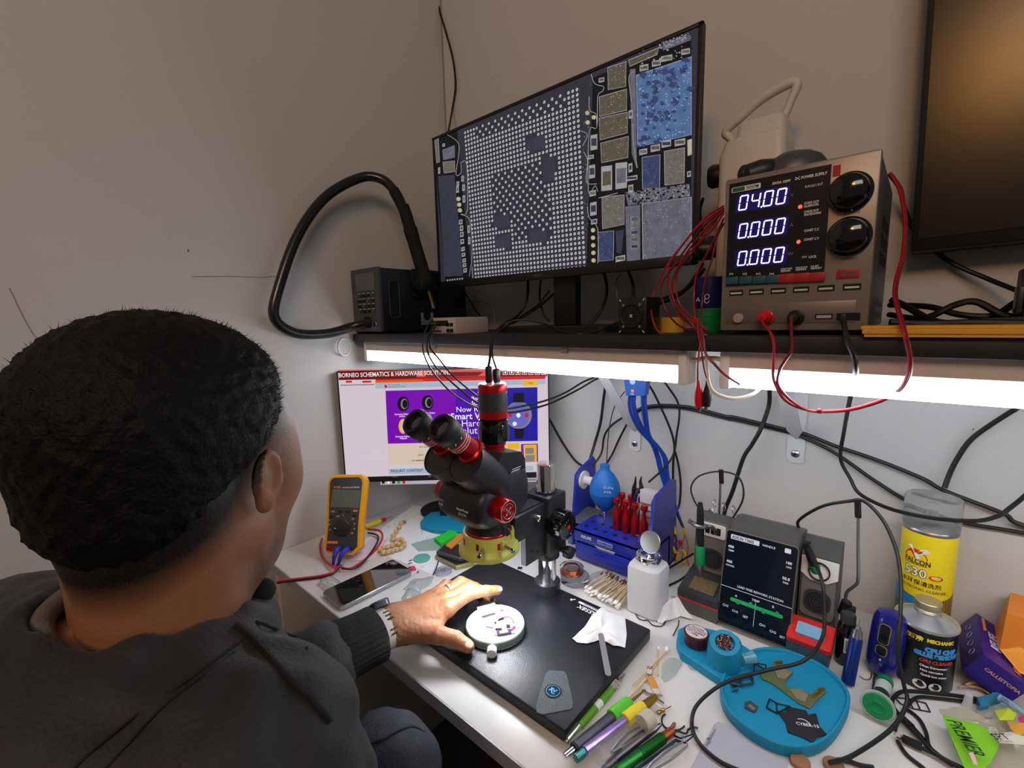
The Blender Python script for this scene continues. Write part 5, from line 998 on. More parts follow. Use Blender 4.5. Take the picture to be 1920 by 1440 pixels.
def holder(x0, x1, sm, red_front):
    yb, yf = -.10, -.205
    g = G(); g.X = L
    g.prism([(yf, .7505), (yb, .7505), (yb, .915), (yb - .012, .918), (yf + .055, .90), (yf + .045, .79), (yf, .785)] if red_front else [(yf + .015, .7505), (yb, .7505), (yb, .91), (yb - .012, .912), (yf + .065, .895), (yf + .06, .80), (yf + .015, .788)], x0, x1, SG, XF(0), .001)
    hb_ = g.build('iron_holder', ss)
    nf = FR(((x0 + x1) / 2, yf + .0446, .79) if red_front else ((x0 + x1) / 2, yf + .0595, .80), (1, 0, 0), (0, .01, .11) if red_front else (0, .005, .095))
    g = G(); g.X = L @ nf; g.prism(rrect(x1 - x0 - .006, .1, .008, cy=.058), 0, .0015, SGL); g.build('face_plate', hb_, 'lighter grey face plate')
    g = G(); g.X = L @ nf
    g.prism(rrect(.038, .038, .014, cy=.036), .0014, .003, mat('speaker_grey', (50, 50, 56), rough=.6))
    for r_ in (.004, .008, .012, .015): g.torus((0, .036, .0032), r_, .0007, KM, n=24, m=5)
    g.build('grille', hb_, 'dark round ribbed grille')
    g = G(); g.X = L @ nf; 
    if red_front: g.prism([(-.026, .108), (.026, .108), (.026, .080), (.012, .070), (-.012, .070), (-.026, .080)], .0014, .004, WH, None, .0005); g.lathe([(.0135, .004), (.0155, .004), (.0155, .007), (.0135, .007)], mat('dark_ring', (30, 30, 34)), (0, .088, 0), n=28, cap=False)
    else: g.prism(rrect(.046, .026, .004, cy=.092), .0014, .004, WH, None, .0005); [g.prism(rrect(.008, .014, .001, cx=q, cy=.092), .0038, .0045, KM) for q in (-.010, .0, .010)]
    g.build('insert', hb_, 'white insert')
    g = G(); g.X = L
    if red_front:
        g.box2((x0 - .003, yf - .022, .7505), (x1 + .001, yf + .022, .785), mat('teal_grey', (50, 72, 80), rough=.4), .002); c = Vector(((x0 + x1) / 2, yf, .79))
        F = FR((x0 - .004, yf - .024, .7855), (1, 0, 0), (0, 1, .28)); g.prism(rrect(x1 - x0 + .007, .050, .004, cx=(x1 - x0) / 2 + .004, cy=.026), -.003, .006, SRED, F, .0012); g.build('sponge_tray', hb_, 'red sponge tray')
        g = G(); g.X = L; g.prism(rrect(.038, .024, .002, cx=(x1 - x0) / 2 + .004, cy=.024), .0055, .0095, mat('blue_sponge', (125, 170, 205), rough=.95, bump=.6, bs=300, var=.15, vs=120), F); g.build('sponge', hb_, 'light blue sponge')
    else:
        g.prism([(-.212, .7505), (-.15, .7505), (-.15, .79), (-.212, .775)], x0 - .004, x1, mat('olive_grey', (78, 80, 74), rough=.5), XF(0), .001)
        g.prism([(-.2125, .775), (-.15, .790), (-.15, .7935), (-.2125, .779)], x0 - .0045, x1, SRED, XF(0)); g.prism([(-.213, .779), (-.15, .7935), (-.15, .806), (-.213, .792)], x0 - .005, x1, mat('speaker_grey'), XF(0), .001); g.build('sponge_tray', hb_, 'grey tray with red stripe')
        F = FR((x0 + .008, -.205, .7942), (1, 0, 0), (0, 1, .22)); g = G(); g.X = L; g.prism(rrect(.045, .036, .002, cx=.026, cy=.020), 0, .0015, mat('brass_wool', (105, 90, 60), rough=.7, bump=1, bs=500, var=.6, vs=250), F); g.build('brass_wool', hb_, 'brown brass wool')
    return hb_
holder(.792, .860, None, False); holder(.973, 1.026, None, True)
g = G(); g.X = L
for k in range(3): g.torus((.81 + k * .018, -.09, .925 - k * .002), .008, .0008, STEEL, (1, 0, .2), 16, 5)
g.build('wire_rest', ss, 'bent steel wire')
L = LI
def rod(pts, label=None):
    g = G(); g.X = L; g.tube([W(*p) if not isinstance(p, Vector) else p for p in pts], .0022, STEEL, n=8, res=4); return g.build('cable_rod', ss, label or 'steel cable rod')
def yv(pts, y): return [W(u, v, y=y) for u, v in pts]
rod(yv([(1322, 1005), (1341, 998), (1346, 985), (1349, 950), (1351, 905)], -.10)); rod(yv([(1322, 985), (1325, 965), (1334, 955), (1343, 975), (1347, 990)], -.10))
rod(yv([(1585, 1128), (1588, 1110), (1603, 1098), (1609, 1085), (1609, 1030), (1609, 965)], -.13))
for (a, b, y) in (((1352, 881), (1353, 906), -.10), ((1608, 938), (1609, 970), -.13)):
    g = G(); g.X = L; g.cyl(W(*a, y=y), W(*b, y=y), .0042, RUB, n=12); g.build('cable_clip', ss, 'black rubber cable clip')
g = G(); g.X = LI; g.cyl(W(1580, 1150, y=-.13), W(1588, 1128, y=-.13), .007, K); g.box(W(1594, 1142, y=-.13), (.014, .014, .008), K, .002); g.build('rod_socket', ss, 'black rod socket')
# irons
def iron(name, top, mid, tip, label, rest=True):
    top = W(*top); mid = W(*mid); tip = W(*tip); d = (tip - top).normalized(); Lh = (tip - top).length; e = empty(name, top, label, 'soldering iron')
    M_ = MT(*(-top))
    g = G(); g.X = M_; g.lathe([(.0035, -.02), (.005, -.012), (.0065, 0), (.0065, Lh * .5)], RUB, top, d, 16); g.build('handle', e)
    g = G(); g.X = M_; g.lathe([(.0078, Lh * .48), (.0085, Lh * .5), (.0085, Lh * .76), (.007, Lh * .78)], GRNP, top, d, 16); g.build('grip', e, 'green foam grip')
    g = G(); g.X = M_; g.lathe([(.006, Lh * .77), (.0045, Lh * .88), (.002, Lh * .9), (.0008, Lh)], STEEL, top, d, 12); g.build('tip', e, 'steel tip'); return e
def xyz(u, v, y): return W(u, v, y=y)
def W3(u, v, y): return (u, v)
_W = W
def iron2(t, b, label, G0=.5):
    top, tip = t, b; d = (tip - top).normalized(); Lh = (tip - top).length; e = empty('soldering_iron', top, label, 'soldering iron'); M_ = MT(*(-top))
    g = G(); g.X = M_; g.lathe([(.0035, -.022), (.0055, -.01), (.006, 0), (.0065, Lh * .3), (.0058, Lh * .5)], RUB, top, d, 16); g.build('handle', e)
    g = G(); g.X = M_; g.lathe([(.0075, Lh * G0), (.0082, Lh * (G0 + .02)), (.0082, Lh * .78), (.007, Lh * .8)], GRNP, top, d, 16); g.build('grip', e, 'green foam grip')
    g = G(); g.X = M_; g.lathe([(.006, Lh * .8), (.004, Lh * .9), (.002, Lh * .92), (.0008, Lh)], STEEL, top, d, 12); g.build('tip', e, 'steel tip'); return e
iron2(xyz(1313, 965, -.16), xyz(1313, 1082, -.172), 'black soldering iron with green grip hanging in the left holder')
iron2(xyz(1517, 1036, -.158), Vector((.996, -.118, .826)), 'black soldering iron with green grip pushed into the right holder', .28)
g = G(); c = xyz(1312, 985, -.16)
g.X = L; g.torus(c, .011, .0035, STEEL, (0, .2, 1), 20, 8, 200, 520); g.tube([c + Vector((-.011, 0, 0)), c + Vector((-.02, .0, .004))], .004, STEEL, sm=False); g.tube([c + Vector((.01, .005, 0)), c + Vector((.02, .02, -.01)), c + Vector((.02, .05, -.06))], .0035, STEEL); g.build('holder_clip', ss, 'polished metal iron clip')
# cables of the irons
cable('iron_cable', [(1312, 955, -.16), (1300, 935, -.15), (1296, 912, -.13), (1312, 892, -.11), (1350, 884, -.10), (1385, 895, -.10), (1394, 930, -.10), (1378, 965, -.10), (1350, 1000, -.09)], .0016, RUB, 'thin black iron cable looping over the left steel rod')
cable('iron_cable', [(1498, 1035, -.09), (1502, 1000, -.09), (1497, 977, -.10), (1540, 950, -.12), (1590, 940, -.13), (1620, 940, -.13), (1655, 975, -.14), (1680, 1030, -.16), (1689, 1090, -.19), (1688, 1150, -.22), (1683, 1220, -.24), (1694, 1280, -.24), (1700, 1318, -.25), (1672, 1366, -.29), (1600, 1416, -.35), (1555, 1430, -.38)], .0024, RUB, 'long black iron cable arching over the right steel rod and down past the cans')
pI = W(1517, 1036, y=-.158)
g = G(); g.tube([pI + Vector((0, 0, .018)), pI + Vector((.0, -.01, .01)), W(1540, 1085, y=-.225), W(1546, 1150, y=-.25), W(1540, 1200, y=-.27), W(1505, 1240, y=-.29), W(1433, 1258, z=.80), W(1360, 1280, z=.785), W(1310, 1318, z=.765), W(1297, 1355, z=.7545), W(1310, 1392, z=.7545), W(1350, 1428, z=.7545), W(1400, 1450, z=.7545)], .0024, RUB, n=10, res=10); g.build('iron_cable', label='thick black iron cable sweeping across the cyan tray to the desk front', cat='cable')
# ================================================================== cyan repair tray with its contents
tb = empty('repair_tray', (.95, -.31, .75), 'large cyan silicone repair tray with round basin and a bowl at its left end', 'tray'); L = MT(-.95, .31, -.75)
def smooth(poly, k=6):
    n = len(poly); out = []
    for i in range(n):
        a, b, c, d = [Vector((*poly[(i + j) % n], 0)) for j in (-1, 0, 1, 2)]
        for q in range(k):
            t = q / k; p = .5 * ((2 * b) + (c - a) * t + (2 * a - 5 * b + 4 * c - d) * t * t + (3 * b - a - 3 * c + d) * t ** 3); out.append((p.x, p.y))
    return out
def px2(pts, z): return [tuple(W(u, v, z=z)[:2]) for u, v in pts]
basin = smooth(px2([(1382, 1236), (1420, 1217), (1470, 1218), (1520, 1236), (1562, 1262), (1590, 1295), (1592, 1325), (1570, 1368), (1540, 1395), (1500, 1404), (1450, 1394), (1395, 1362), (1360, 1325), (1350, 1290), (1358, 1262)], .764))
arm = px2([(1272, 1184), (1290, 1174), (1352, 1188), (1400, 1218), (1430, 1240), (1352, 1277), (1276, 1226), (1268, 1206)], .760)
cb = Vector((sum(p[0] for p in basin) / len(basin), sum(p[1] for p in basin) / len(basin), 0))
def sc_(poly, k): return [(cb.x + (p[0] - cb.x) * k, cb.y + (p[1] - cb.y) * k) for p in poly]
g = G(); g.X = L; n = len(basin); ring = lambda k, z: [Vector((*p, z)) for p in sc_(basin, k)]
g.loft([ring(.985, .7505), ring(1, .7525), ring(1, .7655), ring(.99, .7665), ring(.955, .7665), ring(.945, .7655), ring(.94, .7625)], CYAN); g.build('basin', tb)
g = G(); g.X = L; g.prism(arm, .7505, .7645, CYAN, None, .0015); g.build('arm', tb)
bc = W(1362, 1262, z=.763); bcx = Vector((.899, -.300, .7640))
g = G(); g.X = L
tilt = Vector((.25, -.38, .9)).normalized()
r0 = [bcx + Vector((.0235 * math.cos(2 * math.pi * j / 36), .0235 * math.sin(2 * math.pi * j / 36), 0)) for j in range(36)]
tq = FR(bcx + Vector((.002, -.002, .033)), (1, 0, 0), tilt.cross(Vector((1, 0, 0))))
rr_ = lambda r, z: [tq @ Vector((r * math.cos(2 * math.pi * j / 36), r * math.sin(2 * math.pi * j / 36), z)) for j in range(36)]
g.loft([r0, rr_(.0225, -.002), rr_(.020, .003), rr_(.0135, .003), rr_(.0125, .0), rr_(.012, -.004)], CYAN); g.build('bowl', tb)
cbm = mat('copper_ball_metal', (190, 95, 60), rough=.25, metal=1)
g = G(); rd = random.Random(2)
for k in range(26):
    a = rd.random() * 6.3; r = .0105 * math.sqrt(rd.random()); g.torus(tq @ Vector((r * math.cos(a), r * math.sin(a), .001 + rd.random() * .002)), .0032, .0005, cbm, (rd.uniform(-1, 1), rd.uniform(-1, 1), rd.uniform(-1, 1)), 10, 4)
g.build('copper_wool', None, 'coppery metal wool filling the bowl of the cyan tray', 'metal wool', kind='stuff')
fx = empty('flux_tin', W(1305, 1206, z=.765), 'small dark red tin with printed white lid at the cyan tray left end', 'tin')
MAR = mat('maroon_plastic', (60, 18, 34), rough=.3)
g = G(); g.lathe([(.0165, 0), (.0175, .001), (.0175, .012), (.0165, .0128), (0, .0128)], MAR, n=36); g.build('base', fx)
g = G(); g.lathe([(.0182, .012), (.0185, .013), (.0185, .0185), (.0175, .0195), (0, .0195)], mat('red_lid', (70, 18, 36), rough=.3), n=36); g.build('lid', fx, 'dark red lid')
g = G(); g.lathe([(.0158, .0196), (.0158, .0199), (0, .0199)], mat('pink_white', (225, 205, 210), rough=.5), n=36)
F = FR((0, 0, .0202), (1, 0, 0), (0, 1, 0))
for k, t in enumerate(('SOLDER', 'FLUX PASTE', 'NO CLEAN', '100g')): g.text(t, .0052, INKK, F @ MT(0, .006 - k * .0052, 0), 'CENTER', bold=.0001)
g.build('label', fx, 'white printed label')
# contents of the basin
PCB = mat('pcb_olive', (96, 104, 70), rough=.45, var=.35, vs=200); SHD = mat('tin_shield', (150, 140, 115), rough=.5, metal=.4, var=.2, vs=150); ZB = .7632
def c3(x, y): return (1000 + x / 3, 1100 + y / 3)
bdp = [c3(*p) for p in ((1278, 500), (1345, 452), (1352, 425), (1400, 420), (1410, 455), (1460, 485), (1415, 540), (1430, 570), (1500, 580), (1560, 610), (1600, 575), (1640, 570), (1645, 600), (1600, 640), (1555, 690), (1500, 665), (1440, 620), (1390, 580), (1340, 545), (1285, 520))]
cpb = empty('phone_circuit_board', W(*c3(1440, 570), z=ZB), 'olive green phone circuit board with tin shields lying in the cyan tray', 'circuit board'); L2 = MT(*(-cpb.location))
g = G(); g.X = L2; g.prism(px2(bdp, ZB), ZB, ZB + .0012, PCB); g.build('board', cpb)
for q in ([(1350, 470), (1392, 460), (1455, 490), (1415, 530), (1375, 520)], [(1440, 585), (1495, 582), (1545, 615), (1530, 660), (1480, 640)]):
    g = G(); g.X = L2; g.prism(px2([c3(*p) for p in q], ZB), ZB + .0012, ZB + .0026, SHD); g.build('shield', cpb)
for q in ([(1358, 428), (1398, 424), (1400, 440), (1362, 446)], [(1565, 618), (1612, 590), (1620, 602), (1572, 632)], [(1600, 578), (1635, 574), (1636, 592), (1606, 596)]):
    g = G(); g.X = L2; g.prism(px2([c3(*p) for p in q], ZB), ZB + .0012, ZB + .0024, BRASS); g.build('connector', cpb, 'gold connector')
g = G(); F_ = px2([c3(*p) for p in ((1190, 655), (1220, 645), (1265, 680), (1245, 712), (1190, 685))], ZB); g.prism(F_, ZB, ZB + .0012, mat('chip_grey', (62, 68, 66), rough=.5)); c = W(*c3(1228, 678), z=ZB + .0013); g.box(c, (.008, .005, .0006), mat('chip_pad', (120, 124, 118)), rot=-.5); g.build('chip', label='small dark rectangular chip lying alone in the cyan tray', cat='chip')
g = G(); star = [c3(*p) for p in ((1440, 680), (1535, 700), (1545, 725), (1590, 715), (1610, 790), (1652, 835), (1595, 850), (1570, 882), (1525, 855), (1430, 820), (1420, 770), (1370, 700), (1430, 712))]; g.prism(px2(star, ZB), ZB, ZB + .0012, mat('carbon_sheet', (34, 34, 40), rough=.5, var=.5, vs=300, bump=.4, bs=400))
g.text('CYBER-15', .006, INKW, FR(W(*c3(1480, 775), z=ZB + .0014), W(*c3(1545, 785), z=ZB) - W(*c3(1480, 775), z=ZB), (0, 1, 0)), bold=.0001); g.torus(W(*c3(1520, 775), z=ZB + .0013), .008, .0005, INKW, n=24, m=4, a0=200, a1=330); g.build('carbon_shield', label='dark star-shaped carbon patterned piece in the cyan tray', cat='shield')
def frame_(pts, name, label, z, cols=K, r=.0009, cross=()):
    g = G(); P = [W(*c3(*p), z=z + r) for p in pts]
    for i in range(len(P)): g.tube([P[i], P[(i + 1) % len(P)]], r, cols, n=5, sm=False)
    for a, b in cross: g.tube([P[a], P[b]], r, cols, n=5, sm=False)
    return g.build(name, None, label, 'metal frame')
frame_([(1330, 630), (1312, 680), (1370, 712), (1410, 690), (1440, 700), (1445, 672), (1370, 655)], 'shield_frame', 'bent black wire frame touching the carbon piece', ZB, K, .0009, ((2, 6), (3, 5)))
frame_([(1160, 500), (1230, 500), (1235, 545), (1165, 555), (1110, 545)], 'shield_frame', 'dark frame pile at the neck of the cyan basin', ZB + .001, mat('dark_navy_metal', (30, 40, 66), rough=.4), .0014, ((0, 3), (1, 4)))
frame_([(1245, 430), (1310, 440), (1305, 470), (1240, 480)], 'shield_frame', 'small dark frame against the bowl side of the circuit board', ZB + .004, K, .001, ((0, 2),))
g = G(); rd = random.Random(4)
for k in range(9): u, v = c3(1110 + rd.random() * 30, 545 + rd.random() * 45); g.tube([W(u, v, z=ZB + .0008), W(u + 3, v + 2, z=ZB + .002), W(u + 5, v - 2, z=ZB + .0008)], .0006, K, n=4, res=3)
g.build('metal_shavings', None, 'little heap of dark metal shavings in the cyan tray', 'shavings', kind='stuff')
g = G(); a = W(*c3(1175, 408), z=.775); b = W(*c3(1240, 395), z=.776); g.cyl(a, b, .0065, mat('pale_cyan_clear', (150, 215, 235), rough=.15, trans=.6), .0085, n=20); g.build('thimble', label='pale translucent thimble lying between the bowl and the basin', cat='thimble')
# ================================================================== black wire squiggles near the bottle
zc('wire', [(1197, 1138), (1191, 1146), (1196, 1158), (1206, 1163), (1214, 1163), (1224, 1172), (1240, 1174), (1248, 1166)], .0009, K, 'thin black wire curling in front of the solvent bottle', 'wire')
zc('wire', [(1273, 1163), (1272, 1172), (1268, 1180), (1262, 1192)], .0009, K, 'short black wire beside the crumpled tissue', 'wire')
# ================================================================== bottom: pens, tweezers, sticks
def pen(name, a, b, segs, label, cat, z=None):
    r = max(max(s[2], s[3]) for s in segs); zz = DZ + r if z is None else z
    A = W(*a, z=zz); B = W(*b, z=zz); d = (B - A); Ln = d.length; e = empty(name, Vector((A.x, A.y, zz - r)), label, cat); M_ = MT(*(-e.location))
    for k, (t0, t1, ra, rb, m_, nm, lb) in enumerate(segs):
        g = G(); g.X = M_; e1 = min(.0008, ra * .3); g.lathe([(ra - e1, t0 * Ln), (ra, t0 * Ln + e1), (rb, t1 * Ln - e1), (max(rb - e1, .0001), t1 * Ln)], m_, A, d, 18); g.build(nm, e, lb)
    return e
def c6(x, y): return (1040 + x / 6, 1200 + y / 6)
LG = mat('lime_clear', (120, 190, 60), rough=.25, trans=.35); GRIP = mat('grass_green', (85, 190, 40), rough=.5); GUN = mat('gunmetal', (72, 72, 80), rough=.35, metal=.6); IRI = mat('iridescent', (165, 135, 200), rough=.2, metal=.6, var=.3, vs=60)
pen('craft_pen', c6(800, 372), c6(125, 1150), [(0, .12, .0004, .0022, STEEL, 'blade', 'steel point'), (.12, .16, .0035, .0035, CHR, 'collar', 'chrome collar'), (.16, .27, .005, .005, CLR, 'clear_sleeve', 'clear sleeve'), (.27, .46, .0052, .0052, LG, 'barrel', 'lime barrel'), (.46, .55, .0052, .0052, PAPER, 'label_band', 'white printed band'), (.55, .8, .0052, .0050, LG, 'barrel', 'lime barrel'), (.8, .98, .0042, .003, mat('bright_metal_green', (215, 225, 190), rough=.15, metal=.8), 'tail', 'shiny tail'), (.98, 1, .0035, .003, STEEL, 'end_button', None)], 'lime green translucent craft pen lying along the board right edge', 'pen')
pen('screwdriver_pen', c6(1020, 560), c6(105, 1315), [(0, .22, .001, .0022, BRASS, 'tip', 'brass tip'), (.22, .45, .0085, .0095, GRIP, 'grip', 'bright green grip'), (.45, .88, .0072, .0065, GUN, 'barrel', None), (.88, .9, .0068, .0068, K, 'ring', None), (.9, 1, .0042, .0036, CHR, 'clicker', 'chrome clicker')], 'dark grey pen with bright green grip, next to the lime craft pen', 'pen')
pen('screwdriver_pen', c6(1140, 640), c6(235, 1340), [(0, .18, .0045, .006, BRASS, 'tip', 'brass tip'), (.18, .42, .0082, .0092, mat('grip_yellow', (230, 205, 40), rough=.5), 'grip', 'yellow grip'), (.42, .9, .0062, .0062, IRI, 'barrel', 'iridescent purple barrel'), (.9, 1, .0050, .0048, mat('teal_metal', (60, 130, 130), rough=.3, metal=.6), 'end_cap', 'teal end cap')], 'purple iridescent pen with yellow grip', 'pen')
e = pen('clear_tube', c6(1080, 870), c6(480, 1330), [(0, .18, .0115, .0115, mat('ivory_cap', (222, 218, 200), rough=.35, trans=.3), 'cap', 'ivory cap'), (.18, 1, .0100, .0100, mat('thin_clear', (235, 238, 238), rough=.12, trans=.9, ior=1.08, alpha=.5), 'barrel', 'clear barrel')], 'wide clear plastic tube with ivory cap between the yellow pen and tweezers', 'tube')
g = G(); 
a = W(*c6(600, 1300), z=DZ + .013); b = W(*c6(430, 1440), z=DZ + .013); d = (b - a).normalized(); g.lathe([(.013, 0), (.0155, .001), (.0155, .003), (.013, .004), (.013, (b - a).length)], mat('thin_clear'), a, d, 28, cap=False); g.build('clear_cup', label='clear plastic cup with flared rim at the bottom edge of the view', cat='cup')
def tweezers(pts_a, pts_b, m_, label, w=.004, z=.002):
    P = [W(*c6(*p), z=DZ + z + h) for p, h in pts_a]; e = empty('tweezers', P[-1], label, 'tweezers'); M_ = MT(*(-P[-1]))
    for s_, nm in ((1, 'arm'), (-1, 'arm')):
        g = G(); g.X = M_; Q = []; d = (P[-1] - P[0]).normalized(); sd = Vector((-d.y, d.x, 0)); n = len(P)
        wd = [.0006, .002, .0045, .005, .0045, .0035][:n]
        rings = []
        for i, p in enumerate(P):
            o = p + sd * s_ * (.001 + .004 * math.sin(math.pi * min(1, i / (n - 1) * 1.0)) * (1 if i < n - 1 else 0)); k = wd[min(i, len(wd) - 1)]
            rings.append([o + sd * s_ * .0006 + Vector((0, 0, k)), o - sd * s_ * .0006 + Vector((0, 0, k)), o - sd * s_ * .0006, o + sd * s_ * .0006])
        g.loft(rings, m_); g.build(nm, e)
    return e
DKB = mat('tweezer_navy', (38, 52, 78), rough=.3, metal=.6); 
tweezers([((1200, 945), .003), ((1120, 1010), .002), ((1010, 1080), .001), ((850, 1210), .0), ((600, 1420), 0), ((520, 1490), 0)], None, DKB, 'dark blue steel tweezers left of the green knurled pen')
tweezers([((1560, 1070), .003), ((1440, 1140), .002), ((1330, 1110), .001), ((1180, 1230), 0), ((960, 1400), 0), ((850, 1500), 0)], None, mat('tweezer_blue', (30, 58, 90), rough=.3, metal=.6), 'dark blue tweezers right of the green knurled pen')
tweezers([((1450, 1080), .004), ((1468, 1180), .003), ((1360, 1260), .002), ((1250, 1340), 0), ((1120, 1430), 0), ((1030, 1500), 0)], None, STEEL, 'bare steel curved tweezers nearest the grey card')
tweezers([((1050, 968), .002), ((960, 1020), .001), ((860, 1100), .0), ((740, 1200), 0), ((640, 1285), 0)], None, STEEL, 'slim steel tweezers lying against the wide clear tube')
e = pen('knife_pen', c6(1330, 1020), c6(700, 1480), [(0, .18, .0052, .0055, COPPER, 'collet', 'copper collet'), (.18, 1, .0060, .0060, mat('metal_green', (28, 115, 40), rough=.3, metal=.6), 'barrel', 'knurled green barrel')], 'metallic green knurled knife handle with copper collet', 'knife'); M_ = MT(*(-e.location))
A = W(*c6(1330, 1020), z=DZ + .006); B = W(*c6(700, 1480), z=DZ + .006); g = G(); g.X = M_
for k in range(22): t = .2 + .42 * k / 22; g.torus(A.lerp(B, t), .0061, .0005, mat('metal_green'), B - A, 20, 4)
g.build('knurl', e)
g = G(); g.tube([W(*c6(*p), z=DZ + .0015) for p in ((1245, 835), (1215, 860), (1205, 920), (1240, 980), (1320, 1015), (1400, 1010), (1450, 980), (1460, 965))], .0011, K, n=6); g.build('wire', label='curved black wire hook beyond the copper collet', cat='wire')
g = G(); g.tube([W(*c6(*p), z=DZ + .0028) for p in ((1340, 1025), (1400, 1030), (1450, 1050), (1490, 1045), (1500, 1010), (1560, 985), (1612, 992))], .0012, K, n=6); g.build('wire', label='wavy black wire running under the thick cable loop', cat='wire')
g = G(); c = W(*c6(1200, 800), z=DZ + .0025); d = (W(*c6(1310, 745), z=DZ + .0025) - c); g.lathe([(.0022, -.006), (.0026, -.004), (.0015, 0), (.0026, .002), (.0022, .005)], BRASS, c, d, 10); g.cyl(c, c + d, .0006, STEEL, n=6); g.build('dispensing_needle', label='tiny steel dispensing needle on the desk near the ivory cap', cat='needle')
g = G(); c = W(*c6(1335, 960), z=DZ + .002); g.ball(c, (.0026, .006, .002), mat('brown_seed', (130, 90, 60), rough=.7), 10); g.build('brown_bit', label='small brown seed-like bit by the copper collet', cat='bit')
# loose swabs and flex pieces
for i, (a, b, lb) in enumerate((((1165, 95), (1160, 400), 'upright wooden swab stick nearest the bowl of the cyan tray'), ((1265, 95), (1130, 250), 'short swab stick with fuzzy cotton end'), ((1265, 110), (880, 510), 'long swab stick slanting down to the left'), ((1200, 180), (1010, 470), 'swab stick under the orange flex strip'), ((1020, 440), (790, 670), 'swab stick whose end points at the lime pen'), ((1000, 480), (830, 650), 'thin swab stick beside the brass tips'))):
    A = W(*c6(*a), z=DZ + .0015 + (i % 3) * .0015); B = W(*c6(*b), z=DZ + .0015 + (i % 3) * .0015); g = G(); g.cyl(A, B, .0012, STK, n=8); 
    e = empty('cotton_swab', Vector((A.x, A.y, DZ)), lb, 'cotton swab'); g.X = Matrix(); g.v = [v - e.location for v in g.v]; g.build('stick', e)
    if i in (0, 1, 2): g = G(); g.ball(A - e.location, (.0028, .0028, .0045), SWT, 8, FR((0, 0, 0), (B - A).cross(Vector((0, 0, 1))), Vector((0, 0, 1))).to_3x3()); g.build('tip', e, 'white cotton tip')
FLX = mat('flex_orange', (205, 140, 55), rough=.4); FLW = mat('flex_label', (200, 195, 190), rough=.5)
def strip(pts, m_, z, label, lab=None):
    g = G(); P = [W(*c6(*p), z=DZ + z) for p in pts]; g.loft([P, [p + Vector((0, 0, .0005)) for p in P]], m_); e = empty('flex_cable', sum(P, Vector()) / len(P), label, 'flex cable'); g.v = [v - e.location for v in g.v]; g.build('strip', e)
    if lab: g = G(); Q = [W(*c6(*p), z=DZ + z + .0006) for p in lab]; g.loft([Q, [p + Vector((0, 0, .0003)) for p in Q]], FLW); g.v = [v - e.location for v in g.v]; g.build('label_patch', e, 'pale printed patch')
strip([(1040, 295), (1105, 295), (1098, 400), (1035, 390)], mat('flex_brown', (150, 100, 80), rough=.4), .005, 'brown flex piece lying on the swab sticks', [(1042, 330), (1098, 332), (1092, 385), (1038, 378)])
strip([(1030, 420), (1105, 410), (1150, 490), (1195, 610), (1115, 590), (1075, 500)], FLX, .0045, 'bright orange flex strip lying on the swab sticks', [(1092, 545), (1165, 548), (1190, 605), (1118, 600)])
g = G(); g.tube([W(*c6(*p), z=DZ + .003) for p in ((985, 560), (1040, 590), (1110, 630), (1230, 712))], .0012, STEEL, n=6, sm=False); g.tube([W(*c6(*p), z=DZ + .0045) for p in ((1215, 625), (1150, 620), (1060, 600))], .001, STEEL, n=6, sm=False); g.build('wire_hook', label='thin steel hook crossing beyond the brass pen tip', cat='hook')
crumple('clear_scrap', [c6(1200, 260), c6(1290, 190), c6(1440, 230), c6(1400, 330), c6(1280, 480), c6(1190, 450)], .004, CRP, 'nearly invisible clear film scrap right of the swab sticks', 'scrap', seed=12)
crumple('clear_scrap', [c6(1500, 190), c6(1560, 240), c6(1590, 350), c6(1510, 330)], .003, CRP, 'small curled clear strip touching the cyan tray', 'scrap', seed=14)
# grey card and wooden discs at the bottom edge
e = empty('grey_card', W(1400, 1410, z=DZ), 'light grey plastic card lying in front of the cyan tray', 'card')
P = [W(*p, z=DZ) - e.location for p in ((1338, 1360), (1346, 1354), (1362, 1358), (1478, 1420), (1476, 1460), (1285, 1460))]; g = G(); g.loft([P, [p + Vector((0, 0, .0008)) for p in P]], mat('card_grey', (175, 174, 184), rough=.45)); g.build('sheet', e)
a = W(1326, 1400, z=DZ + .001); b = W(1343, 1368, z=DZ + .001); g = G(); g.text('suggestdon.co', .0055, mat('print_grey', (95, 95, 105)), FR(a - e.location, b - a, (0, 1, 0)), bold=.0001); g.prism([(0, 0), (.004, 0), (.002, .004)], 0, .0002, mat('print_grey'), FR(W(1324, 1385, z=DZ + .001) - e.location, (1, 0, 0), (0, 1, 0))); g.build('print', e, 'small grey printed word')
for i, (u, v, r, lb) in enumerate(((1500, 1433, .0105, 'brown wooden disc right of the grey card'), (1563, 1440, .0105, 'brown wooden disc under the black cable at the bottom edge'))):
    g = G(); g.lathe([(r * .95, 0), (r, .001), (r, .005), (r * .92, .006), (0, .006)], mat('brown_wood', (150, 105, 75), rough=.6, var=.2, vs=60), W(u, v, z=DZ), n=28); g.build('wooden_disc', None, lb, 'disc')
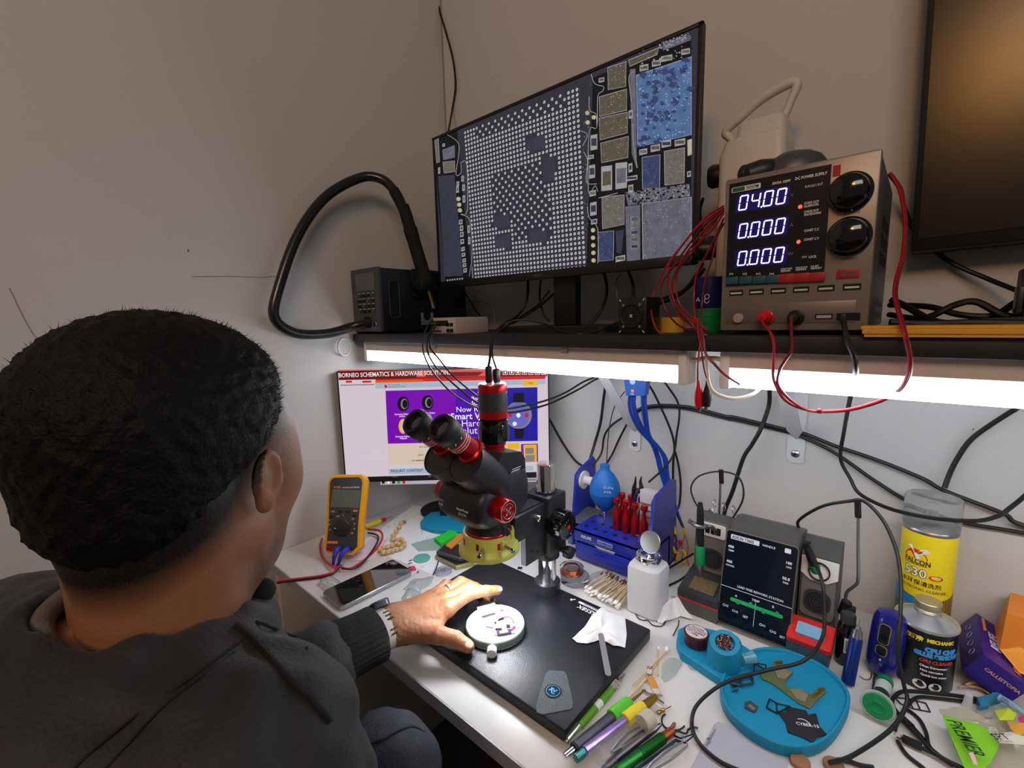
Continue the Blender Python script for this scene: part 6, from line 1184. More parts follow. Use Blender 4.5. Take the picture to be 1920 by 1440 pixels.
# ================================================================== right corner of the desk
def wrap(g, txt, h, m_, c, r, az, x, z, bold=0, sx=1, shear=0, al='LEFT', slope=0):
    t = G(); t.text(txt, h, m_, Matrix(), al, bold=bold, sx=sx, shear=shear)
    vs = []
    for v in t.v:
        a = R(az) + (x + v.x) / r; vs.append((c.x + r * math.cos(a), c.y + r * math.sin(a), z + v.y + slope * v.x))
    g.add(vs, t.f, m_)
def patch(g, m_, c, r, az, x0, x1, z0, z1, n=10):
    for i in range(n):
        a, b = R(az) + (x0 + (x1 - x0) * i / n) / r, R(az) + (x0 + (x1 - x0) * (i + 1) / n) / r
        g.quad([(c.x + r * math.cos(a), c.y + r * math.sin(a), z0), (c.x + r * math.cos(b), c.y + r * math.sin(b), z0), (c.x + r * math.cos(b), c.y + r * math.sin(b), z1), (c.x + r * math.cos(a), c.y + r * math.sin(a), z1)], m_)
def wpoly(g, m_, c, r, az, pts):
    g.quad([(c.x + r * math.cos(R(az) + x / r), c.y + r * math.sin(R(az) + x / r), z) for x, z in pts], m_)
CC = Vector((1.1135, -.052, .7505)); cn = empty('spray_can', CC, 'tall yellow electronic cleaner spray can with clear cap', 'spray can'); O = Vector((0, 0, 0)); az = -92
CYL = mat('can_yellow', (222, 200, 28), rough=.3)
g = G(); g.lathe([(.030, 0), (.0322, .002), (.0322, .192), (.0305, .195)], CYL, n=48); g.build('body', cn)
g = G(); g.lathe([(.0325, .192), (.0325, .195), (.029, .200), (.022, .207), (.012, .212), (.006, .213), (.006, .222), (0, .222)], STEEL, n=48); g.build('shoulder', cn, 'silver shoulder')
g = G(); g.lathe([(.0325, .198), (.0330, .199), (.0332, .240), (.0322, .243), (0, .243)], mat('cap_clear', (235, 238, 240), rough=.15, trans=.85, ior=1.15), n=48); g.build('cap', cn, 'clear plastic cap')
g = G(); BRN = mat('can_brown', (120, 92, 40), rough=.35); r1, r2, r3 = .03225, .0324, .0326
for k in range(24):
    x0_, x1_ = -.05 + .1 * k / 24, -.05 + .1 * (k + 1) / 24; h0, h1 = .092 + 6 * x0_ * x0_ , .092 + 6 * x1_ * x1_
    wpoly(g, BRN, O, r1, az, [(x0_, 0.002), (x1_, .002), (x1_, h1), (x0_, h0)])
    if x1_ < -.001: wpoly(g, mat('can_blue', (40, 140, 200), rough=.35), O, r2, az, [(x0_, .075 + 6 * x0_ * x0_ * 0), (x1_, .075), (x1_, h1 - .001), (x0_, h0 - .001)])
for x, z in ((-.026, .072), (-.018, .069), (-.026, .050)): patch(g, mat('photo_grey', (150, 150, 150), rough=.4, var=.5, vs=300), O, r3, az, x - .0035, x + .004, z, z + .011, 3)
RD = mat('can_red', (215, 50, 25), rough=.35)
for k in range(16):
    a, b = math.pi * k / 16, math.pi * (k + 1) / 16; wpoly(g, RD, O, r2, az, [(-.0135, .152), (-.0135 + .0145 * math.cos(a), .152 + .0155 * math.sin(a)), (-.0135 + .0145 * math.cos(b), .152 + .0155 * math.sin(b))])
for pts in ([(-.024, .170), (-.019, .166), (-.015, .160), (-.012, .157), (-.006, .161), (.003, .166), (-.001, .171), (-.007, .169), (-.011, .164), (-.014, .161), (-.019, .171), (-.021, .173)], [(-.016, .160), (-.011, .150), (-.008, .155), (-.010, .160)]): wpoly(g, INKW, O, r3, az, pts)
wrap(g, 'FALCON', .0105, INKK, O, r3, az, -.0275, .1455, bold=.0003, sx=.78, slope=-.02); patch(g, INKK, O, r3, az, -.0275, .0005, .1435, .1442)
patch(g, CYL, O, r3 - .0001, az, -.0280, .001, .1445, .1535)
wrap(g, '530', .0185, INKK, O, r3 + .0001, az, -.0265, .1265, bold=.0009, slope=-.03); wrap(g, '530', .0185, INKW, O, r3 + .0006, az, -.0263, .1268, bold=.0002, slope=-.03)
wrap(g, '水环保清洗剂', .0085, INKK, O, r3, az, -.029, .1145, bold=.0001, sx=.95, slope=-.03); wrap(g, 'ELECTRONIC CLEANER', .0058, mat('can_olive', (110, 95, 20)), O, r3, az, -.034, .106, bold=.0001, slope=-.02)
wpoly(g, RD, O, r3, az, [(.012 + .0085 * math.cos(q * math.pi / 8), .129 + .0042 * math.sin(q * math.pi / 8)) for q in range(16)]); wrap(g, '超环保', .0038, INKW, O, r3 + .0003, az, .0065, .1285)
g.fixn = False; g.build('label_print', cn, 'printed eagle, red sun and black lettering')
# flux remover can
MC = Vector((1.1165, -.132, .7505)); mc = empty('remover_can', MC, 'short black can with silver cone top and screw cap, before the yellow spray can', 'can'); az = -98; r0_ = .0335
g = G(); g.lathe([(.032, 0), (r0_, .002), (r0_, .086), (.0345, .088)], mat('can_black', (18, 20, 26), rough=.3, var=.3, vs=30), n=48); g.build('body', mc)
g = G(); g.lathe([(.0345, .087), (.0352, .089), (.0345, .091), (.0325, .090), (.015, .1015), (.0145, .104), (0, .104)], mat('can_silver', (200, 202, 205), rough=.3, metal=.8), n=48); g.build('cone_top', mc, 'silver cone top')
g = G(); g.lathe([(.0140, .1035), (.0150, .1045), (.0140, .1055), (.0150, .1065), (.0140, .1075), (.0150, .109), (.0150, .117), (.0142, .118), (0, .118)], mat('cap_gold', (175, 168, 140), rough=.35, metal=.7), n=40); g.build('screw_cap', mc, 'dull gold screw cap')
g = G(); rA, rB = r0_ + .0002, r0_ + .0004; CYW = mat('label_yellow', (235, 215, 60), rough=.5); CBL = mat('label_blue', (60, 150, 225), rough=.5); CRR = mat('label_red', (200, 60, 45), rough=.5)
wrap(g, 'MECHANIC', .0068, CYW, O, rB, az, .006, .0745, bold=.0004, sx=.9); wpoly(g, CYW, O, rB, az, [(-.001 + .0035 * math.cos(q * .7), .077 + .003 * math.sin(q * .7)) for q in range(9)])
wpoly(g, CRR, O, rA, az, [(-.022, .080), (.006, .073), (-.012, .0685)]); wrap(g, '超环洗', .0075, CYW, O, rB, az, -.021, .073, bold=.0003)
wrap(g, 'CPU CHIP', .0085, CBL, O, rB, az, .005, .0605, bold=.0009); wrap(g, 'GLUE REMOVER', .0078, CBL, O, rB, az, -.006, .0530, bold=.0008); wrap(g, 'CPU', .0008, INKK, O, rB, az, 0, 0)
wrap(g, 'CPU CLEANER', .0062, CRR, O, rB, az, .000, .0445, bold=.0003)
for k, t in enumerate(('Clean Degumming', 'Non corrosive', 'Quick low odour')): wrap(g, t, .0042, INKW, O, rB, az, .001 + k * .001, .0375 - k * .0065, bold=.00015)
for x in (.003, .020):
    wpoly(g, INKW, O, rA, az, [(x + .0075 * math.cos(q * math.pi / 10), .010 + .0062 * math.sin(q * math.pi / 10)) for q in range(20)]); wpoly(g, mat('chip_print', (50, 52, 50)), O, rB + .0002, az, [(x - .005, .010), (x, .0135), (x + .005, .010), (x, .0065)])
g.fixn = False; g.build('label_print', mc, 'yellow, blue and red printed lettering')
# rotary tool
NV = mat('tool_blue', (24, 24, 120), rough=.22, coat=.5); GLD = mat('tool_gold', (200, 170, 90), rough=.3, metal=.6)
TC = Vector((1.0735, -.158, .7505)); e = empty('rotary_tool', TC, 'stubby shiny dark blue rotary tool with gold trimmed switches', 'rotary tool'); e.rotation_euler = (R(-4), R(4), 0)
g = G(); g.lathe([(.010, 0.001), (.016, .003), (.0195, .010), (.0205, .020), (.0205, .075), (.0195, .085), (.0165, .092), (.010, .0955), (0, .0965)], NV, n=40); g.build('body', e)
for z, h in ((.068, .030), (.043, .015)):
    F = FR((-.0045, -.0206, z), (1, -.22, 0), (0, .02, 1)); g = G(); g.prism(rrect(.0135, h, .005), 0, .0012, GLD, F); g.prism(rrect(.0115, h - .002, .004), .001, .0018, K, F); g.prism(rrect(.007, .006, .002, cy=-h * .15), .0015, .003, KG, F); g.build('switch', e, 'black switch with gold trim')
g = G(); g.cyl((-.002, -.0200, .022), (-.002, -.0215, .022), .0018, STEEL, n=12); g.cyl((-.004, -.0192, .029), (-.004, -.0205, .029), .0012, INKW, n=10); g.build('indicator', e)
g = G(); g.tube([W(*p, z=DZ + .003) for p in ((1641, 1247), (1641, 1262))], .0042, BRASS, n=12, sm=False); g.tube([W(*p, z=DZ + .002) for p in ((1640, 1262), (1634, 1318))], .0014, STEEL, n=6, sm=False); g.tube([W(*p, z=DZ + .002) for p in ((1645, 1262), (1645, 1310))], .0014, STEEL, n=6, sm=False); g.build('drill_bit_holder', label='brass ended double steel rod in front of the rotary tool', cat='tool')
e = empty('blue_pen', Vector((1.040, -.216, .7505)), 'slim dark blue metal pen with needle tip, leaning left of the rotary tool', 'pen'); tp = Vector((1.0455, -.188, .832)) - e.location; dn = tp.normalized()
g = G(); g.lathe([(.0072, 0.002), (.0080, .003), (.0080, .064), (.0072, .066)], mat('pen_blue', (20, 50, 125), rough=.3, metal=.4), (0, 0, 0), dn, 20); g.build('barrel', e)
g = G(); g.lathe([(.0066, .066), (.0060, .076), (.0035, .078), (.0030, .082), (.0006, .083), (.0005, .092)], STEEL, (0, 0, 0), dn, 16); g.build('tip', e, 'steel tip')
e = empty('black_bottle', Vector((1.0315, -.166, .7505)), 'narrow black bottle with a barcode sticker right of the red sponge tray', 'bottle'); g = G(); g.lathe([(.012, 0), (.0128, .002), (.0128, .050), (.0120, .060), (.0095, .066)], KG, n=28); g.build('body', e)
g = G(); g.lathe([(.0088, .065), (.0098, .066), (.0098, .076), (.0085, .079), (0, .079)], DGR, n=24); g.build('cap', e, 'grey cap')
g = G(); patch(g, INKW, O, .0131, -70, -.006, .006, .022, .046, 6); [patch(g, INKK, O, .0133, -70, -.0045 + k * .0013, -.0045 + k * .0013 + .0006, .025, .043, 1) for k in range(7)]; g.fixn = False; g.build('barcode', e, 'white barcode sticker')
# syringe
e = empty('syringe', Vector((1.076, -.23, .7505)), 'paste syringe with white label and green flanged plunger', 'syringe'); L = MT(*(-e.location)); a = Vector((1.0745, -.262, .7715)); b = Vector((1.0795, -.190, .7605)); d = (b - a).normalized()
g = G(); g.X = L; g.lathe([(.0085, .002), (.0085, .066)], mat('syringe_dark', (40, 52, 50), rough=.3), a, d, 28); g.build('barrel', e)
g = G(); g.X = L; g.lathe([(.0088, .034), (.0088, .060)], mat('syringe_label', (190, 195, 195), rough=.5), a, d, 28, cap=False); g.build('label_wrap', e, 'white label'); 
g = G(); g.X = L; g.lathe([(.0175, -.0015), (.0185, -.0005), (.0185, .0008), (.0085, .0012)], mat('flange_clear', (225, 235, 232), rough=.2, trans=.6), a, d, 32); g.build('flange', e, 'translucent flange')
g = G(); g.X = L; g.lathe([(0, -.004), (.0055, -.004), (.006, -.0052), (.0075, -.0052), (.008, -.004), (.0150, -.0038), (.0155, -.003), (.0155, -.0016), (.008, -.001)], GRNP, a, d, 36); g.torus(a - d * .0045, .0068, .0007, mat('dark_green', (10, 80, 50)), d, 24, 5); g.build('plunger', e, 'green plunger disc')
g = G(); g.X = L; g.lathe([(.0092, .064), (.0095, .066), (.0095, .072), (.006, .074), (0, .074)], GRNP, a, d, 24); g.build('end_cap', e, 'green end cap')
# cartons
BXM = mat('carton_purple', (44, 26, 128), rough=.3); BXD = mat('carton_navy', (28, 22, 72), rough=.35)
yF = -.125; Pp = W(1844, 1227, y=yF); Pl = W(1803, 1257, y=yF); Pr = W(1905, 1300, y=yF); dl = (Pl - Pp); dr = (Pr - Pp); dl.y = dr.y = 0; dr = (dr - dl * (dr.dot(dl) / dl.length_squared)); ln = dl.length; lr_ = max(.052, dr.length)
e = empty('carton', Vector((Pp.x, -.06, DZ)), 'dark purple printed carton lying tilted right of the black can', 'box'); L = MT(*(-e.location))
FB = FR(Pp, dr, Vector((0, 1, 0)))   # x down right, y depth, z up-right normal
g = G(); g.X = L; dlu = dl.normalized(); dru = dr.normalized(); zmin = .7506
def cor(s_, t, y): 
    p = Pp + dlu * s_ + dru * t; return Vector((p.x, y, p.z))
sh = 0
low = min(cor(ln, lr_, 0).z, cor(0, lr_, 0).z, cor(ln, 0, 0).z)
if low < zmin:
    lr_ = lr_ - max(0, (zmin - cor(ln, lr_, 0).z) / max(.05, -dru.z)); lr_ = max(.03, lr_)
y1 = -.012
g.loft([[cor(0, 0, y), cor(0, lr_, y), cor(ln, lr_, y), cor(ln, 0, y)] for y in (yF, y1)], BXM); g.build('box_body', e)
g = G(); g.X = L; nrm = dlu.cross(Vector((0, 1, 0))); F = FR(cor(ln * .5, 0, yF + .02), (0, 1, 0), -dlu); nz_ = F.to_3x3() @ Vector((0, 0, 1)); sg = 1 if nz_.z > 0 else -1
for k in range(4): g.torus(cor(ln * .45, 0, yF + .025 + k * .022) - dru * .0006, .005, .0005, mat('icon_lilac', (150, 140, 190)), dru, 14, 4)
g.build('icons', e, 'pale round icons')
g = G(); g.X = L; F = FR(cor(0, lr_ * .42, yF + .035) - dlu * .0008, (0, 1, 0), -dru); g.text('RELIFE', .015, mat('carton_white', (205, 200, 225)), F, bold=.0006); F = FR(cor(0, lr_ * .8, yF + .010) - dlu * .0008, (0, 1, 0), -dru); g.text('AIR GUN', .010, mat('carton_orange', (225, 130, 60)), F, bold=.0005)
g.box(cor(0, lr_ * .15, y1 - .022) - dlu * .0005, (.003, .035, .0006), mat('carton_orange')); g.build('side_print', e, 'white and orange lettering')
g = G(); g.X = L; F = FR(cor(ln * .45, lr_ * .22, yF - .0006), dru, -dlu if dlu.z < 0 else dlu); g.text('CALLISTOPIA', .0065, mat('carton_peach', (200, 150, 140)), F, bold=.0002); g.build('front_print', e, 'peach lettering')
OR_ = mat('carton_orange_board', (222, 130, 40), rough=.5)
e = empty('orange_carton', Vector((1.235, -.10, DZ)), 'open orange cardboard box at the right edge of the view', 'box'); g = G()
q1, q2, q3 = W(1888, 1150, y=-.085), W(1874, 1216, y=-.085), W(1912, 1262, y=-.11); L = MT(*(-e.location)); g.X = L
sx_ = Vector((.07, .0, 0)); g.loft([[q1, q1 + sx_, q2 + sx_, q2], [q1 + Vector((.01, .07, .0)), q1 + sx_ + Vector((.01, .07, 0)), q2 + sx_ + Vector((0, .07, -.01)), q2 + Vector((0, .07, -.01))]], OR_); g.build('box_body', e)
g = G(); g.X = L; g.loft([[q2 - Vector((0, .002, 0)), q2 + Vector((.016, -.004, .012)), q2 + sx_, q3 + sx_ * .8, q3], [p + Vector((0, .0015, .0)) for p in (q2, q2 + Vector((.016, -.002, .012)), q2 + sx_, q3 + sx_ * .8, q3)]], mat('carton_flap', (228, 150, 50), rough=.5)); g.build('flap', e)
g = G(); g.X = L; g.loft([[Vector((q2.x + .012, -.075, DZ + .0005)), Vector((q2.x + .075, -.075, DZ + .0005)), Vector((q2.x + .075, -.02, DZ + .0005)), Vector((q2.x + .012, -.02, DZ + .0005))], [Vector((q2.x + .012, -.075, q2.z)), Vector((q2.x + .075, -.075, q2.z)), Vector((q2.x + .075, -.02, q2.z)), Vector((q2.x + .012, -.02, q2.z))]], OR_); g.build('box_base', e)
# cables, plug, frame, clips
def c4(x, y): return (1560 + x / 4.236, 1100 + y / 4.236)
def c4z(pts, z0=.003): return [W(*c4(p[0], p[1]), z=DZ + (p[2] if len(p) > 2 else z0)) for p in pts]
def dcab(pts, r, label, m_=RUB, z0=.003): g = G(); g.tube(c4z(pts, z0), r, m_, n=8, res=8); return g.build('usb_cable', None, label, 'cable')
dcab([(1150, 890), (1000, 868), (850, 850), (600, 830), (510, 860), (480, 930), (560, 1050), (700, 1200), (800, 1310), (1000, 1430), (1060, 1480)], .0024, 'black cable making the big loop in front of the black can', z0=.0075)
dcab([(1150, 912), (1000, 905), (850, 888), (690, 878), (610, 930), (560, 1010), (510, 1100), (500, 1140)], .0022, 'black cable running parallel below the big loop', z0=.0028)
dcab([(600, 975), (690, 1050), (745, 1150), (770, 1260), (840, 1330), (960, 1420)], .0022, 'black cable arching down right of the plug', z0=.0028)
dcab([(520, 1225), (590, 1330), (700, 1420), (760, 1470)], .0022, 'black cable curving out under the metal plug', z0=.0028)
dcab([(-60, 1385), (60, 1378), (140, 1390), (230, 1420), (330, 1436)], .0026, 'black cable crossing the wooden disc at the bottom edge', z0=.0028)
e = empty('usb_plug', c4z([(560, 1200, 0)])[0], 'black micro plug with shiny metal end lying by the crossing cables', 'plug'); L = MT(*(-e.location)); A, B, C_2, D2 = c4z([(490, 1178, .006), (560, 1202, .006), (715, 1275, .006), (770, 1310, .005)])
d = (C_2 - B).normalized(); F = FR(B, d, (-d.y, d.x, 0)); g = G(); g.X = L; g.box2((0, 0, 0), (0, 0, 0), K) if 0 else None
g.loft([[F @ Vector((0, y, z)) for y, z in ((-.004, -.0025), (.004, -.0025), (.004, .0025), (-.004, .0025))], [F @ Vector(((C_2 - B).length, y, z)) for y, z in ((-.0042, -.0028), (.0042, -.0028), (.0042, .0028), (-.0042, .0028))]], K); g.build('shell', e)
g = G(); g.X = L; g.loft([[F @ Vector((-.008, y, z)) for y, z in ((-.003, -.001), (.003, -.001), (.003, .001), (-.003, .001))], [F @ Vector((.001, y, z)) for y, z in ((-.003, -.001), (.003, -.001), (.003, .001), (-.003, .001))]], CHR); g.build('metal_end', e, 'shiny metal end')
g = G(); g.X = L; g.tube([C_2, D2, D2 + d * .03], [.0025, .002, .0018], RUB, n=8); g.build('cord', e)
g = G(); g.tube(c4z([(560, 1040), (640, 1115)], .0045), .0035, RUB, n=10, sm=False); g.tube(c4z([(640, 1115), (725, 1215)], .0045), .0028, KG, n=10, sm=False); g.build('cable_plug', label='slim black plug body lying along the crossing cables', cat='plug')
g = G(); P = c4z([(500, 880), (600, 890), (745, 925), (780, 995), (650, 970), (545, 930)], .001)
for i in range(6): g.tube([P[i], P[(i + 1) % 6]], .0009, K, n=5, sm=False)
g.tube([P[1], P[4]], .0008, K, n=5, sm=False); g.tube([P[1].lerp(P[2], .5), P[4].lerp(P[3], .4)], .0008, K, n=5, sm=False); g.build('shield_frame', label='flat black metal frame on the desk in front of the black can', cat='metal frame')
zc('thin_wire', [(1612, 1268), (1622, 1274), (1632, 1272), (1634, 1262)], .0007, STEEL, 'thin silver wire curl under the rotary tool', 'wire')
CTB = mat('cyan_clear', (60, 165, 205), rough=.2, trans=.5)
g = G(); P = c4z([(1150, 880), (1330, 830), (1350, 870), (1240, 900), (1250, 940), (1180, 950)], .012); g.prism([(p.x, p.y) for p in P], DZ + .002, DZ + .013, CTB, None, .001); g.build('cyan_clip', label='translucent cyan plastic clip between the carton and the clear bag', cat='clip')
g = G(); g.tube(c4z([(1330, 880), (1560, 1010)], .016), .0045, mat('clear_blue_tube', (190, 225, 240), rough=.15, trans=.8, ior=1.2), n=14, sm=False); g.build('clear_rod', label='clear bluish plastic rod lying on the cyan clip', cat='rod')
g = G(); a, = c4z([(1075, 960, 0)]); g.lathe([(.0055, 0), (.006, .001), (.0045, .008), (.004, .018), (.0035, .019)], FROST, a, n=20); g.build('nozzle_cap', label='frosted plastic nozzle standing left of the cyan clip', cat='nozzle')
for k, (q, r, lb) in enumerate((([(1060, 780), (1130, 760), (1220, 775), (1290, 820), (1280, 850)], .0016, 'upper tan strap end before the purple carton'), ([(1010, 800), (1080, 790), (1180, 810), (1250, 850)], .0014, 'lower tan strap end before the purple carton'))):
    g = G(); g.tube(c4z(q, .006 + .004 * (1 - k)), r, mat('tan_strap', (185, 150, 120), rough=.6), n=6); g.build('strap', None, lb, 'strap')
# snack bag with green corner
bag = crumple('snack_bag', [c4(850, 975), c4(1100, 985), c4(1330, 935), c4(1540, 1010), c4(1700, 1200), c4(1560, 1560), c4(1120, 1560), c4(960, 1230)], .022, mat('bag_clear2', (225, 222, 205), rough=.15, trans=.6, ior=1.15), 'clear printed plastic bag with a lime green corner at the bottom right', 'bag', seed=21, n=28)
g = G(); GRB = mat('bag_green', (130, 205, 40), rough=.3)
def drape(pts, m_, z, th=.0006, k=4):
    P = c4z(pts, z); c = sum(P, Vector()) / len(P) + Vector((0, 0, .006)); n = len(P); vs = [c] + P; g.add(vs, [[0, i + 1, (i + 1) % n + 1] for i in range(n)], m_)
drape([(872, 1012), (1010, 1060), (1150, 1085), (1240, 1140), (1330, 1260), (1260, 1400), (1180, 1470), (1070, 1480), (960, 1230)], GRB, .022)
A, B = c4z([(905, 1050, .0325), (1095, 1320, .0325)]); g.text('PREMIER', .0205, mat('bag_ink', (20, 60, 20), rough=.5), FR(A, B - A, Vector((.8, .6, .0))), bold=.0003, sx=.62)
P = c4z([(1085, 1320), (1120, 1315), (1140, 1360), (1160, 1415), (1125, 1410), (1105, 1360)], .033); g.quad(P, mat('bag_pink', (225, 180, 190), rough=.5))
g.fixn = False; g.X = Matrix(); o = g.build('green_print', bag, 'lime green printed corner'); o.location = -bag.location
g = G(); drape([(1290, 1170), (1420, 1150), (1560, 1200), (1560, 1260), (1330, 1240)], mat('bag_cream', (215, 212, 195), rough=.4), .026); A, B = c4z([(1300, 1215, .034), (1390, 1213, .034)]); g.text('SPT', .011, INKK, FR(A, B - A, Vector((0, 1, 0))), bold=.0002); A, B = c4z([(1320, 1238, .034), (1390, 1236, .034)]); g.text('(10 Years)', .004, INKK, FR(A, B - A, Vector((0, 1, 0)))); g.fixn = False; o = g.build('cream_label', bag, 'cream printed label'); o.location = -bag.location
for (q, m_, lb) in (([(1290, 985), (1400, 960), (1470, 1010), (1440, 1060), (1330, 1060)], mat('sweet_lime', (190, 210, 50), rough=.5), 'lime'), ([(1470, 1040), (1560, 1030), (1570, 1080), (1490, 1080)], mat('sweet_pink', (205, 60, 130), rough=.5), 'pink'), ([(1390, 1070), (1520, 1080), (1560, 1160), (1470, 1180), (1420, 1130)], mat('sweet_orange', (225, 160, 60), rough=.5), 'orange')):
    g = G(); drape(q, m_, .026, .001); g.fixn = False; o = g.build('print_patch', bag, lb + ' printed patch'); o.location = -bag.location
# ================================================================== cables on the wall and the shelf
def k4(x, y, d): return (1020 + x / 4.235, 680 + y / 4.235, d)
def k3(x, y, d): return (1280 + x / 3, 560 + y / 3, d)
def k7(x, y, d): return (1220 + x / 3.131, 220 + y / 3.131, d)
def k6(x, y, d): return (1560 + x / 2.572, 880 + y / 2.572, d)
WB = 'black'
cable('power_cable', [(1020, 770, -.03), k4(60, 480, -.02), k4(150, 640, -.02), k4(250, 780, -.025), k4(345, 838, -.04)], .0030, RUB, 'black cable sagging from the web page monitor right edge to the organizer')
cable('power_cable', [k4(510, 60, -.03), k4(475, 270, -.012), k4(450, 470, -.012), k4(400, 650, -.015), k4(345, 832, -.045)], .0034, RUB, 'thick black cable dropping to the blue organizer left panel')
cable('power_cable', [k4(640, 425, -.015), k4(540, 495, -.015), k4(480, 580, -.015), k4(455, 720, -.02), k4(385, 822, -.045)], .0026, RUB, 'black cable curving down from the diagonal brace to the organizer')
cable('power_cable', [k4(675, 455, -.015), k4(600, 600, -.012), k4(545, 720, -.012), k4(500, 800, -.03), k4(480, 880, -.05)], .0026, RUB, 'black cable from the brace end down behind the air blower')
cable('thin_cable', [k4(640, 230, -.03), k4(560, 350, -.01), k4(515, 540, -.01), k4(497, 790, -.03), k4(490, 850, -.05)], .0012, RUB, 'thin black cable behind the air blower, left of the thicker one')
cable('power_cable', [k4(720, 395, -.020), k4(790, 355, -.02), k4(920, 338, -.02), k4(1100, 345, -.02), k4(1250, 372, -.02), k4(1440, 425, -.02), k3(300, 668, -.02), k3(590, 738, -.018), k3(700, 765, -.014), k3(850, 825, -.012), k3(1100, 910, -.012), k3(1350, 1012, -.012), k6(540, 102, -.012), k6(820, 210, -.012), k6(980, 285, -.012), Vector((1.40, -.012, .955)), Vector((1.8, -.012, .90))], .0032, RUB, 'upper strand of the long black cable pair running right along the wall')
cable('power_cable', [k4(725, 405, -.016), k4(790, 368, -.014), k4(920, 350, -.012), k4(1100, 358, -.012), k4(1440, 440, -.012), k3(300, 682, -.012), k3(590, 750, -.010), k3(690, 785, -.01), k3(860, 870, -.01), k3(1060, 1010, -.01), k6(360, 150, -.01), k6(520, 220, -.008), k6(660, 262, -.006), k6(980, 318, -.006), Vector((1.40, -.006, .945)), Vector((1.8, -.006, .88))], .0030, RUB, 'lower strand of the long black cable pair dipping behind the yellow can')
cable('camera_cable', [(932, 765, -.40), (960, 765, -.33), (1020, 752, -.20), (1062, 735, -.10), (1100, 713, -.05), (1150, 698, -.05)], .0022, RUB, 'upper black cable running from the camera to the wall under the batten')
cable('camera_cable', [(935, 772, -.40), (970, 772, -.30), (1030, 757, -.18), (1085, 730, -.09), (1125, 708, -.06), (1170, 702, -.05)], .0022, RUB, 'lower black cable running from the camera to the wall under the batten')
cable('power_cable', [k4(795, 130, -.06), k4(860, 220, -.03), k4(930, 360, -.025), k4(1000, 520, -.02), k4(1035, 660, -.02), k4(1025, 820, -.02), k4(1030, 1080, -.03), k4(1060, 1210, -.03), k4(1110, 1320, -.04)], .0024, RUB, 'black cable dropping right of the blue wire bundle')
cable('power_cable', [k4(920, 105, -.06), k4(990, 200, -.03), k4(1060, 310, -.02), k4(1075, 420, -.026), k4(1055, 560, -.026), k4(1030, 720, -.03), k4(960, 830, -.05), k4(830, 950, -.085)], .0022, RUB, 'black cable swinging down to the cutting pliers')
cable('power_cable', [k4(1035, 690, -.03), k4(1065, 800, -.02), k4(1085, 960, -.02), k4(1075, 1120, -.02), k4(1050, 1180, -.03)], .0024, RUB, 'black cable hanging down behind the organizer right panel')
cable('power_cable', [k3(488, 500, -.03), k3(485, 600, -.012), k3(440, 730, -.028), k3(390, 820, -.03), k3(340, 900, -.03), (1374, 920, -.03), (1360, 955, -.03), (1356, 985, -.04), (1366, 1000, -.06)], .0038, RUB, 'thick black cable dropping behind the soldering station')
cable('usb_cable', [k3(905, 95, -.305), k3(905, 125, -.345), k3(930, 240, -.358), k3(965, 330, -.36), k3(972, 430, -.34), k3(940, 570, -.20), k3(905, 760, -.07), k3(888, 900, -.05), (1594, 897, -.05), k6(130, 115, -.06), k6(240, 175, -.08), k6(360, 212, -.10), k6(520, 240, -.10), k6(700, 248, -.10), k6(800, 225, -.09), k6(860, 185, -.08), k6(950, 110, -.06), Vector((1.24, -.05, 1.09)), Vector((1.34, -.05, 1.222))], .0028, RUB, 'black USB cable hanging from the power supply and swinging right past the yellow can')
cable('power_cable', [Vector((1.30, -.06, 1.222)), (1960, 730, -.06), (1920, 757, -.04), (1860, 795, -.02), (1820, 825, -.012), (1795, 860, -.012), (1780, 890, -.014), (1771, 915, -.02)], .0034, RUB, 'black cable curving down the wall at the right edge')
cable('wall_cable', [Vector((.012, -.006, 3.1)), Vector((.02, -.006, 2.4)), (818, -40, -.006), (822, 10, -.006), (836, 60, -.006), (849, 110, -.006), (854, 160, -.008), (848, 205, -.012), (841, 246, -.10)], .0028, RUB, 'black cable running down the room corner behind the big monitor')
# camera and hub cables
g = G(); P0 = Vector((CMX + .006, CMY + .004, 1.196)); g.tube([P0, W(923, 665, y=-.43), W(926, 640, y=-.40), W(940, 612, y=-.352), W(975, 600, y=-.33), W(1020, 607, y=-.30), W(1045, 622, y=-.28)], .0016, RUB, n=6); g.build('camera_cable', label='thin black cable rising from the camera and bending right on the shelf', cat='cable')
g = G(); P0 = Vector((CMX - .004, CMY - .003, 1.2)); g.tube([P0, W(919, 668, y=-.43), W(922, 640, y=-.40), W(936, 622, y=-.352), W(960, 605, y=-.30), W(990, 585, y=-.22), W(1010, 570, y=-.16), W(1030, 545, y=-.12)], .0022, RUB, n=6); g.build('camera_cable', label='black cable rising from the camera to behind the big monitor stand', cat='cable')
for i, (q, lb) in enumerate((([(812, 598, -.344), (800, 615, -.356), (793, 640, -.358), (795, 665, -.358), (810, 695, -.37), (840, 730, -.39), (875, 755, -.41), (905, 768, -.43)], 'left black cable sagging from the hub to the camera'), ([(815, 607, -.344), (806, 625, -.358), (801, 655, -.358), (815, 685, -.37), (845, 715, -.39), (880, 745, -.41), (905, 762, -.43)], 'right black cable sagging from the hub to the camera'), ([(820, 603, -.345), (811, 625, -.357), (806, 650, -.357), (822, 672, -.37), (850, 705, -.38), (885, 735, -.40), (908, 750, -.42)], 'innermost pale edged cable sagging from the hub to the camera'))):
    cable('hub_cable', q, .0018, RUB, lb)
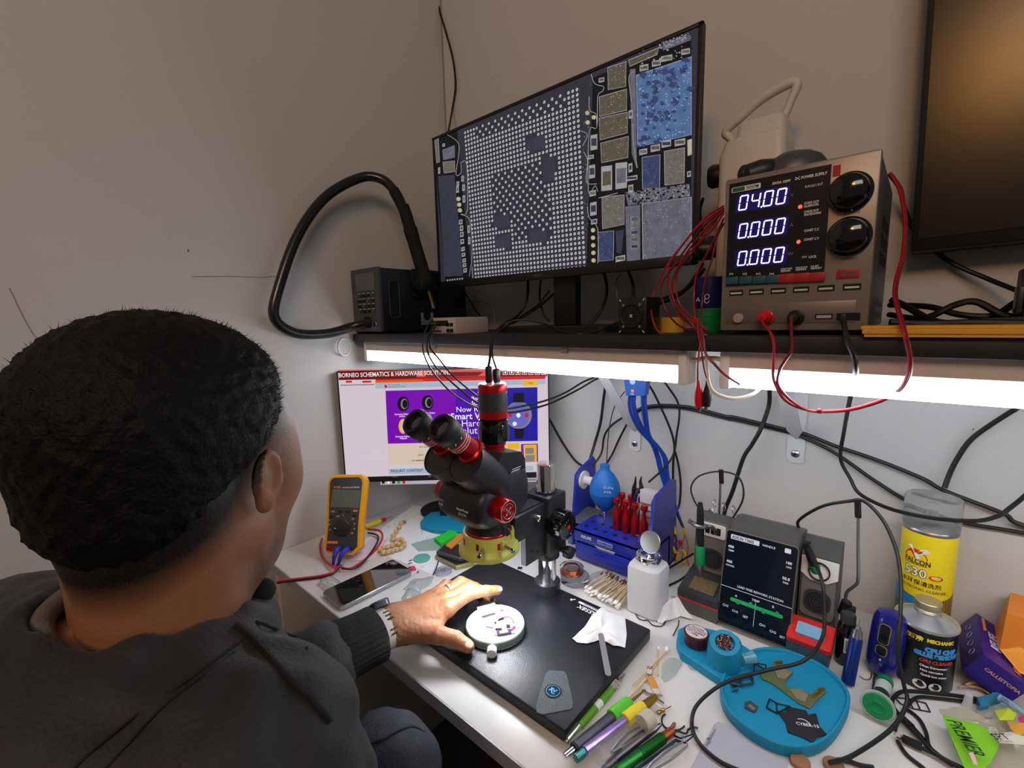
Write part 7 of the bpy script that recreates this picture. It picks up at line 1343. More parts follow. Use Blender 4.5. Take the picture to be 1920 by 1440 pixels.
for q, r, lb in (([(990, 520, -.15), (988, 560, -.14), (972, 590, -.16), (945, 608, -.22), (930, 622, -.28)], .0032, 'black cable left of the big monitor stand'), ([(1045, 545, -.14), (1010, 575, -.14), (975, 598, -.16), (960, 606, -.2)], .0030, 'black cable crossing to the left under the big monitor'), ([(1014, 525, -.13), (1012, 560, -.13), (1020, 590, -.13), (1030, 602, -.13)], .0024, 'black cable close beside the big monitor stand'), ([(1133, 512, -.15), (1138, 545, -.13), (1128, 580, -.13), (1105, 610, -.15)], .0032, 'black cable right of the big monitor stand'), ([(1178, 508, -.15), (1187, 535, -.14), (1188, 562, -.2)], .0030, 'black cable above the cooling fan'), ([(1165, 512, -.15), (1155, 530, -.14), (1158, 560, -.18)], .0010, 'thin grey cable above the cooling fan'),
                 ([(870, 545, -.06), (885, 570, -.06), (900, 592, -.08)], .0024, 'black cable right of the hot air station'), ([(870, 568, -.08), (895, 565, -.08), (918, 572, -.10), (927, 590, -.14), (926, 606, -.2)], .0012, 'thin grey cable arching over the hub'), ([(1235, 570, -.24), (1270, 555, -.20), (1300, 530, -.16), (1320, 505, -.12)], .003, 'thick black cable rising from the cooling fan to the right'), ([(1235, 562, -.25), (1280, 545, -.2), (1305, 515, -.17), (1318, 495, -.14)], .0022, 'thinner black cable rising from the cooling fan'),
                 ([(1045, 620, -.27), (1080, 626, -.30), (1120, 622, -.27), (1158, 605, -.22), (1200, 600, -.2)], .0018, 'black cable lying in a curve along the shelf before the monitor base')):
    cable('shelf_cable', q, r, RUB if 'grey' not in lb else mat('grey_cable', (110, 110, 115)), lb)
for q, r, lb in (([(1672, 562, -.1), (1700, 575, -.12), (1760, 605, -.2), (1850, 603, -.2), (1925, 600, -.2)], .0045, 'lowest black cable of the pile right of the power supply'), ([(1668, 590, -.06), (1730, 597, -.15), (1790, 572, -.16), (1830, 566, -.16), (1880, 590, -.16), (1930, 598, -.16)], .0042, 'black cable arching over the pile right of the power supply'), ([(1668, 572, -.05), (1740, 575, -.1), (1800, 590, -.12), (1860, 592, -.12), (1903, 568, -.14)], .004, 'black cable sloping up to the adapter brick'), ([(1668, 605, -.25), (1740, 608, -.24), (1820, 606, -.24), (1930, 608, -.24)], .0045, 'black cable along the shelf behind the envelope'),
                 ([(1668, 326, -.06), (1688, 355, -.04), (1697, 395, -.02), (1720, 440, -.015), (1780, 490, -.015), (1850, 522, -.02), (1925, 552, -.05)], .0032, 'black cable running from behind the power supply under the television'), ([(1318, 372, -.14), (1312, 400, -.12), (1318, 440, -.1), (1330, 470, -.12)], .0026, 'black cable behind the big monitor lower right edge')):
    cable('shelf_cable', q, r, RUB, lb)
g = G(); c = W(1340, 467, y=-.13); g.lathe([(.012, 0), (.018, .004), (.018, .03), (.013, .036), (0, .036)], K, c, (-1, -.3, 0), 10); g.build('adapter_plug', label='round black plug between the big monitor and the power supply', cat='plug')
# red leads of the power supply
RW = mat('red_wire', (165, 22, 38), rough=.4); RW2 = mat('dark_red_wire', (120, 24, 34), rough=.4)
c1 = ps(680, 1175); c2_ = ps(855, 1175)
cable('banana_lead', [Vector((c1.x, -.322, c1.z)), k3(452, 140, -.335), k3(490, 185, -.352), k3(512, 245, -.358), k3(512, 330, -.36), k3(508, 430, -.352), k3(525, 490, -.34), k3(570, 565, -.33), k3(650, 612, -.32), k3(760, 632, -.31), k3(930, 622, -.30), k3(1100, 575, -.31), k3(1210, 515, -.33), k3(1262, 440, -.35), k3(1277, 370, -.36), k3(1268, 290, -.362), k3(1235, 160, -.36), k7(1432, 1060, -.31), k7(1440, 950, -.28), k7(1480, 800, -.26), k7(1490, 600, -.24), k7(1460, 430, -.22), k7(1405, 330, -.2)], .0017, RW, 'red lead looping from the red socket under the shelf and up beside the power supply')
cable('banana_lead', [Vector((c2_.x, -.322, c2_.z)), k3(610, 110, -.338), k3(612, 200, -.35), k3(612, 290, -.358), k3(575, 350, -.36), k3(545, 405, -.354), k3(535, 480, -.34), k3(590, 555, -.33), k3(680, 618, -.32), k3(765, 636, -.31), k3(930, 628, -.298), k3(1102, 582, -.308), k3(1214, 522, -.328), k3(1270, 445, -.348), k3(1285, 370, -.36), k3(1277, 290, -.362), k3(1245, 160, -.36), k7(1442, 1060, -.31), k7(1450, 950, -.28), k7(1488, 800, -.26), k7(1498, 600, -.24), k7(1470, 430, -.22), k7(1415, 335, -.2)], .0017, RW2, 'darker red lead from the black socket following the red one')
g = G(); g.cyl(W(1533, 770, y=-.311), W(1541, 770, y=-.311), .0034, RW2, n=10); g.build('wire_tie', label='small dark red tie joining the two leads below the LED tube', cat='tie')
RP = [[(430, 520), (320, 590), (200, 730), (90, 880), (10, 1060), (10, 1180), (60, 1270), (180, 1280)], [(430, 535), (330, 620), (230, 740), (130, 880), (60, 1000), (100, 1150), (200, 1240), (340, 1250)], [(430, 548), (350, 640), (240, 800), (160, 900), (150, 1020), (180, 1110), (270, 1200), (330, 1250)],
      [(430, 560), (360, 660), (220, 800), (110, 900), (100, 1000), (150, 1130), (250, 1230), (360, 1300)], [(430, 590), (380, 700), (330, 800), (270, 920), (255, 1050), (262, 1180), (285, 1270), (300, 1330)], [(430, 620), (390, 700), (360, 830), (320, 960), (300, 1100), (292, 1200), (285, 1290), (276, 1330)],
      [(430, 530), (280, 640), (150, 800), (100, 900), (130, 1060), (180, 1180), (250, 1200), (330, 1245)], [(430, 545), (300, 680), (190, 830), (130, 960), (140, 1090), (220, 1190), (280, 1270), (330, 1300)]]
RL = ['outermost', 'second outermost', 'third', 'fourth', 'nearly straight right', 'rightmost', 'lower middle', 'upper middle']
for i, q in enumerate(RP):
    cable('jumper_wire', [k7(x, y, -.27 - .012 * (i % 4) - (.02 if y > 1150 else 0)) for x, y in q], .0014, RW if i % 2 == 0 else RW2, RL[i] + ' red wire of the bunch fanning out left of the power supply')
for i, (q, m_, lb) in enumerate((([(290, 1230), (282, 1300), (285, 1420), (272, 1560)], RW, 'red'), ([(300, 1230), (310, 1330), (330, 1430), (372, 1560)], RW2, 'black'))):
    pass
cable('clip_lead', [k7(275, 1180, -.345), k7(280, 1270, -.355), k7(290, 1330, -.362), k3(92, 300, -.365), k3(86, 380, -.365), k3(84, 460, -.36)], .0011, RW, 'thin lead ending in the red alligator clip')
cable('clip_lead', [k7(290, 1180, -.345), k7(295, 1270, -.355), k7(300, 1340, -.362), k3(108, 300, -.365), k3(120, 390, -.365), k3(140, 460, -.36)], .0011, RW2, 'thin lead ending in the black alligator clip')
cable('clip_lead', [k7(285, 1200, -.347), k7(310, 1300, -.356), k3(130, 310, -.36), k3(180, 370, -.36), k3(240, 430, -.35), k3(320, 482, -.335)], .0016, RW2, 'brownish wire slanting from the red bunch to the right LED tube')
for (a, b, m_, lb) in (((1309, 713), (1311, 768), mat('red_plastic'), 'red alligator clip hanging beside the left LED tube end'), ((1327, 713), (1324, 766), K, 'black alligator clip hanging beside the red one')):
    A, B = W(*a, y=-.36), W(*b, y=-.36); d = (B - A).normalized(); Ln = (B - A).length; e = empty('alligator_clip', A, lb, 'clip'); g = G(); g.lathe([(.0022, 0), (.003, .2 * Ln), (.0052, .45 * Ln), (.0056, .7 * Ln), (.0048, .92 * Ln), (.003, .93 * Ln)], m_, (0, 0, 0), d, 14); g.build('sleeve', e)
    g = G(); F = FR(d * Ln * .92, (1, 0, 0), -d) ; g.box2((0, 0, 0), (0, 0, 0), STEEL) if 0 else None; g.tube([d * Ln * .9 + Vector((-.002, 0, 0)), d * Ln * 1.05 + Vector((-.0005, 0, 0))], .0012, STEEL, n=5, sm=False); g.tube([d * Ln * .9 + Vector((.002, 0, 0)), d * Ln * 1.05 + Vector((.0005, 0, 0))], .0012, STEEL, n=5, sm=False); g.build('jaws', e, 'steel jaws')
# blue supply lead set hanging from the shelf
bs = empty('power_lead_block', W(1190, 742, y=-.15), 'translucent blue connector block hanging under the shelf end of the left tube', 'connector'); L = MT(*(-bs.location)); yb_ = -.15
g = G(); g.X = L; P = [W(*p, y=yb_) for p in ((1168, 700), (1214, 700), (1208, 742), (1174, 742))]; g.loft([P, [p + Vector((0, .018, 0)) for p in P]], mat('block_blue', (50, 90, 170), rough=.3, trans=.2)); g.build('body', bs)
g = G(); g.X = L; c = W(1186, 715, y=yb_ - .0005); g.prism(circ(.0062, 20), 0, .0005, mat('pale_blue_ink'), FR(c, (1, 0, 0), (0, 0, 1))); g.build('round_mark', bs, 'pale round mark'); g = G(); g.X = L; c = W(1186, 733, y=yb_ - .0005); g.prism(rrect(.006, .006, .001), 0, .0005, mat('orange_mark', (200, 110, 110)), FR(c, (1, 0, 0), (0, 0, 1))); g.text('OSS', .004, INKW, FR(W(1182, 740, y=yb_ - .0008), (1, 0, 0), (0, 0, 1))); g.build('print', bs, 'small printed mark')
BW_ = mat('blue_wire', (25, 65, 165), rough=.3)
for i, (q, lb) in enumerate((([(680, 262), (675, 340), (700, 430), (760, 540), (850, 640), (890, 740), (920, 860), (960, 980)], 'leftmost'), ([(700, 262), (700, 340), (735, 450), (800, 560), (870, 640), (910, 740), (940, 860), (970, 980)], 'second from left'), ([(720, 262), (720, 350), (765, 480), (830, 590), (900, 660), (950, 760), (965, 870), (985, 985)], 'third from left'), ([(790, 150), (780, 280), (795, 450), (830, 580), (890, 660), (940, 720), (975, 830), (990, 980)], 'right inner'), ([(815, 150), (805, 300), (820, 470), (845, 590), (910, 670), (970, 760), (980, 860), (1000, 985)], 'rightmost'))):
    cable('blue_lead', [k4(x, y, -.14 + min(1, (y - 250) / 500 if y > 250 else 0) * .10) for x, y in q], .0030, BW_, lb + ' strand of the blue wire bundle falling to the organizer')
for i, (u, v, du, dv) in enumerate(((1263, 985, 4, 16), (1260, 1002, 3, 14), (1282, 990, 1, 12), (1262, 1025, 5, 12), (1272, 1035, -3, 14), (1280, 1030, 6, 12), (1284, 1042, 3, 12), (1275, 1050, 4, 10))):
    y = -.045; g = G(); g.cyl(W(u, v, y=y - .001 * i), W(u + du, v + dv, y=y - .001 * i), .0028, mat('conn_yellow', (225, 185, 30), rough=.4), n=8); g.build('wire_connector', None, ('tallest', 'second', 'right upper', 'left middle', 'centre leaning', 'right middle', 'lowest right', 'lowest')[i] + ' yellow connector of the cluster right of the organizer', 'connector')
cable('blue_lead', [k4(1030, 1090, -.04), k4(1030, 1200, -.045), k4(1040, 1290, -.045)], .0016, BW_, 'short blue wire ending at the upper yellow connector'); cable('blue_lead', [k4(1035, 1090, -.04), k4(1070, 1200, -.045), k4(1110, 1310, -.045)], .0016, BW_, 'short blue wire ending at the right yellow connector')
for i, q in enumerate(([(1266, 1001), (1262, 1020), (1268, 1040), (1262, 1060)], [(1284, 1002), (1290, 1025), (1288, 1045), (1292, 1060)], [(1266, 1010), (1275, 1020), (1280, 1035), (1275, 1062)], [(1284, 1004), (1278, 1018), (1270, 1030), (1256, 1052)])):
    cable('fine_wire', [(u, v, -.047) for u, v in q], .0007, RW if i % 2 else RUB, ('first', 'last', 'middle', 'crossing')[i] + ' fine wire among the yellow connectors')
g = G(); c = W(1276, 1018, y=-.05); g.ball(c, (.005, .004, .006), mat('red_plastic'), 12); g.build('red_connector', label='red connector in the middle of the yellow cluster', cat='connector')
cable('desk_cable', [(1250, 1068, -.09), (1280, 1050, -.09), (1300, 1038, -.09)], .002, RUB, 'black cable at the wall foot right of the yellow connectors')
zc('desk_cable', [(1228, 1108), (1260, 1095), (1285, 1080), (1300, 1060), (1306, 1045)], .0018, RUB, 'black cable curving on the desk left of the soldering station')
zc('desk_cable', [(1266, 1122), (1276, 1117), (1284, 1110)], .0014, RUB, 'short black cable end near the soldering station left tray')
# loose sleeve strap left of the microscope screen
# ================================================================== the person
def smin(a, b, k): h = np.clip(.5 + .5 * (b - a) / k, 0, 1); return b * (1 - h) + a * h - k * h * (1 - h)
def smax(a, b, k): return -smin(-a, -b, k)
def cap_(P, a, b, ra, rb):
    a = np.array(a, float); b = np.array(b, float); d = b - a; t = np.clip(((P - a) @ d) / (d @ d), 0, 1)
    return np.linalg.norm(P - a - t[..., None] * d, axis=-1) - (ra + (rb - ra) * t)
def ell(P, c, r, rot=None):
    q = P - np.array(c, float)
    if rot is not None: q = q @ np.array(rot)
    r = np.array(r, float); k0 = np.linalg.norm(q / r, axis=-1); k1 = np.linalg.norm(q / (r * r), axis=-1); return k0 * (k0 - 1) / np.maximum(k1, 1e-6)
def nets(fn, lo, hi, h):
    lo = np.array(lo, float); n = [int((hi[i] - lo[i]) / h) + 2 for i in range(3)]
    ax = [lo[i] + h * np.arange(n[i]) for i in range(3)]
    V = np.empty(n, np.float32)
    for i in range(0, n[0], 16):
        X = np.stack(np.meshgrid(ax[0][i:i + 16], ax[1], ax[2], indexing='ij'), -1); V[i:i + 16] = fn(X)
    S = V < 0; idx = -np.ones([k - 1 for k in n], np.int64)
    c = np.zeros([k - 1 for k in n], np.int32)
    for dx in (0, 1):
        for dy in (0, 1):
            for dz in (0, 1): c += S[dx:n[0] - 1 + dx, dy:n[1] - 1 + dy, dz:n[2] - 1 + dz]
    act = np.argwhere((c > 0) & (c < 8)); idx[act[:, 0], act[:, 1], act[:, 2]] = np.arange(len(act))
    acc = np.zeros((len(act), 3)); cnt = np.zeros(len(act))
    cs = [(a, b, c_) for a in (0, 1) for b in (0, 1) for c_ in (0, 1)]
    for p in cs:
        for q in cs:
            if sum(abs(p[k] - q[k]) for k in range(3)) == 1 and p < q:
                va = V[act[:, 0] + p[0], act[:, 1] + p[1], act[:, 2] + p[2]]; vb = V[act[:, 0] + q[0], act[:, 1] + q[1], act[:, 2] + q[2]]
                m_ = (va < 0) != (vb < 0); t = np.where(m_, va / np.where(m_, va - vb, 1), 0)[:, None]
                acc += np.where(m_[:, None], np.array(p) + t * (np.array(q) - np.array(p)), 0); cnt += m_
    pts = lo + h * (act + acc / cnt[:, None]); faces = []
    for d in range(3):
        e1, e2 = [(1, 2), (2, 0), (0, 1)][d]; sl = [slice(1, n[k] - 1) for k in range(3)]; s2 = list(sl); sl[d] = slice(0, n[d] - 1); s2[d] = slice(1, n[d])
        A = S[tuple(sl)]; B = S[tuple(s2)]; w = np.argwhere(A != B)
        if not len(w): continue
        fl = A[w[:, 0], w[:, 1], w[:, 2]]; off = np.ones(3, int); off[d] = 0; w = w + off
        def at(o1, o2): q = w.copy(); q[:, e1] -= o1; q[:, e2] -= o2; return idx[q[:, 0], q[:, 1], q[:, 2]]
        q = np.stack([at(0, 0), at(1, 0), at(1, 1), at(0, 1)], 1); q = np.where(fl[:, None], q, q[:, ::-1]); faces.append(q[(q >= 0).all(1)])
    return pts, np.concatenate(faces)
def fold(P, s, seed):     # cheap smooth pseudo noise
    x, y, z = P[..., 0] * s + seed, P[..., 1] * s + 1.7 * seed, P[..., 2] * s - seed
    return (np.sin(x * 1.3 + 2.1 * np.sin(y * .9 + z * .4)) + np.sin(y * 1.7 + 1.9 * np.sin(z * .8 - x * .5)) + np.sin(z * 1.5 + 2.3 * np.sin(x * .7 + y * .6))) / 3
def obj_np(name, pts, faces, mats, parent, label=None, mi=None, attr=None, smooth=True):
    me = bpy.data.meshes.new(name); me.from_pydata(pts.tolist(), [], faces.tolist())
    for m_ in mats: me.materials.append(m_)
    me.polygons.foreach_set('use_smooth', [smooth] * len(me.polygons))
    if mi is not None: me.polygons.foreach_set('material_index', mi)
    if attr is not None: at_ = me.attributes.new('growth', 'FLOAT', 'POINT'); at_.data.foreach_set('value', attr.astype(np.float32))
    me.update(); o = bpy.data.objects.new(name, me); COL.objects.link(o); o.parent = parent; return tag(o, label)
# head frame
HCn = np.array([.601, -.858, 1.158]); HS = 1.07; yaw = R(130); Fh = np.array([math.cos(yaw), math.sin(yaw), 0]); pitch = R(17)
Fw = Fh * math.cos(pitch) + np.array([0, 0, -math.sin(pitch)]); Rt = np.array([Fh[1], -Fh[0], 0]); Up = np.cross(Rt, Fw)
HM = np.stack([Rt, Fw, Up])               # rows: local axes in world
def tol(P): return (P - HCn) @ HM.T / HS
def tow(p): return HCn + np.array(p) @ HM * HS
NB = np.array([.610, -.882, 1.020])       # base of the neck
def ear(q, s_):
    q = (q - np.array([s_ * .072, -.004, -.016])) / .76; c = np.array([s_ * .004, 0, 0]); an = R(30) * s_
    ex = np.array([math.cos(an), -math.sin(an) * 1, 0]); ey = np.array([math.sin(an), math.cos(an), 0]); rt = np.stack([ex, ey, [0, 0, 1]], 1)
    tl = R(-12); 
    e = ell(q, c + ex * s_ * .006, (.0070, .0165, .0300), rt)
    e = smax(e, -ell(q, c + ex * s_ * .0125 + ey * .003 + np.array([0, 0, .004]), (.0065, .0105, .0200), rt), .003)
    e = smin(e, ell(q, c + np.array([s_ * .003, -.001, -.027]), (.006, .009, .010), rt), .006)
    e = smin(e, ell(q, c + ex * s_ * .006 + ey * .012 + np.array([0, 0, -.006]), (.004, .004, .008), rt), .004)
    return smin(e, ell(q, c + ex * s_ * .007 + ey * -.004 + np.array([0, 0, -.002]), (.004, .006, .014), rt), .003) * .76
def skull(q):
    ax = q.copy(); ax[..., 0] = np.abs(ax[..., 0])
    d = smin(ell(q, (0, -.012, .028), (.0730, .094, .076)), ell(q, (0, -.036, -.030), (.050, .042, .052)), .025)
    d = smin(d, ell(q, (0, .030, -.035), (.060, .062, .075)), .03)
    d = smin(d, cap_(ax, (.053, .006, -.058), (.012, .066, -.094), .021, .018), .022)
    d = smin(d, ell(ax, (.050, .054, -.022), (.022, .026, .024)), .02)
    d = smin(d, ell(ax, (.050, .048, .002), (.020, .034, .044)), .02); d = smin(d, ell(ax, (.034, .042, -.072), (.024, .034, .030)), .035)
    d = smin(d, ell(ax, (.026, .082, .022), (.028, .012, .010)), .014)
    d = smax(d, -ell(ax, (.032, .096, .004), (.017, .014, .012)), .010)
    d = smin(d, ell(ax, (.031, .074, .003), (.013, .013, .012)), .004)
    d = smin(d, cap_(q, (0, .086, .012), (0, .094, -.026), .008, .009), .010)
    d = smin(d, ell(ax, (.012, .094, -.030), (.008, .010, .007)), .006)
    d = smin(d, ell(q, (0, .088, -.056), (.024, .010, .0065)), .006); d = smin(d, ell(q, (0, .086, -.068), (.021, .010, .006)), .006)
    d = smin(d, ell(q, (0, .076, -.094), (.020, .018, .016)), .016)
    return d
def headf(P):
    q = tol(P); d = skull(q)
    nb = tol(NB)
    d = smin(d, cap_(q, (0, -.022, -.030), tuple(nb), .050, .055), .028)
    d = smin(d, cap_(q, (-.045, -.030, -.03), tuple(nb + np.array([-.038, -.01, 0])), .016, .018), .02); d = smin(d, cap_(q, (.045, -.030, -.03), tuple(nb + np.array([.038, -.01, 0])), .016, .018), .02)
    e = np.minimum(ear(q, 1), ear(q, -1)); return smin(d, e, .005) * HS
hp_, hf_ = nets(headf, HCn - np.array([.15, .15, .21]), HCn + np.array([.15, .16, .13]), .0026)
ql = tol(hp_)
zl = np.interp(ql[:, 1], [-.11, -.075, -.045, -.015, .02, .05, .075, .10], [-.108, -.100, -.066, -.012, .030, .066, .092, .105])
grow = np.clip((ql[:, 2] - zl + .042) / .046, 0, 1) * np.where((np.abs(ql[:, 0]) > .079) & (np.abs(ql[:, 2]) < .05), 0, 1)
beard = np.clip((-.040 - ql[:, 2]) / .03, 0, 1) * np.clip((ql[:, 1] - .0) / .03, 0, 1) * .55 * np.clip((ql[:, 2] + .125) / .02, 0, 1); side_b = np.clip(1 - np.abs(ql[:, 1] - .03) / .018, 0, 1) * np.clip(1 - np.abs(ql[:, 2]) / .05, 0, 1) * .45
grow = np.maximum(grow, np.maximum(beard, side_b))
# left hand and forearm
def fing(P, pts, rs):
    d = None
    for i in range(len(pts) - 1):
        e = cap_(P, pts[i], pts[i + 1], rs[i], rs[i + 1]); d = e if d is None else smin(d, e, .003)
    return d
WR = np.array([.494, -.588, .800])
FG = {'index': ([(.538, -.518, .808), (.549, -.478, .819), (.557, -.448, .814), (.563, -.424, .806)], [.0115, .0098, .0088, .0078]),
      'middle': ([(.520, -.507, .809), (.533, -.463, .817), (.546, -.438, .803), (.552, -.430, .784)], [.0115, .0100, .0090, .0080]),
      'ring': ([(.501, -.503, .806), (.505, -.458, .815), (.520, -.437, .800), (.527, -.432, .782)], [.0110, .0096, .0086, .0076]),
      'pinky': ([(.482, -.507, .800), (.480, -.470, .807), (.492, -.451, .795), (.500, -.447, .780)], [.0100, .0085, .0076, .0068])}
TH = ([(.520, -.580, .797), (.560, -.556, .796), (.584, -.541, .791), (.603, -.533, .7835)], [.0165, .0135, .0120, .0098])
def handf(P):
    palm = cap_(P, WR + [-.012, -.004, .004], FG['pinky'][0][0], .0185, .0115); palm = smin(palm, cap_(P, WR + [-.004, 0, .005], FG['ring'][0][0], .0195, .0125), .012)
    palm = smin(palm, cap_(P, WR + [.006, 0, .005], FG['middle'][0][0], .0195, .013), .012); palm = smin(palm, cap_(P, WR + [.014, -.002, .003], FG['index'][0][0], .0185, .0125), .012)
    palm = smin(palm, cap_(P, WR + [.016, .0, -.001], TH[0][0], .018, .0165), .014); palm = smin(palm, cap_(P, (.515, -.565, .796), (.540, -.540, .797), .016, .011), .014)
    palm = smin(palm, cap_(P, (.500, -.530, .797), (.495, -.560, .796), .016, .017), .014)
    f = None
    for k in FG:
        e = fing(P, *FG[k]); f = e if f is None else np.minimum(f, e)
    d = smin(palm, f, .008); d = smin(d, fing(P, *TH), .010)
    arm = cap_(P, WR + [-.006, 0, .002], (.482, -.680, .800), .0235, .033); arm = smin(arm, cap_(P, WR + [.008, 0, .002], (.488, -.680, .800), .0225, .033), .01); d = smin(d, arm, .014)
    for k in ('index', 'middle', 'ring'): d = smin(d, ell(P, np.array(FG[k][0][0]) + [0, .0, .0095], (.006, .007, .004)), .007)
    d = smin(d, cap_(P, WR + [.0, .01, .0205], np.array(FG['middle'][0][0]) + [0, -.01, .0085], .003, .002), .006); d = smin(d, cap_(P, WR + [.006, .01, .0195], np.array(FG['index'][0][0]) + [0, -.01, .0085], .003, .002), .006)
    return d + .0003 * fold(P, 420, 2)
gp_, gf_ = nets(handf, (.44, -.70, .755), (.63, -.40, .845), .0014)
# hidden trunk that carries head and hand, inside the clothes
def trunkf(P):
    d = cap_(P, NB + [0, 0, -.03], (.60, -.94, .88), .045, .085); d = smin(d, cap_(P, (.47, -.965, .955), (.72, -.89, .955), .045, .045), .05)
    d = smin(d, ell(P, (.60, -.95, .78), (.14, .10, .26)), .06); d = smin(d, cap_(P, (.462, -.965, .95), (.465, -.855, .765), .036, .032), .03); return smin(d, cap_(P, (.465, -.855, .765), (.486, -.68, .798), .030, .028), .02)
tp_, tf_ = nets(trunkf, (.35, -1.1, .48), (.85, -.62, 1.06), .010)
SKH = mat('skin_and_hair', (150, 102, 70), rough=.5, sss=.12, var=.08, vs=60, bump=.25, bs=450)
nt = SKH.node_tree; b_ = nt.nodes['Principled BSDF']; src = b_.inputs['Base Color'].links[0].from_socket
an = nt.nodes.new('ShaderNodeAttribute'); an.attribute_name = 'growth'; n3 = nt.nodes.new('ShaderNodeTexNoise'); n3.inputs['Scale'].default_value = 900; tcn = nt.nodes.new('ShaderNodeTexCoord'); nt.links.new(tcn.outputs['Object'], n3.inputs['Vector'])
mth = nt.nodes.new('ShaderNodeMath'); mth.operation = 'MULTIPLY_ADD'; nt.links.new(n3.outputs['Fac'], mth.inputs[0]); mth.inputs[1].default_value = .5; mth.inputs[2].default_value = -.25
ad = nt.nodes.new('ShaderNodeMath'); ad.operation = 'MULTIPLY_ADD'; ad.use_clamp = True; nt.links.new(an.outputs['Fac'], ad.inputs[0]); nt.links.new(an.outputs['Fac'], ad.inputs[1])
m4 = nt.nodes.new('ShaderNodeMath'); m4.operation = 'MULTIPLY'; nt.links.new(mth.outputs[0], m4.inputs[0]); nt.links.new(an.outputs['Fac'], m4.inputs[1])
m5 = nt.nodes.new('ShaderNodeMath'); m5.operation = 'ADD'; m5.use_clamp = True; nt.links.new(an.outputs['Fac'], m5.inputs[0]); nt.links.new(m4.outputs[0], m5.inputs[1]); nt.nodes.remove(ad)
mxh = nt.nodes.new('ShaderNodeMix'); mxh.data_type = 'RGBA'; nt.links.new(m5.outputs[0], mxh.inputs['Factor']); nt.links.new(src, mxh.inputs['A']); mxh.inputs['B'].default_value = (*lin((20, 15, 16)), 1); nt.links.new(mxh.outputs['Result'], b_.inputs['Base Color'])
NAIL = mat('nail', (215, 170, 150), rough=.3); 
person = empty('person', (.60, -.93, .47), 'man with short dark hair and black jacket, seen from behind, holding the round holder', 'person'); PO = np.array(person.location)
nl = G(); nl.ball((0, 0, 0), (.0058, .0016, .0072), NAIL, 12)
td = Vector(np.array(TH[0][3]) - np.array(TH[0][2])).normalized(); nn = Vector((.35, -.35, .85)); nn = (nn - td * nn.dot(td)).normalized(); side = td.cross(nn)
NMx = Matrix((side, nn, td)).transposed().to_4x4(); nc = Vector(TH[0][3]) + nn * .0088 + td * .0005
nv = np.array([list(nc + (NMx @ v)) for v in nl.v])
idt = Vector(np.array(FG['index'][0][3]) - np.array(FG['index'][0][2])).normalized(); n2_ = Vector((.6, -.3, .7)); n2_ = (n2_ - idt * n2_.dot(idt)).normalized(); M2 = Matrix((idt.cross(n2_), n2_, idt)).transposed().to_4x4(); c2n = Vector(FG['index'][0][3]) + n2_ * .0070
nv2 = np.array([list(c2n + (M2 @ (v * .8))) for v in nl.v])
allv = [hp_, gp_, tp_, nv, nv2]; o1 = len(hp_); o2 = o1 + len(gp_); o3 = o2 + len(tp_); o4 = o3 + len(nv)
me_f = hf_.tolist() + (gf_ + o1).tolist() + (tf_ + o2).tolist() + [[k + o3 for k in f] for f in nl.f] + [[k + o4 for k in f] for f in nl.f]
class _L(list):
    def tolist(s): return list(s)
garm = np.zeros(len(gp_)); 
attr = np.concatenate([grow, garm, np.zeros(len(tp_)), np.zeros(len(nv) * 2)])
body = obj_np('body', np.concatenate(allv) - PO, _L(me_f), [SKH, NAIL], person, mi=[0] * (len(me_f) - 2 * len(nl.f)) + [1] * (2 * len(nl.f)), attr=attr)
# hair
HAIR = mat('dark_hair', (11, 9, 11), rough=.6, var=.4, vs=250, bump=.7, bs=350, spec=.22)
def hairf(P):
    q = tol(P); zz = np.interp(q[..., 1], [-.11, -.075, -.045, -.015, .02, .05, .075, .10], [-.108, -.100, -.066, -.012, .030, .066, .092, .105])
    t = np.clip((q[..., 2] - zz) / .055, -.2, 1); th = .0125 * np.clip(t * 1.1, 0, 1) + .0035 * np.clip((q[..., 2] - .06) / .05, 0, 1) * np.clip((q[..., 1] + .02) / .06, 0, 1) * np.clip((.085 - q[..., 1]) / .03, 0, 1) - .004 * np.clip(-t * 8, 0, 1) - .0006
    d = (skull(q) - th) * .9; d = smax(d, (zz - .016 - q[..., 2]) * .75, .004) * HS
    return d + .0016 * fold(P, 260, 1) + .0010 * fold(P, 520, 4)
kp_, kf_ = nets(hairf, HCn - np.array([.15, .15, .12]), HCn + np.array([.15, .15, .15]), .0030)
hair = obj_np('hair', kp_ - PO, kf_, [HAIR], person, 'short black hair faded at the sides')
# short strands standing off the hair surface
me = hair.data; rs_ = np.random.RandomState(4); N = 9000; fi = rs_.randint(0, len(kf_), N); ctr_ = kp_[kf_[fi]].mean(1); q = tol(ctr_)
nrm = q - np.array([0, -.012, .01]); nrm /= np.linalg.norm(nrm, axis=1)[:, None]; comb = np.array([0, .75, .12]); dirn = nrm * .45 + comb * np.clip(q[:, 2:3] / .08, .1, 1) + rs_.normal(0, .28, (N, 3)); dirn /= np.linalg.norm(dirn, axis=1)[:, None]
ln_ = rs_.uniform(.003, .008, N)[:, None] * np.clip(.5 + q[:, 2:3] / .08, .35, 1.1); sd_ = np.cross(dirn, nrm); sd_ /= np.linalg.norm(sd_, axis=1)[:, None] + 1e-9
base = q - nrm * .002; tri = HS * np.stack([base - sd_ * .0004, base + sd_ * .0004, base + dirn * ln_ + nrm * .001], 1).reshape(-1, 3)
obj_np('hair_strands', HCn + tri @ HM - np.array(person.location) , np.arange(3 * N).reshape(-1, 3), [HAIR], person, smooth=False)
bpy.data.objects['hair_strands'].parent = hair
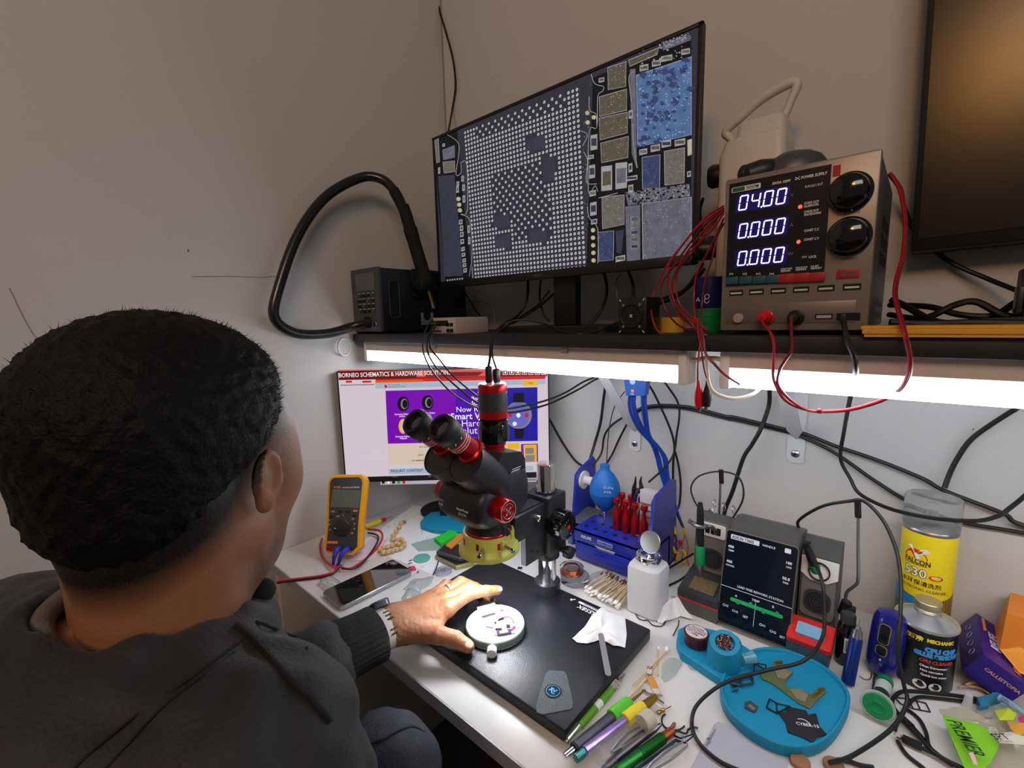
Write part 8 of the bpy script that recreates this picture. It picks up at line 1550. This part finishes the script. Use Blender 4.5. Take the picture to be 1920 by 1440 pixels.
# jacket
JK = mat('jacket_cloth', (33, 34, 38), rough=.68, var=.12, vs=18, bump=.5, bs=300, sheen=.08)
SHR, SHL, ELL_, ELR = np.array([.733, -.868, .952]), np.array([.462, -.962, .962]), np.array([.458, -.862, .765]), np.array([.765, -.80, .70])
def jackf(P):
    d = cap_(P, SHL, SHR, .070, .074); d = smin(d, ell(P, (.60, -.955, .80), (.185, .130, .26)), .07)
    d = smin(d, cap_(P, NB + [0, -.012, -.045], (.60, -.94, .90), .075, .11), .05)
    d = smin(d, cap_(P, SHL, ELL_, .064, .060), .03); d = smin(d, cap_(P, ELL_, (.484, -.705, .796), .062, .056), .03)
    d = smin(d, cap_(P, SHR, ELR, .072, .058), .04); d = smin(d, cap_(P, ELR, (.70, -.68, .66), .055, .045), .03)
    # collar standing round the neck, open at the front
    q = P - (NB + np.array([-.002, .0, .0])); ang = np.arctan2(q[..., 1], q[..., 0]); rad = np.sqrt(q[..., 0] ** 2 + q[..., 1] ** 2)
    zc_ = -.012 - .012 * np.cos(ang - 2.2); col = np.sqrt((rad - .074) ** 2 + ((q[..., 2] - zc_) * .75) ** 2) - .0105
    d = smin(d, col, .022)
    d = smin(d, cap_(P, (.475, -.975, 1.02), (.56, -1.0, 1.005), .022, .035), .03); d = smin(d, cap_(P, (.56, -1.0, 1.005), (.68, -.985, .985), .035, .03), .035)
    hole = cap_(P, NB + [-.010, -.010, .10], NB + [-.006, -.012, -.02], .072, .066); d = smax(d, -hole, .008)
    u = P[..., 0] * .55 + P[..., 1] * .62 - P[..., 2] * .56; d = d + .0022 * np.sin(u * 120 + 3 * fold(P, 14, 5)) * np.clip((1.0 - P[..., 2]) / .06, 0, 1)
    return d + .0058 * fold(P, 34, 3) * np.clip((1.03 - P[..., 2]) / .05, .2, 1) + .0030 * fold(P, 85, 6)
jp_, jf_ = nets(jackf, (.30, -1.16, .52), (.90, -.60, 1.11), .0052)
jk = obj_np('jacket', jp_ - PO, jf_, [JK], person, 'black hooded windbreaker')
from mathutils.bvhtree import BVHTree
bv = BVHTree.FromPolygons(jp_.tolist(), jf_.tolist())
def onj(u, v, lift=.001):
    h = bv.ray_cast(CAMP, ray(u, v)); 
    return None if h[0] is None else h[0] - ray(u, v) * lift
def seam(pts, r, m_, name, label=None, lift=.001):
    P = [onj(u, v, lift) for u, v in pts]; P = [p for p in P if p is not None]
    if len(P) < 2: return
    g = G(); g.X = MT(*(-person.location)); g.tube(P, r, m_, n=8, res=5); return g.build(name, jk, label)
CORD = mat('black_cord', (10, 10, 11), rough=.8)
seam([(443, 1172), (470, 1195), (505, 1232), (545, 1275), (585, 1312), (621, 1352)], [.0026, .0026, .0025, .002], CORD, 'drawcord', 'black hood drawcord', .002)
SEAM = mat('seam_cloth', (22, 22, 25), rough=.8)
seam([(452, 1200), (400, 1240), (330, 1290), (250, 1345), (170, 1410), (130, 1450)], .0009, SEAM, 'seam'); seam([(440, 1222), (380, 1265), (300, 1330), (235, 1400), (190, 1450)], .0008, SEAM, 'seam'); seam([(480, 1165), (520, 1180), (555, 1195), (575, 1215)], .0013, SEAM, 'seam')
# grey t-shirt collar, black toggle, knit cuff
g = G(); g.X = MT(*(-person.location)); NBv = Vector(NB)
g.tube([NBv + Vector((-.006 + .064 * math.cos(a), -.012 + .062 * math.sin(a), .030 - max(0, a - R(270)) * .028)) for a in [R(k) for k in range(150, 360, 10)]], .0085, mat('shirt_grey', (105, 98, 95), rough=.9, bump=.4, bs=500), n=10); g.build('shirt_collar', person, 'grey t-shirt collar')
cf0, cf1 = Vector((.4835, -.672, .801)), Vector((.4905, -.617, .801)); dcf = (cf1 - cf0); dn_ = dcf.normalized(); sx_c = dn_.cross(Vector((0, 0, 1))).normalized(); uz = sx_c.cross(dn_)
g = G(); g.X = MT(*(-person.location)); n = 96; rings = []
for t, r in ((-.3, .040), (0, .043), (.15, .0415), (.5, .0405), (.95, .041), (1, .040), (.99, .0365), (.6, .034)):
    rings.append([cf0 + dcf * t + (sx_c * math.cos(2 * math.pi * j / n) * 1.12 + uz * math.sin(2 * math.pi * j / n) * .92) * (r + (.0009 if j % 3 == 0 else 0)) for j in range(n)])
g.loft(rings, mat('knit_cuff', (24, 24, 28), rough=.9, bump=.5, bs=600), False, False); g.build('cuff', person, 'black ribbed knit cuff')
g = G(); g.X = MT(*(-person.location)); c = W(486, 1110, y=-.812); g.ball(c, (.013, .015, .013), CORD, 16); g.build('hood_roll', person, 'rolled end of the hood')
# wrist watch
wc = Vector((.4925, -.602, .8015)); STRAP = mat('watch_strap', (190, 184, 178), rough=.35)
g = G(); g.X = MT(*(-person.location)); n = 48; rings = []
for t, r in ((-.011, .0005), (-.011, .0025), (.011, .0025), (.011, .0005)):
    rings.append([wc + dn_ * t + sx_c * math.cos(2 * math.pi * j / n) * (.0325 + r) + uz * math.sin(2 * math.pi * j / n) * (.0265 + r) for j in range(n)])
g.loft(rings + [rings[0]], STRAP, False, False); ws = g.build('wristwatch', person, 'pale plastic wristwatch strap')
for k, a in enumerate((20, 32, 60, 72, 84)):
    g = G(); g.X = MT(*(-person.location)); p = wc + sx_c * math.cos(R(a)) * .0352 + uz * math.sin(R(a)) * .0292; nn_ = (sx_c * math.cos(R(a)) / .0352 + uz * math.sin(R(a)) / .0292).normalized(); g.prism(rrect(.010 if k > 1 else .013, .0022, .0008), -.0005, .0008, K, FR(p, dn_, nn_.cross(dn_))); g.build('strap_slot', ws, 'dark strap slot')
g = G(); g.X = MT(*(-person.location)); a = R(128); p = wc + sx_c * math.cos(a) * .034 + uz * math.sin(a) * .029; nn_ = (sx_c * math.cos(a) + uz * math.sin(a)).normalized(); F = FR(p, dn_, nn_.cross(dn_)); g.prism(rrect(.030, .034, .008), 0, .010, DGR, F, .002); g.prism(rrect(.024, .026, .007), .0095, .0105, KG, F); g.box(F @ Vector((.017, .006, .005)), (.006, .005, .004), K, .001); g.box(F @ Vector((-.014, .017, .003)), (.008, .008, .005), K, .001); g.build('watch_case', ws, 'dark watch case')
# ring on the ring finger
rp_ = Vector(FG['ring'][0][0]).lerp(Vector(FG['ring'][0][1]), .42); rd_ = (Vector(FG['ring'][0][1]) - Vector(FG['ring'][0][0])).normalized()
g = G(); g.X = MT(*(-person.location)); g.torus(rp_, .0108, .0013, STEEL, rd_, 28, 8); g.ball(rp_ + Vector((.001, 0, .0108)), (.003, .0022, .002), mat('pearl', (240, 235, 225), rough=.2), 10); g.build('ring', person, 'silver ring with pale stone')
# trousers and shoes
TR = mat('trouser_cloth', (36, 40, 48), rough=.8, var=.1, vs=30, bump=.4, bs=300)
KL, KR = np.array([.612, -.690, .702]), np.array([.76, -.68, .58])
def legf(P):
    d = ell(P, (.61, -.98, .52), (.19, .15, .12))
    for k, hip in ((KL, (.54, -.94, .52)), (KR, (.70, -.94, .52))):
        d = smin(d, cap_(P, hip, k, .088, .066), .03); d = smin(d, cap_(P, k, k + np.array([.0, .03, -.47]), .062, .052), .03)
    return d + .003 * fold(P, 45, 2) + .0016 * fold(P, 110, 5)
lp_, lf_ = nets(legf, (.38, -1.15, .06), (.90, -.55, .80), .008); lg = obj_np('trousers', lp_ - PO, lf_, [TR], person, 'dark grey blue trousers')
bl = BVHTree.FromPolygons(lp_.tolist(), lf_.tolist())
P = [bl.ray_cast(CAMP, ray(u, v))[0] for u, v in ((690, 1395), (720, 1385), (750, 1368), (775, 1362), (795, 1372))]; P = [p for p in P if p is not None]
if len(P) > 2: g = G(); g.X = MT(*(-person.location)); g.tube(P, .0022, mat('trouser_seam', (30, 32, 40), rough=.8), n=6); g.build('seam', lg)
for k in (KL, KR):
    g = G(); g.X = MT(*(-person.location)); c = Vector((k[0], k[1] + .07, .04)); g.loft([[c + Vector((math.cos(R(a)) * .048 * s_, math.sin(R(a)) * .13 * s_, z)) for a in range(0, 360, 15)] for s_, z in ((.95, -.039), (1, -.03), (1, -.01), (.85, .02), (.55, .04))], K); g.build('shoe', person)
